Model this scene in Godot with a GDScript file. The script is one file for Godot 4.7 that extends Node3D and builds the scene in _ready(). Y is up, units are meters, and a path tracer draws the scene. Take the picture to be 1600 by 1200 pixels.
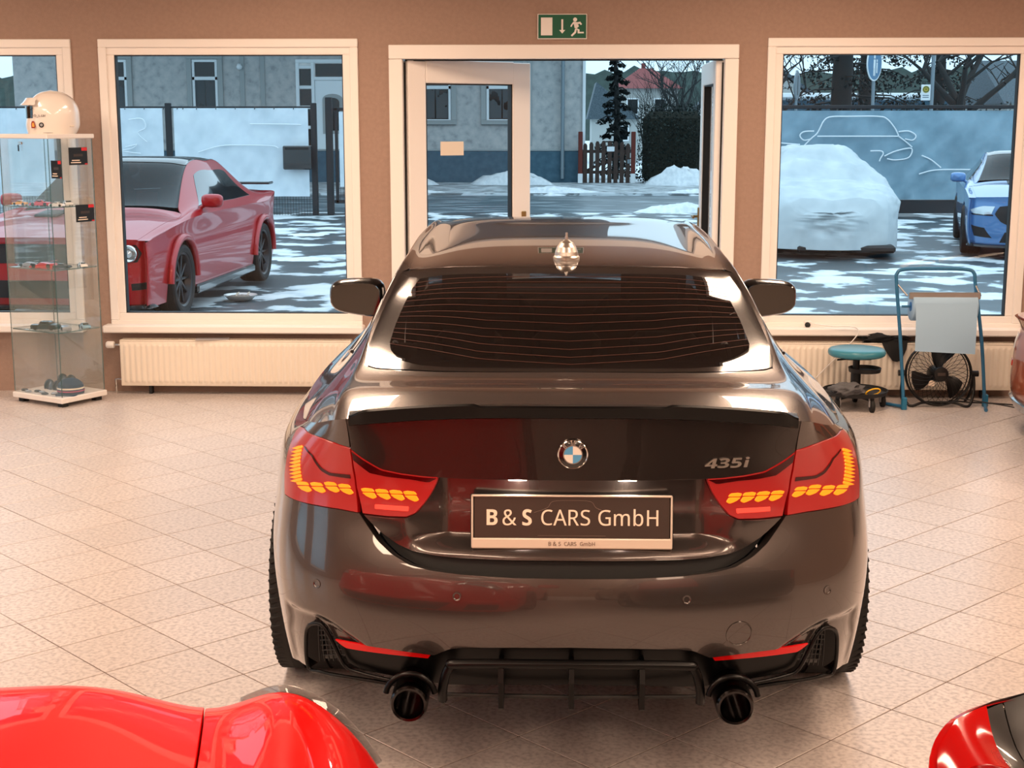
extends Node3D
# A car showroom in winter: a grey four-door coupe seen from behind, windows and an open door to a snowy street.
# World: x right, y up, z towards the viewer, metres. The window wall stands at z = -9.62.

const FOC := 2250.0            # focal length in pixels of the 1600 x 1200 frame
const CAM := Vector3(0, 1.823, 0)
var cam_fwd := Vector3.FORWARD
var cam_right := Vector3.RIGHT
var cam_up := Vector3.UP
var rng := RandomNumberGenerator.new()
var M := {}
var taken := {}
const WALL := -9.62

# ---------- pixel helpers (a pixel is only a direction; the distance comes from what the thing touches) ----------
func ray(px: float, py: float) -> Vector3:
	return cam_fwd + cam_right * ((px - 800.0) / FOC) - cam_up * ((py - 600.0) / FOC)
func on_z(px: float, py: float, z: float) -> Vector3:
	var d := ray(px, py)
	return CAM + d * ((z - CAM.z) / d.z)
func on_y(px: float, py: float, y: float) -> Vector3:
	var d := ray(px, py)
	return CAM + d * ((y - CAM.y) / d.y)
func to_px(p: Vector3) -> Vector2:
	var q := p - CAM
	var d := q.dot(cam_fwd)
	return Vector2(800.0 + FOC * q.dot(cam_right) / d, 600.0 - FOC * q.dot(cam_up) / d)

# ---------- mesh builder ----------
class MB:
	var v := PackedVector3Array()
	var n := PackedVector3Array()
	var uv := PackedVector2Array()
	var ix := PackedInt32Array()
	func add(p: Vector3, nn: Vector3, u := Vector2.ZERO) -> int:
		v.append(p); n.append(nn); uv.append(u)
		return v.size() - 1
	func t3(a: int, b: int, c: int) -> void:
		var f := (v[b] - v[a]).cross(v[c] - v[a])
		if f.dot(n[a] + n[b] + n[c]) > 0.0:
			ix.append(a); ix.append(c); ix.append(b)
		else:
			ix.append(a); ix.append(b); ix.append(c)
	func tri(a: Vector3, b: Vector3, c: Vector3, nn: Vector3) -> void:
		t3(add(a, nn), add(b, nn), add(c, nn))
	func quad(a: Vector3, b: Vector3, c: Vector3, d: Vector3, out := Vector3.ZERO) -> void:
		var nn := (b - a).cross(c - a)
		if nn.length() < 1e-12:
			nn = (c - a).cross(d - a)
		nn = nn.normalized()
		if out != Vector3.ZERO and nn.dot(out) < 0:
			nn = -nn
		var i := add(a, nn, Vector2(0, 0)); var j := add(b, nn, Vector2(1, 0)); var k := add(c, nn, Vector2(1, 1)); var l := add(d, nn, Vector2(0, 1))
		t3(i, j, k); t3(i, k, l)
	# smooth grid of points; normals point away from ref (or along dir when given)
	func grid(P: Array, ref: Vector3, closed := false, dir := Vector3.ZERO) -> void:
		var R := P.size()
		var Cn: int = P[0].size()
		var base := v.size()
		var N := []
		var s := 0.0
		for i in R:
			var row := PackedVector3Array()
			var pr: PackedVector3Array = P[i]
			var pa: PackedVector3Array = P[maxi(i - 1, 0)]
			var pb: PackedVector3Array = P[mini(i + 1, R - 1)]
			for j in Cn:
				var ja := j - 1; var jb := j + 1
				if closed:
					if ja < 0: ja = Cn - 2
					if jb > Cn - 1: jb = 1
				else:
					ja = maxi(ja, 0); jb = mini(jb, Cn - 1)
				var du := pr[jb] - pr[ja]
				var dv := pb[j] - pa[j]
				var nn := du.cross(dv)
				if nn.length_squared() < 1e-16:
					var i2 := i + 1 if i < R - 1 else i - 1
					nn = (P[i2][jb] - P[i2][ja]).cross(dv)
					if nn.length_squared() < 1e-18:
						var j2 := j + 1 if j < Cn - 1 else j - 1
						nn = du.cross(pb[j2] - pa[j2])
				nn = nn.normalized()
				row.append(nn)
				s += nn.dot(dir if dir != Vector3.ZERO else pr[j] - ref)
			N.append(row)
		var sg := 1.0 if s >= 0 else -1.0
		for i in R:
			for j in Cn:
				v.append(P[i][j]); n.append(N[i][j] * sg); uv.append(Vector2(float(j) / maxi(1, Cn - 1), float(i) / maxi(1, R - 1)))
		for i in R - 1:
			for j in Cn - 1:
				var a := base + i * Cn + j
				t3(a, a + 1, a + Cn + 1); t3(a, a + Cn + 1, a + Cn)
	func box(c: Vector3, s: Vector3, b := Basis.IDENTITY, bev := 0.0) -> void:
		var h := s * 0.5
		var e := minf(bev, minf(h.x, minf(h.y, h.z)) * 0.9)
		var ax := [b.x, b.y, b.z]
		var hh := [h.x, h.y, h.z]
		for k in 3:
			var k1 := (k + 1) % 3; var k2 := (k + 2) % 3
			for sg in [-1.0, 1.0]:
				var o: Vector3 = c + ax[k] * (hh[k] * sg)
				var u: Vector3 = ax[k1] * (hh[k1] - e); var w: Vector3 = ax[k2] * (hh[k2] - e)
				quad(o - u - w, o + u - w, o + u + w, o - u + w, ax[k] * sg)
		if e > 0:
			for k in 3:
				var k1 := (k + 1) % 3; var k2 := (k + 2) % 3
				var l: Vector3 = ax[k] * (hh[k] - e)
				for s1 in [-1.0, 1.0]:
					for s2 in [-1.0, 1.0]:
						var p1: Vector3 = c + ax[k1] * (hh[k1] * s1) + ax[k2] * ((hh[k2] - e) * s2)
						var p2: Vector3 = c + ax[k1] * ((hh[k1] - e) * s1) + ax[k2] * (hh[k2] * s2)
						quad(p1 - l, p1 + l, p2 + l, p2 - l, ax[k1] * s1 + ax[k2] * s2)
			for s0 in [-1.0, 1.0]:
				for s1 in [-1.0, 1.0]:
					for s2 in [-1.0, 1.0]:
						var d: Vector3 = (b.x * s0 + b.y * s1 + b.z * s2).normalized()
						tri(c + b.x * (h.x * s0) + b.y * ((h.y - e) * s1) + b.z * ((h.z - e) * s2), c + b.x * ((h.x - e) * s0) + b.y * (h.y * s1) + b.z * ((h.z - e) * s2), c + b.x * ((h.x - e) * s0) + b.y * ((h.y - e) * s1) + b.z * (h.z * s2), d)
	# tube through points, radius may be a list
	func tube(pts: Array, r, sides := 8, caps := true, loop := false) -> void:
		var P := []
		var m := pts.size()
		var prev := Vector3.ZERO
		for i in m + (1 if loop else 0):
			var p: Vector3 = pts[i % m]
			var a: Vector3 = pts[(i - 1 + m) % m] if loop else pts[maxi(i - 1, 0)]
			var bb: Vector3 = pts[(i + 1) % m] if loop else pts[mini(i + 1, m - 1)]
			var d := (bb - a).normalized()
			if prev == Vector3.ZERO:
				prev = Vector3.UP if absf(d.y) < 0.9 else Vector3.RIGHT
			var x := (prev - d * prev.dot(d)).normalized()
			prev = x
			var y := d.cross(x)
			var rr: float = r[mini(i, r.size() - 1)] if r is Array else r
			var row := PackedVector3Array()
			for k in sides + 1:
				var t := TAU * k / sides
				row.append(p + (x * cos(t) + y * sin(t)) * rr)
			P.append(row)
		var base := v.size()
		var W := sides + 1
		for i in P.size():
			var p: Vector3 = pts[i % m]
			for k in W:
				var q: Vector3 = P[i][k]
				add(q, (q - p).normalized(), Vector2(float(k) / sides, float(i)))
		for i in P.size() - 1:
			for k in sides:
				var a2 := base + i * W + k
				t3(a2, a2 + 1, a2 + W + 1); t3(a2, a2 + W + 1, a2 + W)
		if caps and not loop:
			for e in [0, m - 1]:
				var d2: Vector3 = (pts[0] - pts[1]).normalized() if e == 0 else (pts[m - 1] - pts[m - 2]).normalized()
				var c := add(pts[e], d2)
				var f := v.size()
				for k in sides:
					add(P[e][k], d2)
				for k in sides:
					t3(c, f + k, f + (k + 1) % sides)
	# profile of (radius, height) pairs turned about the axis xf.basis.y
	func lathe(prof: Array, segs: int, xf := Transform3D.IDENTITY, hard := true) -> void:
		for i in prof.size() - 1:
			var a: Vector2 = prof[i]; var b: Vector2 = prof[i + 1]
			var d := b - a
			if d.length() < 1e-7:
				continue
			var nn := Vector2(d.y, -d.x).normalized()
			var na := nn; var nb := nn
			if not hard:
				if i > 0:
					var d0: Vector2 = prof[i] - prof[i - 1]
					var n0 := Vector2(d0.y, -d0.x).normalized()
					if n0.dot(nn) > 0.5: na = (n0 + nn).normalized()
				if i < prof.size() - 2:
					var d1: Vector2 = prof[i + 2] - prof[i + 1]
					var n1 := Vector2(d1.y, -d1.x).normalized()
					if n1.dot(nn) > 0.5: nb = (n1 + nn).normalized()
			var base := v.size()
			for k in segs + 1:
				var t := TAU * k / segs
				var c := cos(t); var s := sin(t)
				add(xf * Vector3(a.x * c, a.y, a.x * s), (xf.basis * Vector3(na.x * c, na.y, na.x * s)).normalized(), Vector2(float(k) / segs, 0))
				add(xf * Vector3(b.x * c, b.y, b.x * s), (xf.basis * Vector3(nb.x * c, nb.y, nb.x * s)).normalized(), Vector2(float(k) / segs, 1))
			for k in segs:
				var i0 := base + k * 2
				t3(i0, i0 + 1, i0 + 3); t3(i0, i0 + 3, i0 + 2)
	# flat polygon (x, y) pushed along z by depth, placed by xf
	func prism(poly: PackedVector2Array, depth: float, xf := Transform3D.IDENTITY, bev := 0.0) -> void:
		var ids := Geometry2D.triangulate_polygon(poly)
		var z0 := -depth * 0.5; var z1 := depth * 0.5
		var top := poly
		if bev > 0:
			var off := Geometry2D.offset_polygon(poly, -bev)
			if off.size() == 1 and off[0].size() == poly.size():
				top = off[0]
		var fz := (xf.basis.z).normalized()
		var m := poly.size()
		for sgn in [1.0, -1.0]:
			var src := poly
			var base := v.size()
			for p in src:
				add(xf * Vector3(p.x, p.y, z1 if sgn > 0 else z0), fz * sgn, p)
			for i in range(0, ids.size(), 3):
				t3(base + ids[i], base + ids[i + 1], base + ids[i + 2])
		var cc := Geometry2D.is_polygon_clockwise(poly)
		for i in m:
			var a := poly[i]; var b := poly[(i + 1) % m]
			var d := (b - a).normalized()
			var o := Vector2(d.y, -d.x) * (-1.0 if cc else 1.0)
			quad(xf * Vector3(a.x, a.y, z0), xf * Vector3(b.x, b.y, z0), xf * Vector3(b.x, b.y, z1), xf * Vector3(a.x, a.y, z1), xf.basis * Vector3(o.x, o.y, 0))
	func mesh() -> ArrayMesh:
		var a := []
		a.resize(Mesh.ARRAY_MAX)
		a[Mesh.ARRAY_VERTEX] = v; a[Mesh.ARRAY_NORMAL] = n; a[Mesh.ARRAY_TEX_UV] = uv; a[Mesh.ARRAY_INDEX] = ix
		var m := ArrayMesh.new()
		m.add_surface_from_arrays(Mesh.PRIMITIVE_TRIANGLES, a)
		return m

# ---------- nodes ----------
func numbered(called: String) -> String:
	if not taken.has(called):
		taken[called] = 0
		return called
	taken[called] += 1
	return "%s_%03d" % [called, taken[called]]
func tag(o: Node, label: String, category: String, group := "", kind := "") -> Node:
	if label: o.set_meta("label", label)
	if category: o.set_meta("category", category)
	if group: o.set_meta("group", group)
	if kind: o.set_meta("kind", kind)
	return o
func thing(called: String, label: String, category: String, at := Vector3.ZERO, turn := 0.0, group := "") -> Node3D:
	var o := Node3D.new()
	o.name = numbered(called)
	add_child(o)
	o.position = at
	o.rotation.y = turn
	tag(o, label, category, group)
	return o
func obj(called: String, mb, m: Material, parent: Node = null, label := "") -> MeshInstance3D:
	var o := MeshInstance3D.new()
	o.mesh = mb.mesh() if mb is MB else mb
	o.material_override = m
	o.name = numbered(called) if parent == null else called
	(parent if parent else self).add_child(o, true)
	if label: o.set_meta("label", label)
	return o
func struct(called: String, mb, m: Material, label: String, category := "") -> MeshInstance3D:
	var o := obj(called, mb, m)
	tag(o, label, category if category else called.split("_")[0], "", "structure")
	return o
func bx(c: Vector3, s: Vector3, bev := 0.0, b := Basis.IDENTITY) -> MB:
	var m := MB.new()
	m.box(c, s, b, bev)
	return m
func tb(pts: Array, r, sides := 8) -> MB:
	var m := MB.new()
	m.tube(pts, r, sides)
	return m
func lt(prof: Array, segs := 24, xf := Transform3D.IDENTITY, hard := false) -> MB:
	var m := MB.new()
	m.lathe(prof, segs, xf, hard)
	return m
func pz(poly: Array, depth: float, xf := Transform3D.IDENTITY) -> MB:
	var m := MB.new()
	m.prism(PackedVector2Array(poly), depth, xf)
	return m
func V2(a: Array) -> Array:
	var o := []
	for i in range(0, a.size(), 2):
		o.append(Vector2(a[i], a[i + 1]))
	return o
func ease01(x: float) -> float:
	x = clampf(x, 0, 1)
	return x * x * (3 - 2 * x)
func facing(dir: Vector3, upv := Vector3.UP) -> Basis:      # z axis along dir
	var z := dir.normalized()
	var x := upv.cross(z).normalized()
	return Basis(x, z.cross(x), z)
func smooth(pts: Array, per := 6, loop := false) -> Array:   # Catmull-Rom through the points
	var out := []
	var m := pts.size()
	for i in (m if loop else m - 1):
		var a = pts[(i - 1 + m) % m] if loop else pts[maxi(i - 1, 0)]
		var b = pts[i]
		var c = pts[(i + 1) % m]
		var d = pts[(i + 2) % m] if loop else pts[mini(i + 2, m - 1)]
		for k in per:
			var t := float(k) / per
			out.append(b.cubic_interpolate(c, a, d, t))
	if not loop: out.append(pts[m - 1])
	return out
var fonts := {}
func lettering(text: String, height: float, depth := 0.001, bold := false, serif := false) -> TextMesh:
	var key := str(bold) + str(serif)
	if not fonts.has(key):
		var f := SystemFont.new()
		f.font_names = PackedStringArray(["Droid Serif" if serif else "Droid Sans"])
		f.font_weight = 700 if bold else 400
		fonts[key] = f
	var t := TextMesh.new()
	t.font = fonts[key]
	t.text = text
	t.font_size = 64
	t.pixel_size = height / 46.0        # height of a capital letter
	t.depth = depth
	t.curve_step = 2.0
	return t
func text_on(called: String, text: String, height: float, m: Material, parent: Node, xf: Transform3D, depth := 0.001, bold := false, label := "") -> MeshInstance3D:
	var o := obj(called, lettering(text, height, depth, bold), m, parent, label)
	o.transform = xf
	return o

# ---------- materials ----------
func mat(c: Color, rough := 0.6, metal := 0.0) -> StandardMaterial3D:
	var m := StandardMaterial3D.new()
	m.albedo_color = c
	m.roughness = rough
	m.metallic = metal
	return m
func paint(c: Color, metal := 0.5, rough := 0.38) -> StandardMaterial3D:
	var m := mat(c, rough, metal)
	m.clearcoat_enabled = true
	m.clearcoat = 1.0
	m.clearcoat_roughness = 0.02
	return m
func glow(c: Color, e: float, base := Color(0.8, 0.8, 0.8)) -> StandardMaterial3D:
	var m := mat(base, 0.4)
	m.emission_enabled = true
	m.emission = c
	m.emission_energy_multiplier = e
	return m
func pane(alpha := 0.04, c := Color(0.85, 0.93, 0.95)) -> StandardMaterial3D:
	var m := mat(Color(c.r, c.g, c.b, alpha), 0.01)
	m.transparency = BaseMaterial3D.TRANSPARENCY_ALPHA
	return m
func noise_tex(freq: float, ramp: Array, size := 512, octaves := 4, kind := FastNoiseLite.TYPE_SIMPLEX_SMOOTH, sd := 1, normal := false, bump := 4.0, warp := 0.0) -> NoiseTexture2D:
	var f := FastNoiseLite.new()
	f.seed = sd
	f.frequency = freq
	f.noise_type = kind
	f.fractal_octaves = octaves
	if warp > 0:
		f.domain_warp_enabled = true
		f.domain_warp_amplitude = warp
		f.domain_warp_frequency = freq
	var t := NoiseTexture2D.new()
	t.width = size
	t.height = size
	t.seamless = true
	t.noise = f
	if normal:
		t.as_normal_map = true
		t.bump_strength = bump
	elif ramp.size() > 0:
		var g := Gradient.new()
		var offs := PackedFloat32Array()
		var cols := PackedColorArray()
		for i in range(0, ramp.size(), 2):
			offs.append(ramp[i]); cols.append(ramp[i + 1])
		g.offsets = offs
		g.colors = cols
		t.color_ramp = g
	return t
func textured(m: StandardMaterial3D, t: Texture2D, scale: Vector3, world := true, nrm: Texture2D = null, nscale := 0.5) -> StandardMaterial3D:
	m.albedo_texture = t
	m.uv1_triplanar = true
	m.uv1_world_triplanar = world
	m.uv1_scale = scale
	if nrm:
		m.normal_enabled = true
		m.normal_texture = nrm
		m.normal_scale = nscale
	return m

# ---------- smooth surfaces through a net of points ----------
class Net:
	var c := []           # B-spline control points, rows of PackedVector3Array
	var R := 0
	var K := 0
	var off := 3          # mirrored columns before the middle line
	var seeds := {}
	static func fit(d: PackedVector3Array) -> PackedVector3Array:
		var m := d.size()
		var x := d.duplicate()
		if m > 2:
			var cp := PackedFloat32Array(); cp.resize(m)
			var dp := PackedVector3Array(); dp.resize(m)
			dp[0] = d[0]
			for i in range(1, m - 1):
				var rhs := d[i] * 6.0
				if i == m - 2: rhs -= d[m - 1]
				var den := 4.0 - cp[i - 1]
				cp[i] = 1.0 / den
				dp[i] = (rhs - dp[i - 1]) / den
			for i in range(m - 2, 0, -1):
				x[i] = dp[i] - (x[i + 1] * cp[i] if i < m - 2 else Vector3.ZERO)
		var o := PackedVector3Array()
		o.append(x[0] * 2.0 - x[1])
		o.append_array(x)
		o.append(x[m - 1] * 2.0 - x[m - 2])
		return o
	func _init(rows: Array, mirror := true) -> void:
		var full := []
		off = 3 if mirror else 0
		for r in rows:
			var row := PackedVector3Array()
			if mirror:
				for k in [3, 2, 1]:
					row.append(Vector3(-r[k].x, r[k].y, r[k].z))
			for p in r: row.append(p)
			full.append(fit(row))
		R = rows.size()
		K = full[0].size()
		var cols := []
		for j in K:
			var col := PackedVector3Array()
			for i in R: col.append(full[i][j])
			cols.append(fit(col))
		for i in R + 2:
			var row := PackedVector3Array()
			for j in K: row.append(cols[j][i])
			c.append(row)
	static func w4(t: float) -> Array:
		var s := 1.0 - t
		return [s * s * s / 6.0, (3.0 * t * t * t - 6.0 * t * t + 4.0) / 6.0, (-3.0 * t * t * t + 3.0 * t * t + 3.0 * t + 1.0) / 6.0, t * t * t / 6.0]
	func at(u: float, v: float) -> Vector3:
		var uu := u + off
		var i := clampi(int(floor(v)), 0, R - 2)
		var j := clampi(int(floor(uu)), 0, K - 4)
		var wv := w4(v - i)
		var wu := w4(uu - j)
		var s := Vector3.ZERO
		for a in 4:
			var row: PackedVector3Array = c[i + a]
			s += (row[j] * wu[0] + row[j + 1] * wu[1] + row[j + 2] * wu[2] + row[j + 3] * wu[3]) * wv[a]
		return s

# find (u, v) of the net seen at a pixel; side -1 looks at the mirrored left half; only faces turned to the viewer count
func hit(net: Net, xf: Transform3D, px: float, py: float, side := -1.0, lim := Vector2(99, 99)) -> Vector2:
	var um := minf(net.K - 3 - net.off, lim.x)
	var vm := minf(net.R - 1, lim.y)
	var want := Vector2(px, py)
	var key := "%s %s %s" % [side, um, vm]
	if not net.seeds.has(key):
		var list := []
		for i in 31:
			for j in 31:
				var q := Vector2(um * i / 30.0, vm * j / 30.0)
				var p := net.at(q.x, q.y)
				var nn := (net.at(q.x + .02, q.y) - net.at(q.x - .02, q.y)).cross(net.at(q.x, minf(q.y + .02, vm)) - net.at(q.x, maxf(q.y - .02, 0)))
				if nn.dot(p - Vector3(0, 0.6, clampf(p.z, -3.4, -1.2))) < 0: nn = -nn
				var w := xf * Vector3(p.x * side, p.y, p.z)
				var wn := xf.basis * Vector3(nn.x * side, nn.y, nn.z)
				if wn.dot(CAM - w) > 0: list.append([q, to_px(w), w.distance_to(CAM)])
		net.seeds[key] = list
	var best := Vector2.ZERO
	var bd := 1e18
	for s in net.seeds[key]:
		var d: float = (s[1] - want).length_squared() * (1.0 + .15 * s[2])
		if d < bd:
			bd = d; best = s[0]
	var f := func(q: Vector2) -> Vector2:
		var p := net.at(q.x, q.y)
		return to_px(xf * Vector3(p.x * side, p.y, p.z)) - want
	for it in 16:
		var r: Vector2 = f.call(best)
		var a: Vector2 = (f.call(best + Vector2(0.01, 0)) - r) / 0.01
		var b: Vector2 = (f.call(best + Vector2(0, 0.01)) - r) / 0.01
		var det := a.x * b.y - a.y * b.x
		if absf(det) < 1e-6: break
		var du := (-r.x * b.y + r.y * b.x) / det
		var dv := (-a.x * r.y + a.y * r.x) / det
		var st := Vector2(clampf(du, -0.25, 0.25), clampf(dv, -0.25, 0.25))
		var nq := Vector2(clampf(best.x + st.x, 0, um), clampf(best.y + st.y, 0, vm))
		if f.call(nq).length_squared() >= r.length_squared():
			nq = best.lerp(nq, 0.4)
			if f.call(nq).length_squared() >= r.length_squared(): break
		best = nq
	return best
func hits(net: Net, xf: Transform3D, a: Array, side := -1.0, lim := Vector2(99, 99)) -> Array:
	var o := []
	for i in range(0, a.size(), 2):
		o.append(hit(net, xf, a[i], a[i + 1], side, lim))
	return o
# find (u, v) on the flank of a net from length position z and height y
func flank(net: Net, z: float, y: float, u0 := 8.0, v0 := 3.0) -> Vector2:
	var q := Vector2(u0, v0)
	for it in 30:
		var p := net.at(q.x, q.y)
		var r := Vector2(p.z - z, p.y - y)
		var pa := net.at(q.x + 0.01, q.y); var pb := net.at(q.x, q.y + 0.01)
		var a := Vector2(pa.z - p.z, pa.y - p.y) / 0.01
		var b := Vector2(pb.z - p.z, pb.y - p.y) / 0.01
		var det := a.x * b.y - a.y * b.x
		if absf(det) < 1e-9: break
		q += Vector2(clampf((-r.x * b.y + r.y * b.x) / det, -1, 1), clampf((-a.x * r.y + a.y * r.x) / det, -0.5, 0.5))
		q.x = clampf(q.x, 0, net.K - 3 - net.off)
		q.y = clampf(q.y, 0, net.R - 1)
	return q
func flanks(net: Net, a: Array, u0 := 8.0) -> Array:
	var o := []
	for i in range(0, a.size(), 2):
		o.append(flank(net, a[i], a[i + 1], u0))
	return o
# find (u, v) on the end of a net from x and y
func end_xy(net: Net, x: float, y: float, u0 := 1.0, v0 := 3.0) -> Vector2:
	var q := Vector2(u0, v0)
	for it in 30:
		var p := net.at(q.x, q.y)
		var pa := net.at(q.x + 0.01, q.y); var pb := net.at(q.x, q.y + 0.01)
		var r := Vector2(p.x - x, p.y - y)
		var a := Vector2(pa.x - p.x, pa.y - p.y) / 0.01
		var b := Vector2(pb.x - p.x, pb.y - p.y) / 0.01
		var det := a.x * b.y - a.y * b.x
		if absf(det) < 1e-9: break
		q += Vector2(clampf((-r.x * b.y + r.y * b.x) / det, -0.7, 0.7), clampf((-a.x * r.y + a.y * r.x) / det, -0.5, 0.5))
		q.x = clampf(q.x, 0, net.K - 3 - net.off)
		q.y = clampf(q.y, 0, net.R - 1)
	return q
func end_xys(net: Net, a: Array, u0 := 1.0) -> Array:
	var o := []
	for i in range(0, a.size(), 2):
		o.append(end_xy(net, a[i], a[i + 1], u0))
	return o

func resample(net: Net, ch: Array, m: int) -> PackedVector2Array:
	if ch.size() == m + 1 and m > 12:
		return PackedVector2Array(ch)
	var acc := [0.0]
	for i in range(1, ch.size()):
		acc.append(acc[i - 1] + maxf(1e-6, net.at(ch[i].x, ch[i].y).distance_to(net.at(ch[i - 1].x, ch[i - 1].y))))
	var o := PackedVector2Array()
	var k := 0
	for i in m + 1:
		var t: float = acc[-1] * i / m
		while k < ch.size() - 2 and acc[k + 1] < t: k += 1
		o.append(ch[k].lerp(ch[k + 1], clampf((t - acc[k]) / (acc[k + 1] - acc[k]), 0, 1)))
	return o
# A panel on a net between four edges (bottom a-b, right b-c, top d-c, left a-d), on the right half (sides "r"), the left ("l") or both ("rl").
# lift: metres along the outward normal; skirt: depth of the turned-in edges, edges: which edges get one; dent: pushes a point by name
func panel(mb: MB, net: Net, bottom: Array, right: Array, top: Array, left: Array, nu: int, nv: int, lift := 0.0, skirt := 0.012, edges := "brtl", sides := "rl", dent := "", hint := Vector3.ZERO) -> void:
	var b := resample(net, bottom, nu); var t := resample(net, top, nu)
	var l := resample(net, left, nv); var r := resample(net, right, nv)
	var P := []
	var N := []
	var mid := Vector3.ZERO
	for i in nv + 1:
		var y := float(i) / nv
		var row := PackedVector3Array()
		var nrow := PackedVector3Array()
		for j in nu + 1:
			var x := float(j) / nu
			var q := b[j] * (1 - y) + t[j] * y + l[i] * (1 - x) + r[i] * x - (b[0] * ((1 - x) * (1 - y)) + b[nu] * (x * (1 - y)) + t[0] * ((1 - x) * y) + t[nu] * (x * y))
			var e := 0.02
			var p := net.at(q.x, q.y)
			var pu := net.at(q.x + e, q.y) ; var pu2 := net.at(q.x - e, q.y)
			var pv := net.at(q.x, minf(q.y + e, net.R - 1)); var pv2 := net.at(q.x, maxf(q.y - e, 0))
			if dent:
				p = push(dent, p); pu = push(dent, pu); pu2 = push(dent, pu2); pv = push(dent, pv); pv2 = push(dent, pv2)
			var nn := (pu - pu2).cross(pv - pv2).normalized()
			var away := hint if hint != Vector3.ZERO else p - Vector3(0, 0.6, clampf(p.z, -3.4, -1.2))
			if nn.dot(away) < 0: nn = -nn
			row.append(p + nn * lift)
			nrow.append(nn)
			mid += p
		P.append(row); N.append(nrow)
	mid /= float((nu + 1) * (nv + 1))
	for sd in sides:
		var s := 1.0 if sd == "r" else -1.0
		var fl := Vector3(s, 1, 1)
		var base := mb.v.size()
		for i in nv + 1:
			for j in nu + 1:
				mb.add(P[i][j] * fl, N[i][j] * fl, Vector2(float(j) / nu, float(i) / nv))
		var W := nu + 1
		for i in nv:
			for j in nu:
				var a := base + i * W + j
				mb.t3(a, a + 1, a + W + 1); mb.t3(a, a + W + 1, a + W)
		if skirt > 0:
			for ed in edges:
				var A := []; var B := []; var I := []
				match ed:
					"b":
						for j in W: A.append(P[0][j]); B.append(N[0][j]); I.append(P[1][j])
					"t":
						for j in W: A.append(P[nv][j]); B.append(N[nv][j]); I.append(P[nv - 1][j])
					"l":
						for i in nv + 1: A.append(P[i][0]); B.append(N[i][0]); I.append(P[i][1])
					"r":
						for i in nv + 1: A.append(P[i][nu]); B.append(N[i][nu]); I.append(P[i][nu - 1])
				var rows := [PackedVector3Array(), PackedVector3Array(), PackedVector3Array()]
				for k in A.size():
					var outd: Vector3 = (A[k] - I[k]).normalized() * 0.0015
					rows[0].append(A[k] * fl)
					rows[1].append((A[k] + outd - B[k] * 0.002) * fl)
					rows[2].append((A[k] + outd - B[k] * skirt) * fl)
				mb.grid(rows, mid * fl)

# a bead (tube) laid on a net along a chain of (u, v)
func bead(mb: MB, net: Net, ch: Array, r: float, lift := 0.0, m := 40, sides := "rl", ns := 6, dent := "") -> void:
	var q := resample(net, ch, m)
	for sd in sides:
		var s := 1.0 if sd == "r" else -1.0
		var pts := []
		for k in q:
			var p := net.at(k.x, k.y)
			if dent: p = push(dent, p)
			var nn := (net.at(k.x + 0.02, k.y) - net.at(k.x - 0.02, k.y)).cross(net.at(k.x, k.y + 0.02) - net.at(k.x, k.y - 0.02)).normalized()
			if nn.dot(p - Vector3(0, 0.6, clampf(p.z, -3.4, -1.2))) < 0: nn = -nn
			p += nn * lift
			pts.append(Vector3(p.x * s, p.y, p.z))
		mb.tube(pts, r, ns)

func push(kind: String, p: Vector3) -> Vector3:
	var xx := absf(p.x)
	match kind:
		"recess":      # the tailgate lies deeper than the bumper below it; hollow for the number plate
			var a := 0.028 * ease01((0.80 - p.y) / 0.13) * ease01((0.66 - xx) / 0.10)
			var d := 0.05 * ease01((0.46 - xx) / 0.14) * ease01((p.y - 0.685) / 0.05)
			var e := 0.012 * exp(-pow((xx - 0.50) / 0.07, 2)) * ease01((p.y - 0.70) / 0.1)
			return p + Vector3(0, 0, -a - d + e)
		"crease":      # pressed ledge round the side intakes
			var yc := 0.505 - 0.16 * ease01((0.72 - xx) / 0.34)
			var f := 0.016 * ease01((yc - p.y) / 0.03) * ease01((xx - 0.36) / 0.12) * ease01((0.805 - xx) / 0.02)
			return p + Vector3(-signf(p.x) * f * 0.25, 0, -f)
	return p

func _ready() -> void:
	rng.seed = 7
	# ----- camera, sky, lamps, exposure -----
	var cam := Camera3D.new()
	cam.name = "camera"
	add_child(cam)
	cam.position = CAM
	cam.rotation = Vector3(deg_to_rad(-10.35), deg_to_rad(1.69), 0)
	cam.fov = rad_to_deg(2.0 * atan(600.0 / FOC))
	cam.far = 600.0
	cam.current = true
	cam_fwd = -cam.basis.z; cam_right = cam.basis.x; cam_up = cam.basis.y
	var env := Environment.new()
	env.background_mode = Environment.BG_SKY
	var sky := Sky.new()
	var sm := ProceduralSkyMaterial.new()
	sm.sky_top_color = Color(.80, .925, 1.0)
	sm.sky_horizon_color = Color(.625, .755, .825)
	sm.ground_bottom_color = Color(.45, .6, .68)
	sm.ground_horizon_color = Color(.6, .75, .82)
	sm.sky_energy_multiplier = 1.0
	sky.sky_material = sm
	env.sky = sky
	env.background_energy_multiplier = SKY_E
	env.tonemap_mode = Environment.TONE_MAPPER_LINEAR
	env.tonemap_exposure = 1.0
	env.sdfgi_enabled = true
	env.ssao_enabled = true
	env.ssil_enabled = true
	var we := WorldEnvironment.new()
	we.name = "environment"
	we.environment = env
	add_child(we)
	make_materials()
	build_lamps()
	build_room()
	build_coupe()
	build_rest()

const SKY_E := 2.1
const LAMP_C := Color(1.0, .86, .74)
const LAMP_E := 5.4
const CEIL := 3.0

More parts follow.
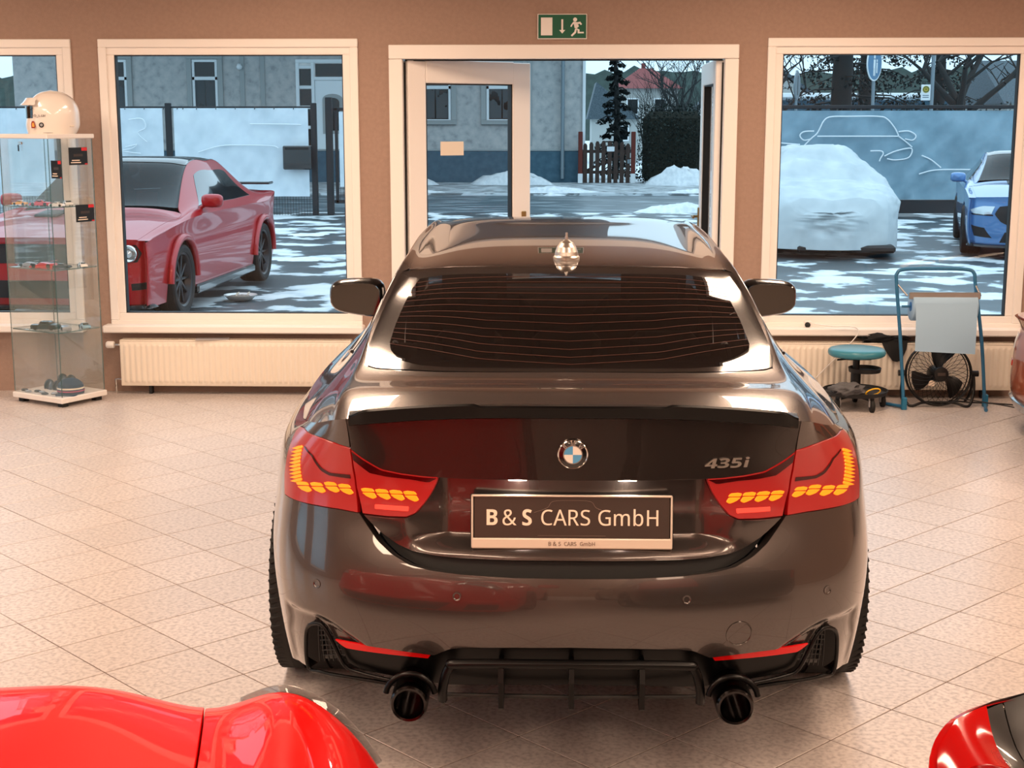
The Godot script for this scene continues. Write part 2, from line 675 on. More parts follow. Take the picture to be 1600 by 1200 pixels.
func build_lamps() -> void:
	# square ceiling panels in two double rows; each is a glowing sheet with an area light of the same size just below it
	for x in LAMP_X:
		for z in LAMP_Z:
			var o := thing("ceiling_light", "flat oblong ceiling light panel glowing warm white over the cars", "light", Vector3(x, CEIL - .012, z), 0, "oblong ceiling light panels")
			obj("frame", bx(Vector3(0, 0, 0), Vector3(.64, .022, 1.24), .004), M.pvc, o)
			obj("light_diffuser", bx(Vector3(0, -.012, 0), Vector3(.58, .004, 1.18)), M.lamp_panel, o)
			var l := AreaLight3D.new()
			l.name = "panel_light"
			o.add_child(l, true)
			l.position = Vector3(0, -.018, 0)
			l.rotation.x = -PI / 2
			l.area_size = Vector2(.58, 1.18)
			l.light_color = LAMP_C
			l.light_energy = LAMP_E
			l.area_range = 30
			l.shadow_enabled = true
const LAMP_X := [-4.4, -1.55, 1.55, 4.4]
const LAMP_Z := [-7.80, -5.2, -2.6, 0.0, 2.6, 5.2]

func make_materials() -> void:
	M.lamp_panel = glow(LAMP_C, 3.0)
	M.lamp_white = glow(Color(1, .95, .88), 6.0)
	M.coupe_paint = paint(Color(.325, .295, .285), .72, .25)
	M.coupe_paint.albedo_texture = null
	M.gloss_black = paint(Color(.025, .025, .028), 0.0, .25)
	M.plastic = mat(Color(.045, .045, .05), .55)
	M.glass_black = paint(Color(.015, .017, .02), 0.0, .1)
	M.tint_glass = pane(.86, Color(.01, .012, .015))
	M.car_glass = pane(.25, Color(.05, .08, .09))
	M.copper_line = mat(Color(.36, .20, .15), .6)
	M.chrome = mat(Color(.86, .84, .82), .12, 1.0)
	M.mirror = mat(Color(.34, .33, .32), .03, 1.0)
	M.satin = mat(Color(.80, .77, .74), .34, 1.0)
	M.black_chrome = mat(Color(.24, .23, .23), .18, 1.0)
	M.lens_red = glow(Color(1.0, .02, .02), .07, Color(.58, .012, .018))
	M.lens_red.roughness = .12
	M.lens_red.clearcoat_enabled = true
	M.lens_dark = mat(Color(.22, .005, .015), .1)
	M.lens_pale = glow(Color(1.0, .25, .2), .35, Color(.9, .3, .25))
	M.scale_glow = glow(Color(1.0, .50, .05), 1.1, Color(.9, .5, .1))
	M.reflector_red = mat(Color(.80, .03, .04), .2)
	M.reflector_red.roughness = .2
	M.badge_white = mat(Color(.9, .88, .84), .25)
	M.badge_blue = mat(Color(.35, .62, .80), .25)
	M.plate_brown = mat(Color(.235, .19, .17), .35)
	M.plate_frame = mat(Color(.82, .76, .70), .35)
	M.letter_cream = mat(Color(.93, .85, .77), .45)
	M.letter_brown = mat(Color(.45, .38, .34), .5)
	M.tyre = mat(Color(.05, .048, .046), .75)
	M.rim = mat(Color(.20, .20, .21), .3, .8)
	M.cloth_dark = mat(Color(.05, .05, .055), .8)
	M.pvc = mat(Color(.93, .91, .89), .35)
	M.ceil = mat(Color(.50, .44, .40), .9)
	M.wall = textured(mat(Color(1, 1, 1), .85), noise_tex(.05, [0.0, Color(.60, .50, .445), 1.0, Color(.64, .535, .475)], 256), Vector3(2, 2, 2), true, noise_tex(.25, [], 256, 3, FastNoiseLite.TYPE_SIMPLEX_SMOOTH, 3, true, 2.0), .25)
	M.window_glass = pane(.0, Color(.02, .03, .03))
	M.window_glass.metallic_specular = .28
	M.grey_metal = mat(Color(.62, .61, .60), .35, .8)
	M.brass = mat(Color(.62, .50, .32), .35, .7)
	M.paper = mat(Color(.90, .85, .78), .8)
	M.paper_grey = mat(Color(.68, .67, .68), .7)
	M.sign_white = mat(Color(.92, .90, .88), .5)
	M.sign_green = mat(Color(.0, .34, .24), .45)
	M.radiator = mat(Color(.90, .86, .80), .35)
	M.cabinet_white = mat(Color(.90, .88, .86), .4)
	M.shelf_glass = pane(.06, Color(.6, .75, .75))
	M.glass_edge = pane(.55, Color(.25, .42, .42))
	M.toy_red = paint(Color(.75, .05, .06), 0.0, .3)
	M.toy_white = paint(Color(.88, .87, .85), 0.0, .3)
	M.toy_yellow = paint(Color(.88, .62, .10), 0.0, .3)
	M.toy_silver = paint(Color(.62, .64, .66), .3, .3)
	M.toy_dark = paint(Color(.16, .17, .18), .2, .3)
	M.toy_green = paint(Color(.03, .15, .12), .1, .3)
	M.toy_blue = paint(Color(.45, .62, .70), .1, .3)
	M.card_black = mat(Color(.04, .045, .05), .5)
	M.card_red = mat(Color(.78, .12, .14), .5)
	M.cap_blue = mat(Color(.05, .20, .32), .9)
	M.cap_pink = mat(Color(.75, .30, .45), .9)
	M.helmet_white = paint(Color(.90, .87, .84), 0.0, .3)
	M.badge_red = mat(Color(.55, .10, .05), .5)
	M.teal = mat(Color(.20, .48, .55), .35)
	M.rag_grey = mat(Color(.36, .36, .37), .95)
	M.yellow = mat(Color(.88, .68, .12), .6)
	M.fan_black = mat(Color(.035, .035, .04), .4, .3)
	M.stand_blue = mat(Color(.16, .40, .55), .3)
	M.stand_teal = mat(Color(.10, .42, .56), .4)
	M.roll_blue = mat(Color(.58, .70, .80), .85)
	M.core_blue = mat(Color(.10, .38, .65), .5)
	M.bright_red = paint(Color(.83, .008, .006), 0.0, .4)
	M.bright_red.metallic_specular = .15
	M.bright_red.clearcoat = .5
	M.navy_paint = paint(Color(.035, .045, .055), .2, .3)
	M.bronze_paint = paint(Color(.60, .27, .13), .35, .35)
	M.lamp_cover = pane(.35, Color(.12, .09, .09))
	M.lens_deep = mat(Color(.62, .012, .015), .1)
	M.red_paint = paint(Color(.66, .02, .06), .15, .35)
	M.red_paint.clearcoat = .6
	M.blue_paint = paint(Color(.30, .48, .68), .35, .35)
	M.screen_glass = pane(.82, Color(.02, .03, .035))
	M.screen_glass.metallic_specular = .4
	M.satin_black = mat(Color(.018, .018, .02), .3)
	M.satin_black.metallic_specular = .35
	M.lamp_clear = mat(Color(.80, .84, .86), .1, .3)
	M.cover_cloth = textured(mat(Color(1, 1, 1), .9), noise_tex(.02, [0.0, Color(.66, .70, .72), 1.0, Color(.78, .81, .82)], 256), Vector3(.5, .5, .5))
	var yt := noise_tex(.012, [0.0, Color(.13, .17, .19), .40, Color(.20, .24, .26), .52, Color(.26, .30, .32), .565, Color(.74, .78, .80), .70, Color(.86, .88, .89), 1.0, Color(.9, .91, .92)], 1024, 6, FastNoiseLite.TYPE_SIMPLEX_SMOOTH, 17, false, 4, 20.0)
	M.yard = textured(mat(Color(1, 1, 1), .45), yt, Vector3(.075, .075, .075))
	M.road = textured(mat(Color(1, 1, 1), .4), noise_tex(.02, [0.0, Color(.22, .28, .31), .62, Color(.27, .33, .36), .70, Color(.5, .55, .58), 1.0, Color(.7, .74, .76)], 512, 5, FastNoiseLite.TYPE_SIMPLEX_SMOOTH, 23), Vector3(.06, .3, .25))
	M.pavement = textured(mat(Color(1, 1, 1), .8), noise_tex(.02, [0.0, Color(.34, .36, .37), .42, Color(.46, .48, .49), .50, Color(.75, .78, .8), 1.0, Color(.88, .9, .91)], 512, 5, FastNoiseLite.TYPE_SIMPLEX_SMOOTH, 29), Vector3(.12, .3, .3))
	M.snow_field = mat(Color(.82, .85, .87), .9)
	M.snow = textured(mat(Color(1, 1, 1), .9), noise_tex(.03, [0.0, Color(.76, .79, .81), 1.0, Color(.93, .94, .95)], 256), Vector3(.8, .8, .8))
	M.fence_dark = mat(Color(.07, .09, .11), .6)
	M.tarp_pale = textured(mat(Color(1, 1, 1), .7), noise_tex(.02, [0.0, Color(.74, .79, .82), .5, Color(.79, .83, .86), 1.0, Color(.83, .87, .89)], 256), Vector3(.4, .4, .4))
	M.tarp_blue = textured(mat(Color(1, 1, 1), .65), noise_tex(.02, [0.0, Color(.42, .54, .60), 1.0, Color(.52, .63, .69)], 256), Vector3(.4, .4, .4))
	M.print_white = mat(Color(.84, .87, .89), .8)
	M.render_grey = textured(mat(Color(1, 1, 1), .95), noise_tex(.014, [0.0, Color(.55, .56, .56), .35, Color(.655, .66, .66), .6, Color(.69, .69, .685), 1.0, Color(.74, .73, .715)], 1024, 6, FastNoiseLite.TYPE_SIMPLEX_SMOOTH, 37, false, 4, 25.0), Vector3(.22, .22, .22))
	M.plinth_blue = textured(mat(Color(1, 1, 1), .9), noise_tex(.03, [0.0, Color(.22, .33, .39), 1.0, Color(.29, .40, .46)], 256), Vector3(.5, .5, .5))
	M.house_trim = mat(Color(.60, .62, .62), .9)
	M.house_white = mat(Color(.86, .88, .89), .6)
	M.house_cream = mat(Color(.66, .67, .66), .9)
	M.dark_pane = mat(Color(.05, .07, .08), .08)
	M.curtain = mat(Color(.30, .32, .33), .9)
	M.roof_dark = textured(mat(Color(1, 1, 1), .8), noise_tex(.08, [0.0, Color(.20, .25, .28), 1.0, Color(.32, .37, .40)], 256), Vector3(.5, .5, .5))
	M.roof_red = textured(mat(Color(1, 1, 1), .8), noise_tex(.08, [0.0, Color(.42, .19, .19), 1.0, Color(.52, .27, .26)], 256), Vector3(.6, .6, .6))
	M.zinc = mat(Color(.48, .53, .56), .45, .4)
	M.wood_red = mat(Color(.38, .15, .11), .8)
	M.wood_brown = textured(mat(Color(1, 1, 1), .85), noise_tex(.05, [0.0, Color(.19, .14, .12), 1.0, Color(.28, .21, .18)], 256), Vector3(2, .3, 2))
	M.forest = textured(mat(Color(1, 1, 1), 1.0), noise_tex(.06, [0.0, Color(.13, .18, .17), 1.0, Color(.22, .28, .26)], 256), Vector3(.06, .06, .06))
	M.bark = mat(Color(.16, .17, .17), .95)
	M.needles = mat(Color(.06, .11, .11), .9)
	M.hedge_leaf = mat(Color(.10, .15, .13), .85)
	M.hedge_dark = mat(Color(.15, .15, .12), 1.0)
	M.sign_blue = mat(Color(.30, .47, .60), .5)
	M.sign_yellow = mat(Color(.75, .62, .12), .5)
	M.sand = mat(Color(.55, .50, .46), 1.0)
	M.gasket = mat(Color(.06, .07, .08), .6)
	M.grout = mat(Color(.30, .205, .15), .95)
	var tn := noise_tex(.5, [], 512, 4, FastNoiseLite.TYPE_SIMPLEX_SMOOTH, 8, true, 2.0)
	for k in 3:
		var t := noise_tex(.045, [0.0, Color(.62, .585, .575), .40, Color(.755, .72, .705), .60, Color(.80, .765, .745), 1.0, Color(.845, .81, .79)], 512, 5, FastNoiseLite.TYPE_SIMPLEX_SMOOTH, 11 + k, false, 4, 14.0)
		M["tile%d" % k] = textured(mat(Color(1, 1, 1).darkened(.015 * k), .30), t, Vector3(1.9, 1.9, 1.9), false, tn, .035)
		M["tile%d" % k].uv1_offset = Vector3(.13 * k, .3 * k, .21 * k)

func build_room() -> void:
	var W: Material = M.wall
	# --- window wall: piers and lintel round the openings (inner face at z = WALL)
	var T := .30
	var zc := WALL - T * .5
	var wl := MB.new()
	var XL := -7.2; var XR := 6.6; var top := 2.352
	var seg := [[XL, -4.95], [-3.185, -3.004], [-1.292, -1.09], [1.19, 1.375], [3.105, XR]]
	for s in seg: wl.box(Vector3((s[0] + s[1]) * .5, CEIL * .5, zc), Vector3(s[1] - s[0], CEIL, T))
	for s in [[-4.95, -3.185], [-3.004, -1.292], [1.375, 3.105]]:
		wl.box(Vector3((s[0] + s[1]) * .5, .22, zc), Vector3(s[1] - s[0], .44, T))
		wl.box(Vector3((s[0] + s[1]) * .5, (top + CEIL) * .5, zc), Vector3(s[1] - s[0], CEIL - top, T))
	wl.box(Vector3(.05, (2.312 + CEIL) * .5, zc), Vector3(2.28, CEIL - 2.312, T))
	struct("wall_front", wl, W, "warm taupe plastered wall with windows and a double door", "wall")
	struct("wall_right", bx(Vector3(XR + .1, CEIL * .5, -1.5), Vector3(.2, CEIL, 16.84)), W, "plain taupe side wall of the showroom", "wall")
	var sl := MB.new()
	var zs := [-9.92, -8.8, -6.6, -5.6, -3.4, -2.4, -.2, 6.9]
	for k in range(0, 8, 2): sl.box(Vector3(XL - .1, CEIL * .5, (zs[k] + zs[k + 1]) * .5), Vector3(.2, CEIL, zs[k + 1] - zs[k]))
	for k in [1, 3, 5]:
		var zm: float = (zs[k] + zs[k + 1]) * .5
		sl.box(Vector3(XL - .1, .22, zm), Vector3(.2, .44, 2.2))
		sl.box(Vector3(XL - .1, (top + CEIL) * .5, zm), Vector3(.2, CEIL - top, 2.2))
	struct("wall_left", sl, W, "taupe side wall with three large windows left of the cars", "wall")
	struct("wall_back", bx(Vector3(-.3, CEIL * .5, 6.8), Vector3(14.2, CEIL, .2)), W, "plain taupe wall behind the viewer", "wall")
	struct("ceiling", bx(Vector3(-.3, CEIL + .1, -1.5), Vector3(14.2, .2, 16.9)), M.ceil, "plain pale ceiling over the showroom", "ceiling")
	# --- floor: grout bed and tiles laid diagonally
	var fl := struct("floor", bx(Vector3(-.3, -.051, -1.42), Vector3(13.9, .1, 16.5)), M.grout, "pale speckled square tiles laid diagonally with brown joints", "floor")
	var s := .33
	var th := .78540
	var e1 := Vector2(cos(th), sin(th)) * s; var e2 := Vector2(sin(th), -cos(th)) * s
	var o2 := TILE_O
	var list := []
	var bas := Basis(Vector3.UP, -th)
	for i in range(-70, 71):
		for j in range(-70, 71):
			var q := o2 + e1 * (i + .5) + e2 * (j + .5)
			if q.x < XL - .1 or q.x > XR + .1 or q.y < WALL - .22 or q.y > 6.8: continue
			var p := Vector3(q.x, 0, q.y)
			var big := 0.0
			if q.y < -2.2:
				var px := to_px(p)
				if px.x > -40 and px.x < 1640 and px.y < 1235:
					big = 1.0 / (p - CAM).length_squared()
			list.append([big, p, (i * 7 + j * 13 + i * j) % 3])
	list.sort_custom(func(a, b): return a[0] > b[0] if a[0] != b[0] else (a[1].z < b[1].z if a[1].z != b[1].z else a[1].x < b[1].x))
	var tm := MB.new()
	tm.box(Vector3(0, -.0045, 0), Vector3(s - .0042, .009, s - .0042), Basis.IDENTITY, .0012)
	var tmesh := tm.mesh()
	var field := MB.new()
	for k in list.size():
		var t: Array = list[k]
		if k < 300 and t[0] > 0:
			var o := obj("tile", tmesh, M["tile%d" % absi(t[2])], fl)
			o.transform = Transform3D(bas * Basis(Vector3.UP, PI / 2 * (k % 4)), t[1] + Vector3(0, .0015, 0))
		else:
			field.box(t[1] + Vector3(0, -.003, 0), Vector3(s - .0042, .009, s - .0042), bas)
	var fo := obj("tile_field", field, M.tile1, fl)
	fo.set_meta("kind", "stuff")
const TILE_O := Vector2(-2.200, -5.706)
func build_rest() -> void:
	build_windows()
	build_interior()
	build_autos()
	build_outside()

# ---------- the grey coupe ----------
func v3rows(a: Array) -> Array:
	var o := []
	for r in a:
		var row := []
		for i in range(0, r.size(), 3):
			row.append(Vector3(r[i], r[i + 1], r[i + 2]))
		o.append(row)
	return o
func tyre_wheel(parent: Node3D, at: Vector3, R: float, w: float, out: float, tyre_m: Material, rim_m: Material, spokes := 10, rim_r := 0.245, lugs := true) -> void:
	var wh := Node3D.new()
	wh.name = "wheel"
	parent.add_child(wh, true)
	wh.position = at
	var ax := Transform3D(Basis(Vector3(0, 0, 1), Vector3(out, 0, 0), Vector3(0, out, 0)), Vector3.ZERO)   # axle along y of the lathe
	ax.basis = Basis(Vector3(0, 0, 1), Vector3(out, 0, 0), Vector3(0, 1, 0) * out)
	var h := w * 0.5
	var tyre := MB.new()
	tyre.lathe([Vector2(rim_r, -h * 0.8), Vector2(rim_r + 0.01, -h * 0.93), Vector2(R * 0.88, -h * 1.0), Vector2(R * 0.95, -h * 0.95), Vector2(R * 0.985, -h * 0.82), Vector2(R, -h * 0.6), Vector2(R, -h * 0.36), Vector2(R - 0.007, -h * 0.35), Vector2(R - 0.007, -h * 0.27), Vector2(R, -h * 0.26), Vector2(R, h * 0.26), Vector2(R - 0.007, h * 0.27), Vector2(R - 0.007, h * 0.35), Vector2(R, h * 0.36), Vector2(R, h * 0.6), Vector2(R * 0.985, h * 0.82), Vector2(R * 0.95, h * 0.95), Vector2(R * 0.88, h), Vector2(rim_r + 0.01, h * 0.93), Vector2(rim_r, h * 0.8)], 56, ax)
	obj("tyre", tyre, tyre_m, wh)
	if lugs:
		var tr := MB.new()
		for k in 64:
			var t := TAU * k / 64
			for s in [-1.0, 1.0]:
				var b: Basis = ax.basis * Basis(Vector3.UP, -t) * Basis(Vector3.RIGHT, 0.35 * s)
				var p: Vector3 = ax.basis * Vector3((R - 0.0135) * cos(t), h * 0.72 * s, (R - 0.0135) * sin(t))
				tr.box(p, Vector3(0.022, h * 0.5, 0.019), b.orthonormalized(), 0.003)
		obj("tread", tr, tyre_m, wh)
	var rim := MB.new()
	rim.lathe([Vector2(rim_r, -h * 0.85), Vector2(rim_r - 0.02, -h * 0.8), Vector2(rim_r - 0.03, h * 0.4), Vector2(rim_r - 0.012, h * 0.82), Vector2(rim_r + 0.006, h * 0.9)], 40, ax)
	rim.lathe([Vector2(0.0, h * 0.6), Vector2(0.05, h * 0.6), Vector2(0.065, h * 0.5), Vector2(0.065, h * 0.2)], 24, ax)
	obj("rim", rim, rim_m, wh)
	for k in spokes:
		var t := TAU * k / spokes
		var b: Basis = (ax.basis * Basis(Vector3.UP, -t)).orthonormalized()
		var p: Vector3 = ax.basis * Vector3((rim_r * 0.55) * cos(t), h * 0.55, (rim_r * 0.55) * sin(t))
		obj("spoke", bx(p, Vector3(rim_r * 0.95, 0.022, 0.026), 0.006, b), rim_m, wh)

func build_coupe() -> void:
	var car := thing("car", "dark grey four-door coupe with black boot lip and glowing red tail lights", "car", Vector3(0.051, 0, -3.62), 0.006)
	var xf := car.transform
	var U := v3rows([
		[0, 1.082, -.045, .2, 1.081, -.05, .42, 1.068, -.075, .598, 1.046, -.11, .65, 1.03, -.165, .70, 1.006, -.25, .745, .985, -.37, .785, .962, -.52],
		[0, 1.104, -.26, .2, 1.103, -.265, .42, 1.096, -.285, .612, 1.078, -.34, .662, 1.06, -.40, .715, 1.028, -.48, .765, .993, -.59, .815, .953, -.72],
		[0, 1.118, -.50, .2, 1.117, -.505, .42, 1.112, -.54, .606, 1.098, -.62, .655, 1.083, -.68, .715, 1.04, -.78, .775, .995, -.88, .847, .945, -1.0],
		[0, 1.233, -.90, .2, 1.232, -.905, .42, 1.222, -.93, .60, 1.194, -.975, .632, 1.180, -1.0, .702, 1.08, -1.10, .785, .992, -1.20, .870, .935, -1.32],
		[0, 1.326, -1.31, .2, 1.325, -1.31, .42, 1.318, -1.32, .567, 1.302, -1.345, .602, 1.288, -1.36, .69, 1.13, -1.48, .80, .98, -1.58, .886, .922, -1.7],
		[0, 1.372, -1.82, .2, 1.371, -1.82, .42, 1.363, -1.825, .556, 1.347, -1.83, .594, 1.331, -1.84, .695, 1.145, -1.95, .815, .965, -2.03, .895, .907, -2.1],
		[0, 1.407, -2.36, .2, 1.406, -2.36, .42, 1.397, -2.36, .550, 1.379, -2.37, .59, 1.357, -2.38, .70, 1.145, -2.52, .822, .952, -2.54, .896, .895, -2.55],
		[0, 1.360, -2.96, .2, 1.359, -2.97, .4, 1.350, -3.0, .53, 1.330, -3.05, .575, 1.307, -3.06, .70, 1.12, -3.1, .825, .94, -3.1, .894, .885, -3.1],
		[0, 1.03, -3.78, .2, 1.025, -3.77, .42, 1.01, -3.72, .62, .97, -3.63, .70, .95, -3.6, .77, .93, -3.6, .83, .905, -3.6, .887, .86, -3.6],
		[0, .90, -4.15, .2, .898, -4.15, .42, .888, -4.14, .6, .87, -4.12, .68, .855, -4.1, .75, .84, -4.1, .81, .83, -4.1, .86, .82, -4.1],
		[0, .735, -4.56, .2, .737, -4.55, .36, .74, -4.53, .5, .748, -4.5, .6, .755, -4.46, .66, .76, -4.43, .70, .765, -4.40, .74, .775, -4.36]])
	var up := Net.new(U)
	var px := [0, .2, .405, .59, .72, .80, .853, .89, .908, .922, .918, .905, .90, .90, .90, .905, .87, .70, .38, 0]
	var pz_ := [0, -.008, -.035, -.08, -.15, -.255, -.42, -.62, -.8, -1.05, -1.35, -1.7, -2.1, -2.55, -3.1, -3.6, -4.1, -4.45, -4.57, -4.61]
	var lv := [[.15, .945, -.12, .10], [.30, .982, -.055, .03], [.45, 1.003, -.010, 0.0], [.60, 1.012, 0.0, 0.0], [.75, .998, -.044, .05], [.88, .972, -.060, .12]]
	var L := []
	for k in lv:
		var row := []
		for j in 20:
			var zz: float = pz_[j]
			if j < 8: zz += k[2] * (1.0 - pow(j / 8.0, 2.0) * 0.75)
			elif j > 15: zz += k[3]
			row.append(Vector3(px[j] * k[1], k[0], zz))
		L.append(row)
	var topr := []
	for j in 8: topr.append(U[0][j])
	for r in range(1, 10): topr.append(U[r][7])
	topr.append(U[10][6]); topr.append(U[10][2]); topr.append(U[10][0])
	L.append(topr)
	var low := Net.new(L)
	var P: Material = M.coupe_paint
	var blk: Material = M.gloss_black
	# --- tailgate
	var us := hit(up, xf, 541, 657)
	var g_bot := hits(up, xf, [890, 581, 760, 581, 680, 580, 620, 577, 588, 575, 576, 571], -1, Vector2(5, 6))
	var g_side := hits(up, xf, [576, 571, 573, 558, 577, 540, 592, 500, 612, 456, 627, 425], -1, Vector2(5, 6))
	var g_top := hits(up, xf, [886, 416, 760, 417, 690, 419, 650, 421, 627, 425], -1, Vector2(5, 6))
	g_bot[0].x = 0; g_top[0].x = 0
	var shut := hits(up, xf, [541, 657, 540, 632, 541, 613, 548, 600, 562, 586, 576, 573], -1, Vector2(5, 6))
	shut[0].y = 0
	var gate := MB.new()
	panel(gate, up, [Vector2(0, 0), Vector2(1, 0), Vector2(2, 0), shut[0]], shut, g_bot, [Vector2(0, 0), g_bot[0]], 40, 24, 0, .01, "rt")
	var line_in := hits(low, xf, [549, 703, 570, 718, 596, 733, 627, 739.5, 661, 744, 686, 745.5], -1, Vector2(7, 6))
	var shut2 := hits(low, xf, [549, 703, 546, 682, 543, 664], -1, Vector2(7, 6))
	shut2[2].y = 6
	var mid_u := hit(low, xf, 893, 750, -1, Vector2(7, 6))
	var over := [Vector2(0, mid_u.y)] + hits(low, xf, [840, 750, 780, 749, 730, 747.5, 690, 746], -1, Vector2(7, 6))
	var rev := line_in.duplicate(); rev.reverse()
	panel(gate, low, over + rev, shut2, [Vector2(0, 6), Vector2(1, 6), Vector2(2, 6), shut2[2]], [over[0], Vector2(0, 6)], 48, 18, 0, .05, "b")
	panel(gate, low, over + rev, shut2, [Vector2(0, 6), Vector2(1, 6), Vector2(2, 6), shut2[2]], [over[0], Vector2(0, 6)], 48, 18, 0, .012, "r")
	var hb := [Vector2(0, hit(low, xf, 893, 881, -1, Vector2(7, 6)).y)] + hits(low, xf, [800, 880, 720, 877, 680, 873, 645, 866, 620, 854, 600, 838, 583, 820, 569, 804], -1, Vector2(7, 6))
	var lg_low := hits(low, xf, [569, 804, 605, 808.5, 636, 809.5, 652, 803, 665, 788.5, 678, 769, 688, 747], -1, Vector2(7, 6))
	panel(gate, low, hb, lg_low, over, [hb[0], over[0]], 60, 44, 0, .03, "br", "rl", "recess")
	obj("tailgate", gate, P, car)
	# --- bumper
	var LM := Vector2(9.5, 6)
	var bt := [Vector2(0, hit(low, xf, 893, 905, -1, LM).y)] + hits(low, xf, [800, 903.5, 720, 898, 672, 891.5, 640, 883, 612, 866, 590, 845, 574, 822, 561, 802], -1, LM)
	var bt2 := hits(low, xf, [561, 802, 531, 796.5, 497, 791, 466, 783], -1, LM)
	var bt3 := hits(low, xf, [466, 783, 446, 773.5], -1, LM) + flanks(low, [-.70, .79], 7.5)
	var bb := [Vector2(0, hit(low, xf, 893, 1012, -1, LM).y)] + hits(low, xf, [800, 1012, 725, 1012, 703, 1014, 690, 1019, 678, 1024, 600, 1013, 540, 1003.5, 521, 1000], -1, LM)
	var bb2 := hits(low, xf, [521, 1000, 508, 980, 500, 973.5, 488, 972, 478, 977], -1, LM)
	var seam := hits(low, xf, [478, 977, 474, 940, 470, 860, 466, 783], -1, LM)
	var inner_seam := hits(low, xf, [521, 1000, 535, 940, 552, 860, 561, 802], -1, LM)
	var bump := MB.new()
	panel(bump, low, bb, inner_seam, bt, [bb[0], bt[0]], 60, 50, 0, .05, "bt", "rl", "crease")
	panel(bump, low, bb2, seam, bt2, inner_seam, 34, 50, 0, .014, "bt", "rl", "crease")
	var blade_b := hits(low, xf, [480, 1046, 470, 1040], -1, LM) + flanks(low, [-.70, .25], 7.5)
	var blade_l := hits(low, xf, [480, 1046, 474, 1020, 471, 995, 478, 977], -1, LM) + seam.slice(1)
	var arch := flanks(low, [-.70, .25, -.69, .35, -.711, .45, -.75, .53, -.735, .66, -.70, .79], 7.5)
	panel(bump, low, blade_b, arch, bt3, blade_l, 16, 60, 0, .03, "brt", "rl", "crease")
	var bumper := obj("rear_bumper", bump, P, car)
	var dark_in := MB.new()      # black ledge behind the bumper's top edge
	panel(dark_in, low, bt, [bt[-1], Vector2(bt[-1].x, bt[-1].y + .5)], [Vector2(0, bt[0].y + .6), Vector2(2, bt[0].y + .6), Vector2(bt[-1].x, bt[-1].y + .5)], [bt[0], Vector2(0, bt[0].y + .6)], 40, 8, -.075, 0, "", "rl")
	obj("bumper_ledge", dark_in, M.plastic, car)
	# --- quarter panels and flanks
	var body := MB.new()
	var lt_top := hits(low, xf, [546, 699, 523, 691, 503, 683.5, 475, 667, 470, 665.5], -1, LM)
	var uq := hit(low, xf, 468, 652, -1, LM).x
	var ql := hits(low, xf, [546, 699, 544, 682, 542, 664], -1, LM); ql[2].y = 6
	panel(body, low, lt_top, [lt_top[-1], Vector2(uq, 6)], [ql[2], Vector2((ql[2].x + uq) * .5, 6), Vector2(uq, 6)], ql, 24, 12, 0, .012, "bl")
	var lt_out := hits(low, xf, [445, 773, 444.5, 744, 447.5, 720, 455, 692, 462.5, 672.5, 470, 665.5], -1, LM) + [Vector2(uq, 6)]
	var q_r := flank(low, -.70, .79, 7.5)
	var q_t := Vector2(7.9, 6)
	panel(body, low, [lt_out[0], q_r], [q_r, q_t], [Vector2(uq, 6), q_t], lt_out, 12, 30, 0, .012, "bl")
	var bc := []; var tc := []
	for j in 161:
		var z := -.70 - j * (3.5 / 160.0)
		var y := .2
		for zc in [-1.05, -3.86]:
			if absf(z - zc) < .362: y = maxf(y, .33 + sqrt(.362 * .362 - (z - zc) * (z - zc)))
		if z > -.75: y = maxf(y, .80 - (-.70 - z) * 3.0)
		bc.append(flank(low, z, y, 8, 3))
		tc.append(Vector2(clampf(flank(low, z, .75, 8, 4).x - 0.1 * (1.0 - j / 160.0), 0, 19), 6))
	tc[0] = q_t
	panel(body, low, bc, [bc[160], tc[160]], tc, [bc[0], tc[0]], 160, 26, 0, .03, "b")
	# roof rails, pillars and shoulders
	var seam_r := hits(up, xf, [639, 420, 646, 404, 655, 382, 664, 360], -1, Vector2(5, 8))
	var lc := shut + g_side.slice(1) + seam_r + [Vector2(3.7, 6.6), Vector2(3.7, 7.0), Vector2(4, 8)]
	panel(body, up, [shut[0], Vector2(7, 0)], [Vector2(7, 0), Vector2(7, 8)], [Vector2(4, 8), Vector2(7, 8)], lc, 30, 130, 0, .008, "l")
	obj("body_side", body, P, car)
	var roof := MB.new()
	var r_bot := hits(up, xf, [886, 414.5, 760, 415.5, 690, 417.5, 650, 419.5, 640, 420], -1, Vector2(5, 6))
	r_bot[0].x = 0
	panel(roof, up, r_bot, [r_bot[-1]] + seam_r.slice(1) + [Vector2(3.66, 6.6), Vector2(3.66, 7)], [Vector2(0, 7), Vector2(3.66, 7)], [r_bot[0], Vector2(0, 7)], 24, 40, 0.0, .008, "brt")
	obj("roof", roof, P, car)
	var hood := MB.new()
	panel(hood, up, [Vector2(0, 8), Vector2(7, 8)], [Vector2(7, 8), Vector2(7, 10)], [Vector2(0, 10), Vector2(7, 10)], [Vector2(0, 8), Vector2(0, 10)], 20, 16, 0, 0, "")
	panel(hood, low, [Vector2(16.3, 0), Vector2(19, 0)], [Vector2(19, 0), Vector2(19, 6)], [Vector2(16.3, 6), Vector2(19, 6)], [Vector2(16.3, 0), Vector2(16.3, 6)], 14, 14, 0, 0, "", "rl", "", Vector3(0.3, 0.2, -1))
	obj("bonnet", hood, P, car)
	var ws := MB.new()
	panel(ws, up, [Vector2(0, 7.03), Vector2(3.66, 7.03)], [Vector2(3.66, 7.03), Vector2(3.97, 7.97)], [Vector2(0, 7.97), Vector2(3.97, 7.97)], [Vector2(0, 7.03), Vector2(0, 7.97)], 16, 12, 0, 0, "")
	obj("windscreen", ws, M.car_glass, car)
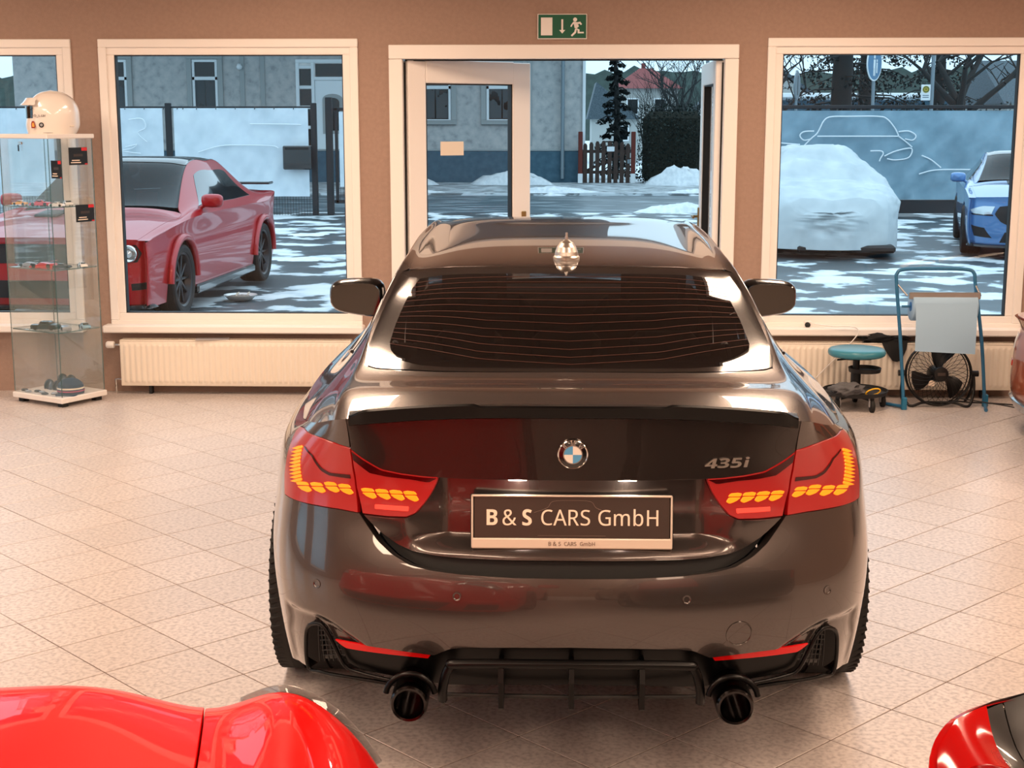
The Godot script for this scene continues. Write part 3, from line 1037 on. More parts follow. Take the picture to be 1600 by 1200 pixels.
	# --- rear window
	var i_bot := hits(up, xf, [890, 576, 760, 575.5, 700, 574.5, 655, 571, 625, 563, 611, 548], -1, Vector2(5, 6))
	var i_side := hits(up, xf, [611, 548, 609, 536, 618, 508, 632, 475, 645, 450, 656, 436], -1, Vector2(5, 6))
	var i_top := hits(up, xf, [886, 428, 760, 428, 695, 430, 656, 436], -1, Vector2(5, 6))
	i_bot[0].x = 0; i_top[0].x = 0
	var rw := MB.new()
	panel(rw, up, i_bot, i_side, i_top, [i_bot[0], i_top[0]], 36, 30, 0.001, 0, "")
	var rear_window := obj("rear_window", rw, M.tint_glass, car)
	var ring := MB.new()
	panel(ring, up, g_bot, [g_bot[-1], i_bot[-1]], i_bot, [g_bot[0], i_bot[0]], 36, 6, 0.001, 0, "")
	panel(ring, up, g_side, [g_side[-1], i_side[-1]], i_side, [g_side[0], i_side[0]], 36, 6, 0.001, 0, "")
	panel(ring, up, g_top, [g_top[-1], i_top[-1]], i_top, [g_top[0], i_top[0]], 36, 4, 0.001, 0, "")
	obj("black_border", ring, M.glass_black, rear_window, "glossy black printed border of the rear window")
	for k in 13:
		var t := (k + 0.6) / 13.2
		var a: Vector2 = i_top[0].lerp(i_bot[0], t)
		var e := resample(up, i_side, 40)[40 - int(t * 36) - 2]
		var hl := MB.new()
		bead(hl, up, [a, Vector2(e.x * .5, lerpf(a.y, e.y, .25)), e], .0007, .002, 24, "rl", 4)
		obj("heater_line", hl, M.copper_line, rear_window)
	# side windows
	for sd in ["l", "r"]:
		var sw := MB.new()
		panel(sw, up, [Vector2(4.45, 3.15), Vector2(4.45, 4), Vector2(4.42, 5), Vector2(4.42, 6), Vector2(4.45, 7.0)], [Vector2(4.45, 7.0), Vector2(5.85, 7.5)], [Vector2(5.3, 3.2), Vector2(5.8, 3.9), Vector2(5.88, 5), Vector2(5.88, 6), Vector2(5.85, 7.5)], [Vector2(4.45, 3.15), Vector2(5.3, 3.2)], 60, 12, .002, .004, "brtl", sd)
		obj("side_window", sw, M.glass_black, car)
		var trim := MB.new()
		bead(trim, up, [Vector2(5.3, 3.15), Vector2(5.85, 3.9), Vector2(5.92, 5), Vector2(5.92, 6), Vector2(5.9, 7.5)], .006, .002, 60, sd)
		obj("window_trim", trim, M.gloss_black, car)
	# --- black lip on the boot edge
	var sp := MB.new()
	var rows := [PackedVector3Array(), PackedVector3Array(), PackedVector3Array(), PackedVector3Array(), PackedVector3Array(), PackedVector3Array()]
	for k in 81:
		var u := -2.96 + 5.92 * k / 80.0
		var au := absf(u)
		var p := up.at(au, 0.0); var q := up.at(au, 0.22)
		if u < 0: p.x = -p.x; q.x = -q.x
		var endk := ease01((2.96 - au) / 0.35)
		var notch := 1.0 - 0.55 * ease01((1.28 - au) / 0.12)
		var hgt := (0.012 + 0.012 * notch) * (0.35 + 0.65 * endk)
		var back := 0.024 * (0.3 + 0.7 * endk)
		rows[0].append(q + Vector3(0, 0.002, 0))
		rows[1].append(q.lerp(p, 0.6) + Vector3(0, hgt * 0.55, 0))
		rows[2].append(p + Vector3(0, hgt, back * 0.85))
		rows[3].append(p + Vector3(0, hgt - 0.005, back))
		rows[4].append(p + Vector3(0, -0.016, back * 0.45))
		rows[5].append(p + Vector3(0, -0.020, 0.001))
	for i in 5:
		sp.grid([rows[i], rows[i + 1]], Vector3(0, 1.07, -.10))
	obj("boot_lip", sp, M.satin_black, car, "glossy black boot lip spoiler")
	# --- tail lights
	for side in ["l", "r"]:
		var lp := Node3D.new()
		lp.name = "tail_light"
		car.add_child(lp, true)
		lp.set_meta("label", "red tail light glowing with yellow scale-shaped segments")
		var a := MB.new()
		panel(a, low, hits(low, xf, [559, 800, 531, 794.5, 497, 789, 464, 781, 446.5, 771.5], -1, LM), hits(low, xf, [446.5, 771.5, 446, 744, 449, 720, 456, 692, 463.5, 674, 470, 667.5], -1, LM), hits(low, xf, [547, 700.5, 523, 692.5, 503, 685, 475, 669, 470, 667.5], -1, LM), hits(low, xf, [559, 800, 555.5, 761, 551, 731, 547, 700.5], -1, LM), 26, 26, .003, .02, "brtl", side)
		obj("outer_lens", a, M.lens_red, lp)
		a = MB.new()
		panel(a, low, hits(low, xf, [567.5, 801.5, 605, 806, 635, 807, 649, 801, 662, 786.5, 675, 767.5, 684, 747.5], -1, LM), hits(low, xf, [684, 747.5, 684, 746.7], -1, LM), hits(low, xf, [550, 704, 570, 719, 596, 734, 627, 740.5, 661, 745, 684, 746.7], -1, LM), hits(low, xf, [567.5, 801.5, 558.5, 761, 553.5, 727, 550, 704], -1, LM), 30, 20, .003, .02, "brtl", side)
		obj("inner_lens", a, M.lens_red, lp)
		a = MB.new()
		panel(a, low, hits(low, xf, [553, 718, 578, 738, 605, 744, 640, 748, 670, 753, 681, 748], -1, LM), hits(low, xf, [681, 748, 684, 746.8], -1, LM), hits(low, xf, [550, 704.5, 570, 719.5, 596, 734.5, 627, 741, 661, 745.3, 684, 746.8], -1, LM), hits(low, xf, [553, 718, 550, 704.5], -1, LM), 26, 4, .0045, .003, "b", side)
		obj("dark_upper_lens", a, M.lens_dark, lp)
		a = MB.new()
		panel(a, low, hits(low, xf, [477, 699, 489, 713, 503, 735, 515, 742, 549, 747], -1, LM), hits(low, xf, [549, 747, 548, 741], -1, LM), hits(low, xf, [478, 697, 491, 711, 505, 731, 517, 738, 548, 741], -1, LM), hits(low, xf, [477, 699, 478, 697], -1, LM), 24, 2, .0045, .002, "b", side)
		obj("dark_fold", a, M.lens_dark, lp)
		a = MB.new()
		panel(a, low, hits(low, xf, [587, 794.5, 638, 798.5], -1, LM), hits(low, xf, [638, 798.5, 639, 792], -1, LM), hits(low, xf, [587, 788.5, 639, 792], -1, LM), hits(low, xf, [587, 794.5, 587, 788.5], -1, LM), 8, 2, .005, .002, "brtl", side)
		obj("reflector", a, M.lens_pale, lp)
		# glowing scales, two pieces to a scale
		var sc := []
		for k in 4:
			var ox := 564.8 + 21.9 * k; var oy := 762.5 + 1.5 * k
			sc.append([ox, oy + 1, ox + 6, oy - .5, ox + 19, oy + 1, ox + 22, oy + 5.5, ox + 2, oy + 5])
			sc.append([ox + 2, oy + 6.5, ox + 21, oy + 7, ox + 25, oy + 14, ox + 20, oy + 17, ox + 8, oy + 12])
		for k in 4:
			var ox := 464.5 + 21.5 * k; var oy := 752.5 + 1.2 * k - (2.0 if k == 2 else 0.0)
			sc.append([ox, oy + 1, ox + 6, oy - .5, ox + 18, oy + 1, ox + 21, oy + 5.5, ox + 2, oy + 5])
			sc.append([ox + 2, oy + 6.5, ox + 20, oy + 7, ox + 25, oy + 14, ox + 20, oy + 17, ox + 9, oy + 13])
		for k in 10:
			var oy := 698.0 + 5.6 * k
			var lx := 458.5 - 3.2 * sin(k * .35) - .35 * k
			sc.append([lx, oy + 3.6, lx + 10, oy - .6, lx + 16.5 + .25 * k, oy - 2, lx + 17 + .25 * k, oy + 1.8, lx + 8, oy + 5.4])
		for q0 in sc:
			var q: Array = q0.duplicate()
			var mx := 0.0; var my := 0.0
			for i in 5: mx += q[i * 2] / 5.0; my += q[i * 2 + 1] / 5.0
			for i in 5: q[i * 2] = mx + (q[i * 2] - mx) * .90; q[i * 2 + 1] = my + (q[i * 2 + 1] - my) * .84
			var h := hits(low, xf, q, -1, LM)
			a = MB.new()
			panel(a, low, [h[4], h[3]], [h[3], h[2]], [h[0], h[1], h[2]], [h[4], h[0]], 8, 4, .006, .002, "brtl", side)
			obj("light_scale", a, M.scale_glow, lp)
	# --- lower black part, reflectors, diffuser
	var val := MB.new()
	var vb := hits(low, xf, [893, 1078, 780, 1078, 700, 1078, 660, 1074, 600, 1062, 560, 1054, 538, 1042], -1, LM)
	vb[0].x = 0
	var vt := hits(low, xf, [893, 1008, 800, 1008, 725, 1008, 690, 1014, 678, 1020, 600, 1008, 519, 995], -1, LM)
	vt[0].x = 0
	panel(val, low, vb, [vb[-1], vt[-1]], vt, [vb[0], vt[0]], 40, 12, -.022, .01, "b")
	var mesh_b := hits(low, xf, [538, 1042, 500, 1048, 479, 1045], -1, LM)
	panel(val, low, mesh_b, hits(low, xf, [479, 1045, 472, 992, 479, 972], -1, LM), hits(low, xf, [519, 995, 505, 972, 479, 972], -1, LM), [mesh_b[0], vt[-1]], 12, 12, -.06, 0, "")
	obj("valance", val, M.satin_black, car)
	for side in ["l", "r"]:
		var fr := MB.new()
		bead(fr, low, smooth(hits(low, xf, [618, 1066, 565, 1054, 540, 1044, 528, 1024, 514, 996, 502, 978, 490, 975, 479, 981, 476, 1000, 480, 1043, 500, 1051, 560, 1062, 618, 1071], -1, LM), 4), .006, -.004, 90, side)
		obj("intake_frame", fr, M.satin_black, car)
		var msh := MB.new()
		for k in 7:
			bead(msh, low, hits(low, xf, [484 + k * 1.5, 984 + k * 8, 500 + k * 5.2, 984 + k * 8], -1, LM), .0025, -.03, 6, side, 4)
		for k in 6:
			bead(msh, low, hits(low, xf, [486 + k * 4, 978, 488 + k * 8, 1042], -1, LM), .0025, -.03, 8, side, 4)
		obj("intake_mesh", msh, M.plastic, car)
		var rf := MB.new()
		panel(rf, low, hits(low, xf, [540, 1014, 600, 1023, 668, 1030], -1, LM), hits(low, xf, [668, 1030, 675, 1020.5], -1, LM), hits(low, xf, [523, 1001.5, 600, 1013, 675, 1020.5], -1, LM), hits(low, xf, [540, 1014, 532, 1009, 523, 1001.5], -1, LM), 20, 3, -.004, .006, "brtl", side)
		obj("reflector", rf, M.reflector_red, bumper, "long red reflector strip")
		# exhaust
		var s := -1.0 if side == "l" else 1.0
		var e := Vector3(.4285 * s, .312, -.01)
		var ex := MB.new()
		var exf := Transform3D(Basis(Vector3.RIGHT, PI / 2), e)
		ex.lathe([Vector2(.036, -.16), Vector2(.036, .052), Vector2(.040, .062), Vector2(.046, .064), Vector2(.050, .058), Vector2(.050, -.16)], 36, exf)
		ex.lathe([Vector2(0, -.03), Vector2(.036, -.03)], 24, exf)
		obj("exhaust_tip", ex, M.black_chrome, car)
		var hd := MB.new()
		var arcp := []
		for k in 13:
			var t := PI * (k + .6) / 13.2
			arcp.append(e + Vector3(cos(t) * .066, sin(t) * .062 + .004, .012))
		hd.tube(arcp, .0085, 8)
		obj("exhaust_shroud", hd, M.satin_black, car)
	var df := MB.new()
	var dz := -.012
	df.tube(smooth([Vector3(-.345, .292, dz - .02), Vector3(-.342, .34, dz), Vector3(-.325, .392, dz), Vector3(-.29, .404, dz + .005), Vector3(0, .409, dz + .015), Vector3(.29, .404, dz + .005), Vector3(.325, .392, dz), Vector3(.342, .34, dz), Vector3(.345, .292, dz - .02)], 6), .013, 8)
	var diff := obj("diffuser", df, M.satin_black, car)
	for x in [-.187, 0.0, .187]:
		var q := [Vector2(.41, dz + .012), Vector2(.36, dz + .028), Vector2(.285, dz + .02), Vector2(.275, dz), Vector2(.30, dz - .10), Vector2(.41, dz - .06)]
		var poly := []
		for k in q: poly.append(Vector2(-k.y, k.x))
		obj("fin", pz(poly, .014, Transform3D(Basis(Vector3(0, 0, -1), Vector3(0, 1, 0), Vector3(1, 0, 0)), Vector3(x, 0, 0))), M.satin_black, diff)
	obj("lower_edge", tb([Vector3(-.345, .30, -.05), Vector3(0, .302, -.035), Vector3(.345, .30, -.05)], .006), M.plastic, diff)
	obj("underbody", bx(Vector3(0, .29, -2.45), Vector3(1.36, .14, 3.6), .03), M.plastic, car)
	# sensors and towing-eye cover on the bumper
	for q in [[714, 932, -1.0], [1073, 937, 1.0], [495, 912, -1.0], [1293, 922, 1.0]]:
		var h := hit(low, xf, q[0], q[1], q[2], LM)
		_disc(low, h, q[2], .0125, .009, "parking_sensor", P, bumper)
	_disc(low, hit(low, xf, 1155, 990, 1.0, LM), 1.0, .036, .0345, "tow_cover", P, bumper)
	# --- badge, lettering, plate
	var hm := hit(low, xf, 894, 709, 1.0, LM)
	var bp := low.at(0.0, hm.y)
	var bn := (low.at(.1, hm.y) - low.at(-.1, hm.y)).cross(low.at(0, hm.y + .1) - low.at(0, hm.y - .1)).normalized()
	if bn.z < 0: bn = -bn
	var bf := Transform3D(facing(bn), bp + bn * .002)
	var em := Node3D.new()
	em.name = "round_emblem"
	car.add_child(em, true)
	em.transform = bf
	em.set_meta("label", "round emblem with blue and white quarters")
	var lx := Transform3D(Basis(Vector3.RIGHT, PI / 2), Vector3.ZERO)
	obj("black_disc", lt([Vector2(.0385, -.002), Vector2(.0385, .004), Vector2(.036, .006), Vector2(0, .0065)], 40, lx), M.gloss_black, em)
	obj("chrome_ring", lt([Vector2(.0385, .003), Vector2(.040, .006), Vector2(.0385, .0075), Vector2(.0365, .006)], 40, lx), M.chrome, em)
	obj("inner_ring", lt([Vector2(.0245, .006), Vector2(.0255, .0078), Vector2(.0235, .0078), Vector2(.023, .006)], 40, lx), M.chrome, em)
	for k in 4:
		var poly := [Vector2.ZERO]
		for i in 9:
			var t := PI / 2 * k + PI / 16 * i
			poly.append(Vector2(cos(t), sin(t)) * .0232)
		obj("quarter", pz(poly, .0015, Transform3D(Basis.IDENTITY, Vector3(0, 0, .0068))), M.badge_white if k % 2 == 0 else M.badge_blue, em)
	for k in 3:
		var t := PI / 2 - (k - 1) * .78
		text_on("letter", ["B", "M", "W"][k], .0105, M.chrome, em, Transform3D(Basis(Vector3.BACK, t - PI / 2), Vector3(cos(t), sin(t), 0) * .0305 + Vector3(0, 0, .0068)), .0016, true)
	var h4 := hit(low, xf, 1136, 723, 1.0, LM)
	var p4 := low.at(h4.x, h4.y)
	var n4 := (low.at(h4.x + .1, h4.y) - low.at(h4.x - .1, h4.y)).cross(low.at(h4.x, h4.y + .1) - low.at(h4.x, h4.y - .1)).normalized()
	if n4.z < 0: n4 = -n4
	var f4 := facing(n4)
	var sl := Basis(f4.x * 1.72, f4.y + f4.x * .22, f4.z)
	text_on("model_badge", "435i", .026, M.satin, car, Transform3D(sl, p4 + n4 * .003), .004, true, "chrome number badge reading 435i")
	# number plate
	var pl := Node3D.new()
	pl.name = "number_plate"
	car.add_child(pl, true)
	pl.transform = Transform3D(Basis(Vector3.RIGHT, -.10), Vector3(-.001, .778, -.082))
	pl.set_meta("label", "brown dealer plate in a pale frame reading B & S CARS GmbH")
	obj("plate", bx(Vector3(0, .009, 0), Vector3(.52, .112, .006), .002), M.plate_brown, pl)
	var fm := MB.new()
	fm.box(Vector3(0, .0665, 0), Vector3(.534, .005, .014), Basis.IDENTITY, .002)
	fm.box(Vector3(0, -.061, .001), Vector3(.534, .028, .013), Basis.IDENTITY, .003)
	for s in [-1.0, 1.0]:
		fm.box(Vector3(.2645 * s, 0, 0), Vector3(.005, .138, .014), Basis.IDENTITY, .002)
	obj("plate_frame", fm, M.plate_frame, pl)
	obj("backing", bx(Vector3(0, -.003, -.008), Vector3(.54, .146, .006), .003), M.plastic, pl)
	text_on("lettering", "B", .042, M.letter_cream, pl, Transform3D(Basis.IDENTITY, Vector3(-.213, .008, .0035)), .001, true)
	text_on("lettering", "&", .042, M.letter_cream, pl, Transform3D(Basis.IDENTITY, Vector3(-.166, .008, .0035)))
	text_on("lettering", "S", .042, M.letter_cream, pl, Transform3D(Basis.IDENTITY, Vector3(-.118, .008, .0035)), .001, true)
	text_on("lettering", "CARS", .042, M.letter_cream, pl, Transform3D(Basis.IDENTITY.scaled(Vector3(1.0, 1, 1)), Vector3(-.017, .008, .0035)))
	text_on("lettering", "GmbH", .042, M.letter_cream, pl, Transform3D(Basis.IDENTITY.scaled(Vector3(1.0, 1, 1)), Vector3(.151, .008, .0035)))
	text_on("small_lettering", "B & S  CARS  GmbH", .0105, M.letter_brown, pl, Transform3D(Basis.IDENTITY, Vector3(0, -.061, .008)))
	var ol := MB.new()
	ol.tube(smooth([Vector3(-.10, .022, .0035), Vector3(-.065, .035, .0035), Vector3(-.05, .052, .0035), Vector3(0, .055, .0035), Vector3(.05, .052, .0035), Vector3(.065, .035, .0035), Vector3(.10, .022, .0035)], 4), .0006, 4)
	ol.tube([Vector3(-.09, -.040, .0035), Vector3(.09, -.040, .0035)], .0005, 4)
	obj("outline_drawing", ol, M.letter_brown, pl)
	for s in [-1.0, 1.0]:
		var kp := low.at(0, over[0].y)
		var kx: float = .145 * s
		obj("plate_lamp", bx(Vector3(kx, kp.y - .006, kp.z - .028), Vector3(.05, .006, .014), .002), M.lamp_white, car, "small bright white number plate lamp")
		var li := OmniLight3D.new()
		li.name = "plate_lamp_glow"
		car.add_child(li, true)
		li.position = Vector3(kx, kp.y - .013, kp.z - .026)
		li.light_color = Color(1, .93, .85)
		li.light_energy = .012
		li.light_size = .01
		li.omni_range = 8
		li.omni_attenuation = 2
		li.shadow_enabled = true
	# --- bell-shaped aerial on the roof
	var ah := hit(up, xf, 886, 404, -1, Vector2(5, 7))
	var ap := up.at(0, ah.y)
	var an := MB.new()
	an.lathe([Vector2(.046, -.004), Vector2(.047, .006), Vector2(.042, .012), Vector2(.040, .025), Vector2(.034, .042), Vector2(.024, .056), Vector2(.012, .064), Vector2(.006, .068), Vector2(.006, .078), Vector2(.0, .08)], 32, Transform3D(Basis.IDENTITY, ap))
	an.tube([ap + Vector3(0, .074, 0), ap + Vector3(0, .092, 0)], .0042, 8)
	obj("roof_aerial", an, M.satin, car, "polished bell-shaped roof aerial")
	# --- door mirrors
	for s in [-1.0, 1.0]:
		var mr := Node3D.new()
		mr.name = "door_mirror"
		car.add_child(mr, true)
		mr.position = Vector3(.905 * s, 1.058, -2.70)
		var hs := []
		for i in 11:
			var t := -PI / 2 + PI * i / 10.0
			var row := PackedVector3Array()
			for j in 25:
				var a := TAU * j / 24.0
				var cx := signf(cos(a)) * pow(absf(cos(a)), .55); var sy := signf(sin(a)) * pow(absf(sin(a)), .6)
				var k := pow(cos(t), .45)
				var tap := 1.0 - .28 * (cx * 1.0 + 0.0) * .5
				row.append(Vector3(cx * .125 * k * s, sy * .083 * k * tap + cx * .006, -sin(t) * .075 - .02))
			hs.append(row)
		var mbm := MB.new()
		mbm.grid(hs, Vector3.ZERO, true)
		obj("housing", mbm, M.gloss_black, mr)
		var gl := []
		for j in 24:
			var a := TAU * j / 24.0
			var cx := signf(cos(a)) * pow(absf(cos(a)), .5); var sy := signf(sin(a)) * pow(absf(sin(a)), .55)
			gl.append(Vector2(cx * .108 * s, sy * .066 * (1.0 - .14 * cx) + cx * .006))
		obj("mirror_glass", pz(gl, .006, Transform3D(Basis(Vector3.UP, .10 * s), Vector3(0, 0, .062))), M.mirror, mr)
		obj("stalk", tb([Vector3(-.06 * s, -.05, -.07), Vector3(-.14 * s, -.10, -.12)], .018), M.gloss_black, mr)
	# --- wheels
	for z in [-1.05, -3.86]:
		for s in [-1.0, 1.0]:
			tyre_wheel(car, Vector3(.817 * s, .336, z), .336, .265, s, M.tyre, M.rim, 10, .245, z > -2)
	# --- cabin seen through the dark glass
	obj("parcel_shelf", bx(Vector3(0, .97, -.95), Vector3(1.1, .03, .7), .01), M.cloth_dark, car)
	for x in [-.36, .36]:
		obj("front_seat", bx(Vector3(x, .82, -2.25), Vector3(.48, .62, .16), .06, Basis(Vector3.RIGHT, .2)), M.cloth_dark, car)
		obj("headrest", bx(Vector3(x, 1.17, -2.17), Vector3(.26, .16, .09), .035, Basis(Vector3.RIGHT, .2)), M.cloth_dark, car)
	obj("rear_bench", bx(Vector3(0, .78, -1.42), Vector3(1.2, .46, .18), .06, Basis(Vector3.RIGHT, .25)), M.cloth_dark, car)
	for x in [-.34, 0.0, .34]:
		obj("headrest", bx(Vector3(x, 1.05, -1.36), Vector3(.24, .11, .08), .03, Basis(Vector3.RIGHT, .2)), M.cloth_dark, car)
	obj("dashboard", bx(Vector3(0, .93, -3.35), Vector3(1.4, .2, .4), .06), M.cloth_dark, car)
	obj("inner_mirror", bx(Vector3(0, 1.23, -2.98), Vector3(.24, .06, .03), .012), M.cloth_dark, car)
func _disc(net: Net, h: Vector2, side: float, r: float, ri: float, called: String, m: Material, parent: Node) -> void:
	var p := net.at(h.x, h.y)
	var nn := (net.at(h.x + .1, h.y) - net.at(h.x - .1, h.y)).cross(net.at(h.x, h.y + .1) - net.at(h.x, h.y - .1)).normalized()
	if nn.z < 0: nn = -nn
	p.x *= side; nn.x *= side
	var f := Transform3D(facing(nn) * Basis(Vector3.RIGHT, PI / 2), p)
	obj(called, lt([Vector2(ri - .0015, .0005), Vector2(ri, .0022), Vector2(r, .0022), Vector2(r + .001, -.002)], 28, f), m, parent)

# ---------- windows, door, sign ----------
func ring_frame(x0: float, x1: float, y0: float, y1: float, w: float, z0: float, z1: float, bev := .004) -> MB:
	var m := MB.new()
	var zc := (z0 + z1) * .5; var d := absf(z1 - z0)
	m.box(Vector3((x0 + x1) * .5, y1 - w * .5, zc), Vector3(x1 - x0, w, d), Basis.IDENTITY, bev)
	m.box(Vector3((x0 + x1) * .5, y0 + w * .5, zc), Vector3(x1 - x0, w, d), Basis.IDENTITY, bev)
	m.box(Vector3(x0 + w * .5, (y0 + y1) * .5, zc), Vector3(w, y1 - y0 - 2 * w, d), Basis.IDENTITY, bev)
	m.box(Vector3(x1 - w * .5, (y0 + y1) * .5, zc), Vector3(w, y1 - y0 - 2 * w, d), Basis.IDENTITY, bev)
	return m
func build_windows() -> void:
	var Z := WALL
	var k := 1
	for q in [[-4.95, -3.185, "left-hand"], [-3.004, -1.292, "middle"], [1.375, 3.105, "right-hand"]]:
		var x0: float = q[0]; var x1: float = q[1]; var y0 := .44; var y1 := 2.352
		var w := thing("window_%d" % k, ["large fixed window behind the glass cabinet", "large fixed window with red car outside", "large fixed window with covered car outside"][k - 1], "window")
		w.set_meta("kind", "structure")
		obj("outer_frame", ring_frame(x0, x1, y0, y1, .055, Z - .09, Z + .018), M.pvc, w)
		obj("inner_frame", ring_frame(x0 + .05, x1 - .05, y0 + .05, y1 - .05, .052, Z - .08, Z + .004), M.pvc, w)
		obj("gasket", ring_frame(x0 + .1, x1 - .1, y0 + .1, y1 - .1, .008, Z - .06, Z - .004, .001), M.gasket, w)
		obj("pane", bx(Vector3((x0 + x1) * .5, (y0 + y1) * .5, Z - .045), Vector3(x1 - x0 - .2, y1 - y0 - .2, .004)), M.window_glass, w)
		obj("window_sill", bx(Vector3((x0 + x1) * .5 - .01, .444, Z + .04), Vector3(x1 - x0 + .05, .05, .14), .008), M.pvc, w)
		k += 1
	for zc in [-7.7, -4.5, -1.3]:
		var w := thing("window_%d" % k, ["large side window beside the glass cabinet", "large side window level with the grey coupe", "large side window level with the red sports car"][k - 4], "window", Vector3(-7.2, 0, zc), PI / 2)
		w.set_meta("kind", "structure")
		obj("outer_frame", ring_frame(-1.1, 1.1, .44, 2.352, .055, -.09, .018), M.pvc, w)
		obj("inner_frame", ring_frame(-1.05, 1.05, .49, 2.302, .052, -.08, .004), M.pvc, w)
		obj("gasket", ring_frame(-1.0, 1.0, .54, 2.252, .008, -.06, -.004, .001), M.gasket, w)
		obj("pane", bx(Vector3(0, 1.396, -.045), Vector3(2.0, 1.71, .004)), M.window_glass, w)
		obj("window_sill", bx(Vector3(0, .444, .04), Vector3(2.25, .05, .14), .008), M.pvc, w)
		k += 1
	# double door, both leaves swung outwards
	var d := thing("door_1", "white double entrance door with glazed leaves standing open", "door")
	d.set_meta("kind", "structure")
	var fr := MB.new()
	fr.box(Vector3(.05, 2.267, Z - .04), Vector3(2.28, .09, .12), Basis.IDENTITY, .004)
	for s in [[-1.045], [1.145]]:
		fr.box(Vector3(s[0], 1.11, Z - .04), Vector3(.09, 2.22, .12), Basis.IDENTITY, .004)
	obj("door_frame", fr, M.pvc, d)
	var seal := MB.new()
	seal.box(Vector3(.05, 2.217, Z - .07), Vector3(2.08, .01, .03))
	for x in [-.995, 1.095]: seal.box(Vector3(x, 1.1, Z - .07), Vector3(.01, 2.2, .03))
	obj("seal", seal, M.gasket, d)
	obj("threshold", bx(Vector3(.05, .008, Z - .12), Vector3(2.08, .02, .30), .004), M.grey_metal, d)
	for q in [[-.985, 1.0, 31.0, .93], [1.085, -1.0, -90.0, .95]]:
		var lf := Node3D.new()
		lf.name = "door_leaf"
		d.add_child(lf, true)
		lf.position = Vector3(q[0], 0, Z - .06)
		lf.rotation.y = deg_to_rad(q[2])
		var w: float = q[3]; var sg: float = q[1]
		var lm := MB.new()
		var h := 2.195
		lm.box(Vector3(sg * .065, .02 + h * .5, 0), Vector3(.13, h, .07), Basis.IDENTITY, .006)
		lm.box(Vector3(sg * (w - .07), .02 + h * .5, 0), Vector3(.14, h, .07), Basis.IDENTITY, .006)
		lm.box(Vector3(sg * w * .5, h - .05, 0), Vector3(w - .26, .15, .07), Basis.IDENTITY, .006)
		lm.box(Vector3(sg * w * .5, .16, 0), Vector3(w - .26, .28, .07), Basis.IDENTITY, .006)
		obj("leaf_frame", lm, M.pvc, lf)
		var gk := MB.new()
		var gx0 := .13; var gx1 := w - .14
		for xx in [gx0 + .004, gx1 - .004]: gk.box(Vector3(sg * xx, .30 + (h - .425) * .5, 0), Vector3(.01, h - .425, .05))
		for yy in [.304, h - .129]: gk.box(Vector3(sg * (gx0 + gx1) * .5, yy, 0), Vector3(gx1 - gx0, .01, .05))
		obj("glazing_bead", gk, M.gasket, lf)
		obj("pane", bx(Vector3(sg * (gx0 + gx1) * .5, .30 + (h - .425) * .5, 0), Vector3(gx1 - gx0, h - .425, .004)), M.window_glass, lf)
		obj("handle_plate", bx(Vector3(sg * (w - .055), 1.12, .04), Vector3(.035, .17, .012), .004), M.brass, lf)
		obj("door_handle", tb([Vector3(sg * (w - .055), 1.14, .045), Vector3(sg * (w - .055), 1.14, .085), Vector3(sg * (w - .17), 1.14, .085)], .009), M.brass, lf)
		if sg > 0:
			var note := obj("paper_note", bx(Vector3.ZERO, Vector3(.175, .092, .001)), M.paper)
			note.transform = lf.transform * Transform3D(Basis.IDENTITY, Vector3(.335, 1.64, .004))
			tag(note, "small cream paper note stuck on the open door's glass", "note")
	# exit sign
	var sg2 := thing("exit_sign", "green emergency exit sign above the open door", "sign", Vector3(.0425, 2.426, Z))
	obj("plate", bx(Vector3(0, 0, .008), Vector3(.321, .160, .014), .003), M.sign_white, sg2)
	obj("green_field", bx(Vector3(0, 0, .0155), Vector3(.310, .149, .002), .0005), M.sign_green, sg2)
	obj("door_symbol", bx(Vector3(-.101, 0, .0172), Vector3(.074, .112, .002)), M.sign_white, sg2)
	var xs := Transform3D(Basis.IDENTITY, Vector3(0, 0, .0172))
	obj("arrow_symbol", pz(V2([-.006, .045, .006, .045, .006, -.022, .020, -.022, 0, -.045, -.020, -.022, -.006, -.022]), .002, xs), M.sign_white, sg2)
	var man := MB.new()
	man.lathe([Vector2(.013, -.001), Vector2(.013, .001), Vector2(0, .001)], 16, Transform3D(Basis(Vector3.RIGHT, PI / 2), Vector3(.083, .043, .0172)))
	for poly in [[.072, .030, .096, .026, .108, .000, .094, -.012, .080, -.010], [.072, .030, .058, .012, .052, .000, .060, -.004, .068, .012, .080, .018], [.096, .026, .116, .030, .128, .014, .120, .008, .112, .018, .098, .010], [.094, -.012, .112, -.020, .112, -.034, .140, -.034, .140, -.044, .100, -.044, .098, -.022, .084, -.014], [.084, -.012, .078, -.034, .056, -.056, .064, -.064, .090, -.040, .096, -.014]]:
		var pp := PackedVector2Array(V2(poly))
		if Geometry2D.triangulate_polygon(pp).size() > 0: man.prism(pp, .002, xs)
	obj("runner_symbol", man, M.sign_white, sg2)

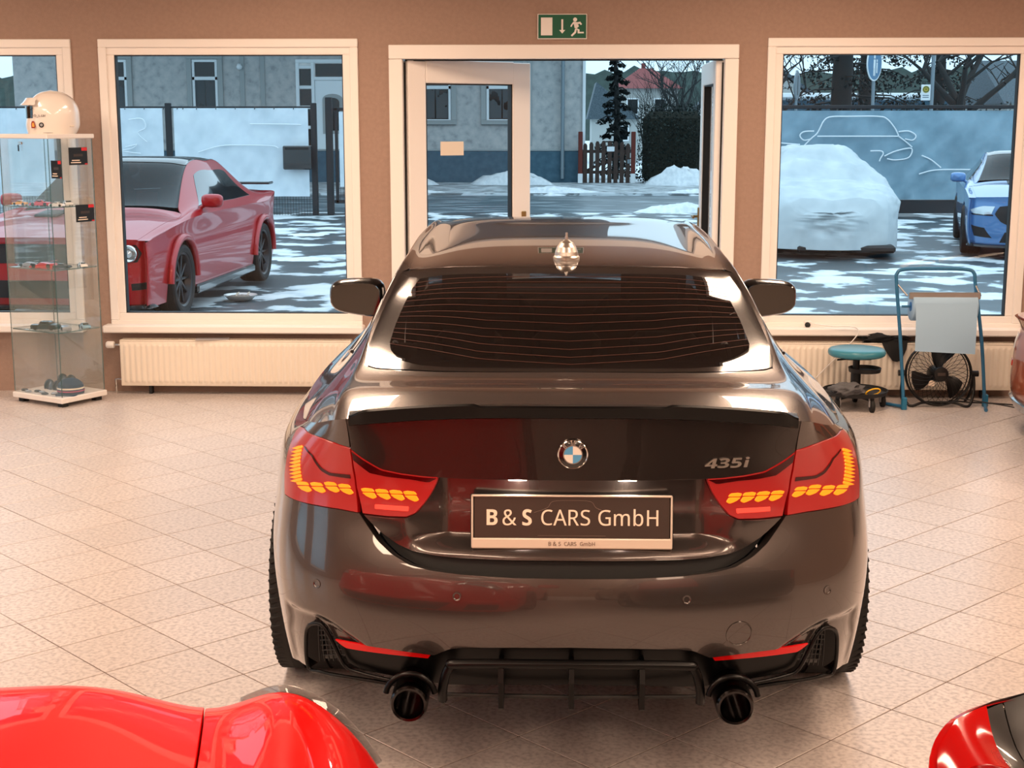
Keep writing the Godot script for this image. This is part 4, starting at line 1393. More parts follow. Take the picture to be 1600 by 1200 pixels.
# ---------- things along the window wall ----------
func radiator(label: String, x0: float, x1: float, valve_left: bool) -> void:
	var y0 := .062; var y1 := .375; var zf := WALL + .125
	var w := x1 - x0
	var r := thing("radiator", label, "radiator", Vector3(x0, 0, 0), 0, "")
	var rows := []
	var nx := int(w / .0055)
	for yy in [[y0, 0.0], [y0 + .008, .004], [y0 + .02, .006], [y0 + .03, 1.0], [y0 + .04, 1.0], [y1 - .045, 1.0], [y1 - .035, 1.0], [y1 - .025, .006], [y1 - .006, .004], [y1, 0.0]]:
		var row := PackedVector3Array()
		for i in nx + 1:
			var x := w * i / nx
			var rib := .5 + .5 * cos(TAU * x / .0385)
			var e := minf(ease01(x / .02), ease01((w - x) / .02))
			var d: float = .004 if yy[1] < 1.0 else lerpf(.004, .012, pow(rib, .6) * e)
			if yy[1] == 0.0: d = 0.0
			row.append(Vector3(x, yy[0], zf - .006 + d))
		rows.append(row)
	var f := MB.new()
	f.grid(rows, Vector3(w * .5, .2, zf - 1.0))
	obj("front_panel", f, M.radiator, r)
	obj("rear_panel", bx(Vector3(w * .5, (y0 + y1) * .5, WALL + .05), Vector3(w - .02, y1 - y0 - .02, .02), .004), M.radiator, r)
	for x in [.004, w - .004]:
		obj("side_cover", bx(Vector3(x, (y0 + y1) * .5, WALL + .08), Vector3(.008, y1 - y0, .085), .002), M.radiator, r)
	var tg := MB.new()
	tg.box(Vector3(w * .5, y1 - .004, zf - .008), Vector3(w, .01, .018), Basis.IDENTITY, .003)
	tg.box(Vector3(w * .5, y1 - .004, WALL + .045), Vector3(w, .01, .018), Basis.IDENTITY, .003)
	for i in int(w / .012):
		tg.box(Vector3(.01 + .012 * i, y1 - .005, WALL + .08), Vector3(.004, .008, .064))
	obj("top_grille", tg, M.radiator, r)
	for x in [w * .12, w * .88]:
		obj("bracket", bx(Vector3(x, .19, WALL + .025), Vector3(.03, .2, .05)), M.gasket, r)
		obj("foot", bx(Vector3(x, .032, WALL + .07), Vector3(.022, .064, .05), .003), M.gasket, r)
	var vx := -.075 if valve_left else w + .075
	var sgn := -1.0 if valve_left else 1.0
	obj("valve_knob", lt([Vector2(0, -.026), Vector2(.02, -.026), Vector2(.024, -.02), Vector2(.024, .022), Vector2(.018, .03), Vector2(0, .03)], 20, Transform3D(Basis(Vector3.BACK, PI / 2), Vector3(vx, .335, WALL + .08))), M.pvc, r)
	obj("pipe", tb([Vector3(vx + .03 * -sgn, .335, WALL + .08), Vector3(-.0 if valve_left else w, .335, WALL + .08)], .009), M.chrome, r)
	obj("pipe", tb([Vector3(0 if valve_left else w, .1, WALL + .08), Vector3(.05 * sgn + (0.0 if valve_left else w), .1, WALL + .08), Vector3(.05 * sgn + (0.0 if valve_left else w), .0, WALL + .08)], .009), M.chrome, r)

func mini_car(called: String, label: String, at: Vector3, turn: float, c: Material, len := .11, style := 0) -> void:
	var o := thing(called, label, "model car", at, turn, "")
	var s := len / .11
	# side outline (z along the length, y up) lofted across the width
	var out := V2([-.054, .006, -.054, .014, -.050, .018, -.022, .021, -.010, .031, .012, .031, .030, .021, .050, .020, .055, .014, .054, .006])
	if style == 1: out = V2([-.055, .004, -.055, .010, -.045, .013, -.018, .017, -.004, .025, .014, .025, .034, .021, .050, .022, .055, .018, .054, .004])
	if style == 2: out = V2([-.054, .006, -.054, .018, -.050, .021, -.020, .022, -.010, .034, .018, .034, .030, .023, .050, .022, .054, .016, .054, .006])
	var rows := []
	for q in [[-.0, .86, .0], [-.0, .96, .25], [0, 1.0, .6], [0, 1.0, 1.0]]:
		pass
	for k in 9:
		var t := -1.0 + k / 4.0
		var ed := pow(absf(t), 4.0)
		var row := PackedVector3Array()
		for p in out:
			var x: float = t * .0225 * (1.0 - .30 * clampf((p.y - .020) / .012, 0, 1))
			row.append(Vector3(x, lerpf(p.y, minf(p.y, .020), ed * .0) - ed * .002, p.x * (1.0 - .04 * ed)) * s)
		rows.append(row)
	var b := MB.new()
	b.grid(rows, Vector3(0, .012, 0) * s)
	for e in [rows[0], rows[8]]:
		var ctr := Vector3(e[0].x, .012 * s, 0)
		for i in e.size():
			b.tri(ctr, e[i], e[(i + 1) % e.size()], Vector3(signf(e[0].x), 0, 0))
	obj("body", b, c, o)
	var roof_y: float = (.031 if style == 0 else .025 if style == 1 else .034)
	var wn := MB.new()
	for sd in [-1.0, 1.0]:
		wn.box(Vector3(sd * .0188, roof_y - .0055, .002) * s, Vector3(.002, .0062, .024) * s, Basis(Vector3.BACK, sd * .35), .0008)
	wn.box(Vector3(0, roof_y - .0055, -.0165) * s, Vector3(.030, .0015, .012) * s, Basis(Vector3.RIGHT, -.70))
	wn.box(Vector3(0, roof_y - .0052, .0225) * s, Vector3(.030, .0015, .014) * s, Basis(Vector3.RIGHT, .50))
	obj("windows", wn, M.glass_black, o)
	for z in [-.033, .034]:
		for sd in [-1.0, 1.0]:
			obj("wheel", lt([Vector2(0, -.004), Vector2(.009, -.004), Vector2(.0095, 0), Vector2(.009, .004), Vector2(.005, .0042), Vector2(0, .0042)], 14, Transform3D(Basis(Vector3.BACK, PI / 2), Vector3(.0205 * sd, .0095, z) * s).scaled_local(Vector3.ONE * s)), M.tyre, o)
	if style == 1:
		obj("wing", bx(Vector3(0, .031, .050) * s, Vector3(.044, .0015, .008) * s), c, o)

func build_interior() -> void:
	radiator("cream ribbed panel radiator below the window with the red car", -2.921, -1.36, true)
	radiator("cream ribbed panel radiator behind the stool and fan", 1.43, 3.054, false)
	var sheet := obj("paper_sheet", bx(Vector3(-2.30, .3795, WALL + .085), Vector3(.22, .0015, .10), 0, Basis(Vector3.UP, .15)), M.paper_grey)
	tag(sheet, "sheet of grey paper lying on the left radiator", "paper")
	# --- glass cabinet standing cornerwise
	var cb := thing("display_cabinet", "tall frameless glass display cabinet with model cars on its shelves", "cabinet", Vector3(-3.27, 0, -9.285), deg_to_rad(-30.7))
	var A := .24; var B := .19
	var HT := 1.742
	obj("base_board", bx(Vector3(0, .048, 0), Vector3(2 * A, .036, 2 * B), .004), M.cabinet_white, cb)
	obj("top_board", bx(Vector3(0, HT - .014, 0), Vector3(2 * A, .028, 2 * B), .004), M.cabinet_white, cb)
	for s in [[-1, -1], [1, -1], [-1, 1], [1, 1]]:
		obj("foot", bx(Vector3(s[0] * (A - .05), .015, s[1] * (B - .05)), Vector3(.05, .03, .05), .004), M.gasket, cb)
	for s in [-1.0, 1.0]:
		obj("glass_side", bx(Vector3(s * (A - .012), HT * .5 + .02, 0), Vector3(.004, HT - .10, 2 * B - .03)), M.shelf_glass, cb)
		obj("glass_side", bx(Vector3(0, HT * .5 + .02, s * (B - .012)), Vector3(2 * A - .03, HT - .10, .004)), M.shelf_glass, cb)
		for t in [-1.0, 1.0]:
			obj("glass_edge", bx(Vector3(s * (A - .012), HT * .5 + .02, t * (B - .014)), Vector3(.0045, HT - .10, .0045)), M.glass_edge, cb)
	var ys := [1.285, .888, .485]
	for y in ys:
		obj("shelf", bx(Vector3(0, y, 0), Vector3(2 * A - .04, .006, 2 * B - .04)), M.shelf_glass, cb)
		obj("shelf_edge", ring_xz(A - .02, B - .02, y, .003), M.glass_edge, cb)
	obj("lock", bx(Vector3(-.02, 1.685, B - .006), Vector3(.035, .016, .012), .003), M.chrome, cb)
	obj("key", bx(Vector3(-.03, 1.655, B + .002), Vector3(.012, .04, .004), .001), M.gloss_black, cb)
	var X := cb.transform
	# model cars on the shelves
	var mc := [["red model sports car on the top cabinet shelf", .04, .10, 0, "toy_red", .14, 0], ["white model car on the top cabinet shelf", .15, -.02, 0, "toy_white", .12, 0], ["white model car near the glass on the top shelf", .19, .10, 0, "toy_white", .1, 2], ["yellow model car on the top cabinet shelf", -.16, .10, 0, "toy_yellow", .1, 2], ["black model car on the top cabinet shelf", -.10, -.03, 0, "gloss_black", .12, 1],
		["red winged racing model on the middle cabinet shelf", .03, .10, 1, "toy_red", .17, 1], ["silver model car on the middle cabinet shelf", -.14, .08, 1, "toy_silver", .13, 1], ["dark grey model car on the middle cabinet shelf", .16, .06, 1, "toy_dark", .12, 0], ["white model car on the middle cabinet shelf", .19, -.08, 1, "toy_white", .11, 0],
		["dark green classic model saloon on the lowest glass shelf", .02, .10, 2, "toy_green", .19, 2], ["silver model car on the lowest glass shelf", .13, .04, 2, "toy_silver", .14, 1], ["pale blue model car on the lowest glass shelf", .18, -.08, 2, "toy_blue", .13, 0]]
	for q in mc:
		mini_car("model_car", q[0], X * Vector3(q[1], ys[q[3]] + .003, q[2]), X.basis.get_euler().y + PI * .5 + (.35 if q[2] > .05 else -.5), M[q[4]], q[5], q[6])
	# black cards with red corners stuck to the glass
	for q in [[122, 244, "black card with red corners on the cabinet glass, highest of three"], [88, 265, "black card with red corners on the cabinet's front glass"], [133, 333, "black card with red corners on the cabinet glass, lowest of three"]]:
		var right_face: bool = q[0] > 100
		var nrm: Vector3 = X.basis.x if right_face else X.basis.z
		var org: Vector3 = X * (Vector3(A - .0092, 0, 0) if right_face else Vector3(0, 0, B - .0092))
		var dr := ray(q[0], q[1])
		var hp := CAM + dr * ((org - CAM).dot(nrm) / dr.dot(nrm))
		var cd := thing("info_card", q[2], "card", hp, 0, "cards on the cabinet glass")
		cd.basis = facing(nrm)
		var cs := .085
		if right_face: cs = .10
		obj("card", bx(Vector3.ZERO, Vector3(cs * (1.5 if right_face else 1.1), .11, .002)), M.card_black, cd)
		var ww := cs * (1.5 if right_face else 1.1)
		obj("red_corner", bx(Vector3(ww * .34, .044, .0012), Vector3(ww * .3, .02, .001)), M.card_red, cd)
		obj("red_corner", bx(Vector3(ww * .42, -.05, .0012), Vector3(ww * .14, .008, .001)), M.card_red, cd)
		for k in 2:
			obj("print_line", bx(Vector3(-ww * .14, -.026 - .014 * k, .0012), Vector3(ww * (.42 + .12 * k), .006, .001)), M.letter_cream, cd)
		obj("picture", bx(Vector3(0, .006, .0012), Vector3(ww * .5, .016, .001)), M.plate_brown, cd)
	# cap, sunglasses, watch stand and odds and ends on the cabinet floor
	var cap := thing("cap", "blue peaked cap with pink and white stripe inside the cabinet", "cap", X * Vector3(.13, .066, .02), X.basis.get_euler().y + .5)
	var cr := MB.new()
	cr.lathe([Vector2(.085, 0), Vector2(.088, .03), Vector2(.078, .065), Vector2(.05, .09), Vector2(.02, .10), Vector2(0, .101)], 24)
	obj("crown", cr, M.cap_blue, cap)
	var br := []
	for i in 13:
		var t := -PI / 2 + (i - 6) / 6.0 * 1.0
		br.append(Vector2(cos(t), -sin(t)) * .083)
	for i in 13:
		var t := -PI / 2 - (i - 6) / 6.0 * .9
		br.append(Vector2(cos(t) * .088, -sin(t) * .155))
	obj("peak", pz(br, .005, Transform3D(Basis(Vector3.RIGHT, PI / 2 + .12), Vector3(0, .012, 0))), M.cap_blue, cap)
	obj("stripe", lt([Vector2(.0885, .018), Vector2(.0892, .026)], 24), M.cap_pink, cap)
	obj("stripe", lt([Vector2(.0888, .034), Vector2(.0865, .044)], 24), M.paper, cap)
	for q in [[-.06, .0, .05, "round dark goggles lying in the cabinet"], [0.0, -.06, .12, "round pale goggles propped up in the cabinet"]]:
		var g := thing("goggles", q[3], "goggles", X * Vector3(q[0], .066 + q[2] * .5, q[1]), X.basis.get_euler().y)
		for s in [-1.0, 1.0]:
			obj("rim", lt([Vector2(.036, -.008), Vector2(.042, -.004), Vector2(.042, .008), Vector2(.034, .010)], 20, Transform3D(Basis(Vector3.RIGHT, PI / 2 - .3), Vector3(.042 * s, 0, 0))), M.gloss_black, g)
			obj("lens", lt([Vector2(.035, .002), Vector2(0, .006)], 20, Transform3D(Basis(Vector3.RIGHT, PI / 2 - .3), Vector3(.042 * s, 0, 0))), M.mirror, g)
		obj("strap", tb(smooth([Vector3(-.08, 0, 0), Vector3(-.07, -.02, -.05), Vector3(0, -.02, -.09), Vector3(.07, -.02, -.05), Vector3(.08, 0, 0)], 4), .008, 6), M.cloth_dark, g)
	for k in 6:
		var pb := obj("pebble", lt([Vector2(0, 0), Vector2(.016, .002), Vector2(.02, .008), Vector2(.012, .015), Vector2(0, .017)], 10, Transform3D(Basis.from_euler(Vector3(0, k * 1.3, 0)).scaled(Vector3(1.3, 1, .8)), X * Vector3(-.19 + .055 * k, .066, .13 + .02 * sin(k * 2.0)))), M.toy_silver if k % 2 else M.card_black)
		tag(pb, "small grey souvenir stone on the cabinet floor" if k % 2 else "small black souvenir stone on the cabinet floor", "stone", "souvenir stones in the cabinet")
	build_helmet(X)
	build_workshop()
func ring_xz(a: float, b: float, y: float, t: float) -> MB:
	var m := MB.new()
	for s in [-1.0, 1.0]:
		m.box(Vector3(0, y, s * b), Vector3(2 * a, .007, t))
		m.box(Vector3(s * a, y, 0), Vector3(t, .007, 2 * b))
	return m

func build_helmet(X: Transform3D) -> void:
	# full-face rally helmet turned to the left, standing on the cabinet
	var h := thing("helmet", "white racing helmet with peak and small badges standing on the cabinet", "helmet", Vector3(-3.215, 1.742, -9.27), deg_to_rad(4))
	# side outline, nose towards -x
	var sh := []
	var n := 20
	for i in n + 1:
		var t := float(i) / n            # bottom to top
		var y := .275 * t
		var row := PackedVector3Array()
		var k := sqrt(maxf(0.0, 1.0 - pow(maxf(0.0, (t - .42) / .58), 2.2)))
		var front := (-.150 if t < .40 else -.150 + .0 * t) * k - .012 * sin(PI * clampf(t / .4, 0, 1))
		var back := .172 * k - .03 * pow(maxf(0, 1.0 - t / .25), 2.0)
		var half := .122 * pow(k, .9) * (1.0 - .10 * pow(maxf(0, 1.0 - t / .3), 2.0))
		for j in 33:
			var a := TAU * j / 32.0
			var cx := cos(a); var sz := sin(a)
			var x := (back if cx > 0 else -front) * signf(cx) * pow(absf(cx), .85)
			row.append(Vector3(x, y, half * signf(sz) * pow(absf(sz), .85)))
		sh.append(row)
	var m := MB.new()
	m.grid(sh, Vector3(0, .13, 0), true)
	obj("shell", m, M.helmet_white, h)
	# visor opening and peak
	var vis := []
	for i in 5:
		var y := .098 + .075 * i / 4.0
		var row := PackedVector3Array()
		for j in 13:
			var a := PI + (j - 6) / 6.0 * .98
			row.append(Vector3(cos(a) * .163, y, sin(a) * .128))
		vis.append(row)
	m = MB.new()
	m.grid(vis, Vector3(0, .13, 0))
	obj("eye_opening", m, M.glass_black, h)
	var pk := []
	for i in 5:
		var u := i / 4.0
		var row := PackedVector3Array()
		for j in 13:
			var a := PI + (j - 6) / 6.0 * 1.15
			var r := .155 + .04 * (1 - u) * pow(maxf(0, -cos(a)), .6)
			row.append(Vector3(cos(a) * r, .180 + .030 * u * (1.0 + .5 * u), sin(a) * (.126 + .012 * (1 - u))))
		pk.append(row)
	m = MB.new()
	m.grid(pk, Vector3(0, .15, 0))
	m.grid([pk[0], shifted(pk[0], Vector3(.01, .012, 0))], Vector3(0, .1, 0))
	obj("peak", m, M.helmet_white, h)
	obj("neck_rim", lt([Vector2(.118, -.001), Vector2(.126, .006), Vector2(.118, .012)], 32, Transform3D(Basis.IDENTITY.scaled(Vector3(1.15, 1, .9)), Vector3(.0, .001, 0))), M.gloss_black, h)
	text_on("lettering", "b_s.cars", .017, M.card_black, h, Transform3D(Basis(Vector3.UP, .04), Vector3(-.035, .115, .1225)), .001)
	text_on("lettering", "@", .012, M.letter_brown, h, Transform3D(Basis(Vector3.UP, -.12), Vector3(-.088, .113, .1185)), .001)
	var bd := pz(V2([-.013, -.022, .010, -.022, .014, -.010, .010, .004, .006, .022, -.008, .022, -.014, .004]), .0015, Transform3D(Basis(Vector3.UP, -.14), Vector3(-.088, .058, .1165)))
	obj("badge", bd, M.badge_red, h)
	obj("badge_centre", pz(V2([-.007, -.014, .006, -.014, .008, -.006, .004, .012, -.005, .012, -.008, 0]), .0015, Transform3D(Basis(Vector3.UP, -.14), Vector3(-.088, .058, .118))), M.toy_yellow, h)
	obj("round_badge", lt([Vector2(.016, 0), Vector2(.016, .0015), Vector2(0, .002)], 20, Transform3D(Basis(Vector3.RIGHT, PI / 2), Vector3(-.036, .056, .1205))), M.card_black, h)
	obj("round_badge_centre", lt([Vector2(.009, .0015), Vector2(.009, .0025), Vector2(0, .003)], 16, Transform3D(Basis(Vector3.RIGHT, PI / 2), Vector3(-.036, .056, .1205))), M.toy_silver, h)
	for q in [[-.098, .152], [-.090, .160]]:
		obj("screw", lt([Vector2(.004, 0), Vector2(.004, .002), Vector2(0, .002)], 10, Transform3D(Basis(Vector3.RIGHT, PI / 2), Vector3(q[0], q[1], .113))), M.card_black, h)
	obj("rear_vent", bx(Vector3(.138, .05, .07), Vector3(.03, .008, .03), .003, Basis(Vector3.UP, .6)), M.radiator, h)
func shifted(a: PackedVector3Array, d: Vector3) -> PackedVector3Array:
	var o := PackedVector3Array()
	for p in a: o.append(p + d)
	return o

func build_workshop() -> void:
	# --- rolling stool
	var st := thing("rolling_stool", "low rolling stool with round teal seat and tool tray", "stool", Vector3(1.945, 0, -9.20))
	obj("seat", lt([Vector2(0, .338), Vector2(.165, .338), Vector2(.178, .346), Vector2(.183, .360), Vector2(.180, .376), Vector2(.168, .386), Vector2(.14, .390), Vector2(0, .392)], 40), M.teal, st)
	obj("seat_plate", bx(Vector3(0, .330, 0), Vector3(.16, .016, .16), .004), M.plastic, st)
	obj("lever", tb([Vector3(0, .322, 0), Vector3(-.11, .318, .03), Vector3(-.13, .316, .03)], .006), M.plastic, st)
	obj("column", lt([Vector2(.032, .10), Vector2(.032, .24), Vector2(.022, .242), Vector2(.022, .33)], 20), M.plastic, st)
	obj("ring_tray", lt([Vector2(.03, .235), Vector2(.10, .235), Vector2(.105, .262), Vector2(.10, .264), Vector2(.096, .242), Vector2(.03, .242)], 28, Transform3D(Basis.IDENTITY, Vector3(.055, 0, 0))), M.plastic, st)
	obj("tray", lt([Vector2(0, .095), Vector2(.20, .095), Vector2(.208, .12), Vector2(.202, .122), Vector2(.195, .104), Vector2(0, .104)], 32), M.plastic, st)
	for k in 5:
		var a := TAU * k / 5 + 1.15
		var p := Vector3(cos(a) * .185, 0, sin(a) * .185)
		obj("base_leg", tb([Vector3(0, .088, 0), p + Vector3(0, .082, 0)], .016), M.plastic, st)
		obj("caster_wheel", lt([Vector2(0, -.013), Vector2(.036, -.013), Vector2(.04, -.008), Vector2(.04, .008), Vector2(.036, .013), Vector2(0, .013)], 22, Transform3D(Basis(Vector3(0, 0, 1), Vector3(cos(a + .5), 0, sin(a + .5)).cross(Vector3.UP), Vector3.UP).orthonormalized(), p + Vector3(0, .04, 0))), M.tyre, st)
		obj("caster_fork", bx(p + Vector3(-cos(a) * .012, .062, -sin(a) * .012), Vector3(.022, .06, .034), .006, Basis(Vector3.UP, -a)), M.paper_grey, st)
	var rag := _lump(.10, .04, 5, .45)
	var ro := obj("rag", rag, M.rag_grey)
	ro.position = Vector3(1.87, .145, -9.07)
	tag(ro, "crumpled grey rag lying on the stool's tray", "rag")
	var lp := []
	for k in 14:
		var t := TAU * k / 14.0
		lp.append(Vector3(2.02 + cos(t) * .045, .135 + sin(t) * .022 + .01 * cos(t), -9.02 + .01 * sin(t)))
	var yl := MB.new()
	yl.tube(lp, .005, 6, true, true)
	tag(obj("yellow_loop", yl, M.yellow), "yellow cord loop hanging over the stool's tray", "cord")
	# --- floor fan
	var fn := thing("floor_fan", "black metal floor fan standing under the paper roll", "fan", Vector3(2.49, 0, -9.27), -.03)
	var R := .205
	var fc := Vector3(0, .212, 0)
	var fx := Transform3D(Basis(Vector3.RIGHT, PI / 2 - .12), fc)
	for q in [[-.055, R - .004], [.055, R - .004], [0.0, R]]:
		var rim := MB.new()
		var pts := []
		for k in 48: pts.append(fx * Vector3(cos(TAU * k / 48) * q[1], q[0], sin(TAU * k / 48) * q[1]))
		rim.tube(pts, .006 if q[0] == 0 else .004, 6, true, true)
		obj("cage_hoop", rim, M.fan_black, fn)
	for sd in [-1.0, 1.0]:
		for k in 30:
			var wr := MB.new()
			var pts := []
			for i in 6:
				var t := i / 5.0
				var a: float = TAU * k / 30 + t * .55 * sd
				pts.append(fx * Vector3(cos(a) * lerpf(.045, R - .004, t), sd * (.055 + .028 * (1 - t * t)), sin(a) * lerpf(.045, R - .004, t)))
			wr.tube(pts, .0014, 4)
			obj("cage_wire", wr, M.fan_black, fn)
		obj("cage_cap", lt([Vector2(0, .089), Vector2(.045, .087), Vector2(.048, .08), Vector2(0, .08)], 20, fx if sd > 0 else fx * Transform3D(Basis(Vector3.RIGHT, PI), Vector3.ZERO)), M.fan_black, fn)
	obj("motor", lt([Vector2(0, -.11), Vector2(.05, -.108), Vector2(.055, -.09), Vector2(.055, -.02), Vector2(.03, .03), Vector2(0, .035)], 22, fx), M.fan_black, fn)
	for k in 3:
		var a0 := TAU * k / 3 + .5
		var rows := []
		for i in 6:
			var t := i / 5.0
			var row := PackedVector3Array()
			for j in 7:
				var a := a0 + (j - 3) / 3.0 * lerpf(.28, .46, sin(PI * t * .75)) + t * .25
				var r := lerpf(.04, .175, t)
				row.append(fx * Vector3(cos(a) * r, (j - 3) * .010, sin(a) * r))
			rows.append(row)
		var bl := MB.new()
		bl.grid(rows, Vector3.ZERO, false, fx.basis.y)
		obj("blade", bl, M.fan_black, fn)
	obj("label_plate", bx(fx * Vector3(0, .092, .0), Vector3(.05, .02, .004), .001, Basis(Vector3.RIGHT, -.12)), M.plate_brown, fn)
	obj("sticker", lt([Vector2(.02, 0), Vector2(.02, .002), Vector2(0, .002)], 18, fx * Transform3D(Basis.IDENTITY, Vector3(-.055, .066, .06))), M.letter_cream, fn)
	for sd in [-1.0, 1.0]:
		obj("stand", tb(smooth([Vector3(sd * .225, .215, 0), Vector3(sd * .228, .12, .02), Vector3(sd * .205, .03, .05), Vector3(sd * .17, .012, .07), Vector3(sd * .10, .03, .05), Vector3(0, .03, .04)], 4), .009), M.fan_black, fn)
		obj("stand", tb(smooth([Vector3(sd * .225, .215, 0), Vector3(sd * .222, .08, -.05), Vector3(sd * .2, .012, -.09)], 4), .009), M.fan_black, fn)
		obj("knob", lt([Vector2(0, -.02), Vector2(.02, -.02), Vector2(.02, .02), Vector2(0, .02)], 14, Transform3D(Basis(Vector3.BACK, PI / 2), Vector3(sd * .235, .215, 0))), M.fan_black, fn)
	var cb := tb(smooth([Vector3(2.58, .03, -9.30), Vector3(2.72, .008, -9.36), Vector3(2.95, .007, -9.30), Vector3(3.25, .007, -9.15), Vector3(3.7, .007, -9.2)], 8), .005, 6)
	tag(obj("power_cable", cb, M.plastic), "black power cable running from the fan across the floor", "cable")
	var cb2 := tb(smooth([Vector3(2.60, .06, -9.24), Vector3(2.85, .03, -9.18), Vector3(3.1, .006, -9.10), Vector3(3.6, .006, -9.05)], 8), .004, 6)
	tag(obj("power_cable", cb2, M.plastic), "second black cable looping beside the fan to the bronze car", "cable")
	# --- paper roll on a blue tube stand
	var rs := thing("paper_roll_stand", "blue tubular floor stand carrying a wide paper roll", "stand", Vector3(2.45, 0, -9.19))
	obj("tube_frame", tb(smooth([Vector3(-.205, .0, .06), Vector3(-.235, .42, .02), Vector3(-.272, .80, -.01), Vector3(-.27, .87, -.015), Vector3(-.22, .895, -.02), Vector3(0, .90, -.02), Vector3(.17, .895, -.02), Vector3(.215, .87, -.015), Vector3(.225, .80, -.01), Vector3(.285, .42, .0), Vector3(.345, .0, -.06)], 5), .0115, 10), M.stand_blue, rs)
	for q in [[Vector3(-.205, .02, .06), Vector3(-.30, .012, -.10)], [Vector3(.345, .02, -.06), Vector3(.30, .012, .12)]]:
		obj("foot_bar", tb([q[0], q[1]], .0115, 10), M.stand_blue, rs)
		obj("joint", bx(q[0] + Vector3(0, .02, 0), Vector3(.034, .085, .034), .006), M.stand_teal, rs)
	obj("cutter_bar", bx(Vector3(.02, .735, .05), Vector3(.45, .045, .02), .005), M.grey_metal, rs)
	obj("side_rod", tb([Vector3(-.265, .80, -.01), Vector3(-.215, .735, .05)], .006), M.grey_metal, rs)
	obj("side_rod", tb([Vector3(.225, .80, -.01), Vector3(.245, .735, .05)], .006), M.grey_metal, rs)
	obj("axle", tb([Vector3(-.235, .66, .0), Vector3(.245, .66, .0)], .008), M.stand_blue, rs)
	var pr := thing("paper_roll", "wide pale blue paper roll hanging on the blue stand", "paper roll", Vector3(2.45, 0, -9.19))
	obj("roll", lt([Vector2(.028, -.19), Vector2(.088, -.19), Vector2(.09, -.187), Vector2(.09, .212), Vector2(.088, .215), Vector2(.028, .215)], 36, Transform3D(Basis(Vector3.BACK, -PI / 2), Vector3(.012, .66, 0))), M.roll_blue, pr)
	obj("core", lt([Vector2(.010, -.193), Vector2(.030, -.193), Vector2(.030, .217), Vector2(.010, .217)], 22, Transform3D(Basis(Vector3.BACK, -PI / 2), Vector3(.012, .66, 0))), M.core_blue, pr)
	var rows := []
	for i in 9:
		var t := i / 8.0
		var row := PackedVector3Array()
		for j in 9:
			var u := j / 8.0
			row.append(Vector3(-.168 + .382 * u, .69 - .30 * t + .035 * u * 0 - .02 * t * u, .088 + .03 * t + .012 * sin(t * 3.0 + u)))
		rows.append(row)
	var hs := MB.new()
	hs.grid(rows, Vector3(0, .5, -1))
	var rows2 := []
	for r in rows: rows2.append(shifted(r, Vector3(0, 0, -.001)))
	hs.grid(rows2, Vector3(0, .5, 1))
	obj("hanging_sheet", hs, M.roll_blue, pr)
	# --- black cloth on the radiator, socket and white cable on the sill
	var cl := _lump(.15, .045, 9, .5)
	var co := obj("black_cloth", cl, M.cloth_dark)
	co.position = Vector3(2.19, .405, WALL + .09)
	co.scale = Vector3(1.0, .75, .42)
	tag(co, "crumpled black cloth draped over the right radiator", "cloth")
	var fold := MB.new()
	fold.grid([PackedVector3Array([Vector3(2.16, .40, WALL + .12), Vector3(2.24, .41, WALL + .13), Vector3(2.34, .40, WALL + .12)]), PackedVector3Array([Vector3(2.19, .33, WALL + .142), Vector3(2.25, .335, WALL + .15), Vector3(2.33, .34, WALL + .142)]), PackedVector3Array([Vector3(2.24, .26, WALL + .145), Vector3(2.27, .255, WALL + .148), Vector3(2.30, .265, WALL + .145)])], Vector3(2.25, .3, -12))
	var fo := obj("hanging_corner", fold, M.cloth_dark, co)
	fo.transform = co.transform.affine_inverse()
	var so := thing("power_socket", "small white wall socket on the right window frame with a black plug", "socket", on_z(1262, 507, WALL + .02))
	obj("box", bx(Vector3.ZERO, Vector3(.05, .05, .03), .006), M.pvc, so)
	obj("plug", lt([Vector2(.018, 0), Vector2(.018, .014), Vector2(.01, .02), Vector2(0, .02)], 16, Transform3D(Basis(Vector3.RIGHT, PI / 2), Vector3(-.004, 0, .014))), M.plastic, so)
	var wc := tb(smooth([on_z(1272, 506, WALL + .045), on_z(1300, 510, WALL + .12), on_z(1325, 510, WALL + .125), on_z(1340, 514, WALL + .13), on_z(1336, 528, WALL + .14), on_z(1290, 575, WALL + .15), on_z(1275, 590, WALL + .15)], 6), .0035, 6)
	tag(obj("white_cable", wc, M.pvc), "thin white cable hanging from the sill behind the stool", "cable")
func _lump(r: float, h: float, sd: int, amp: float) -> MB:
	var nz := FastNoiseLite.new()
	nz.seed = sd
	nz.frequency = 9.0
	var rows := []
	for i in 13:
		var t := PI * i / 12.0
		var row := PackedVector3Array()
		for j in 25:
			var a := TAU * (j % 24) / 24.0
			var d := Vector3(sin(t) * cos(a), cos(t), sin(t) * sin(a))
			var k := 1.0 + amp * nz.get_noise_3d(d.x * .2, d.y * .2, d.z * .2) * 1.6
			row.append(Vector3(d.x * r * k, d.y * h * k, d.z * r * k * .8))
		rows.append(row)
	var m := MB.new()
	m.grid(rows, Vector3.ZERO, true)
	return m

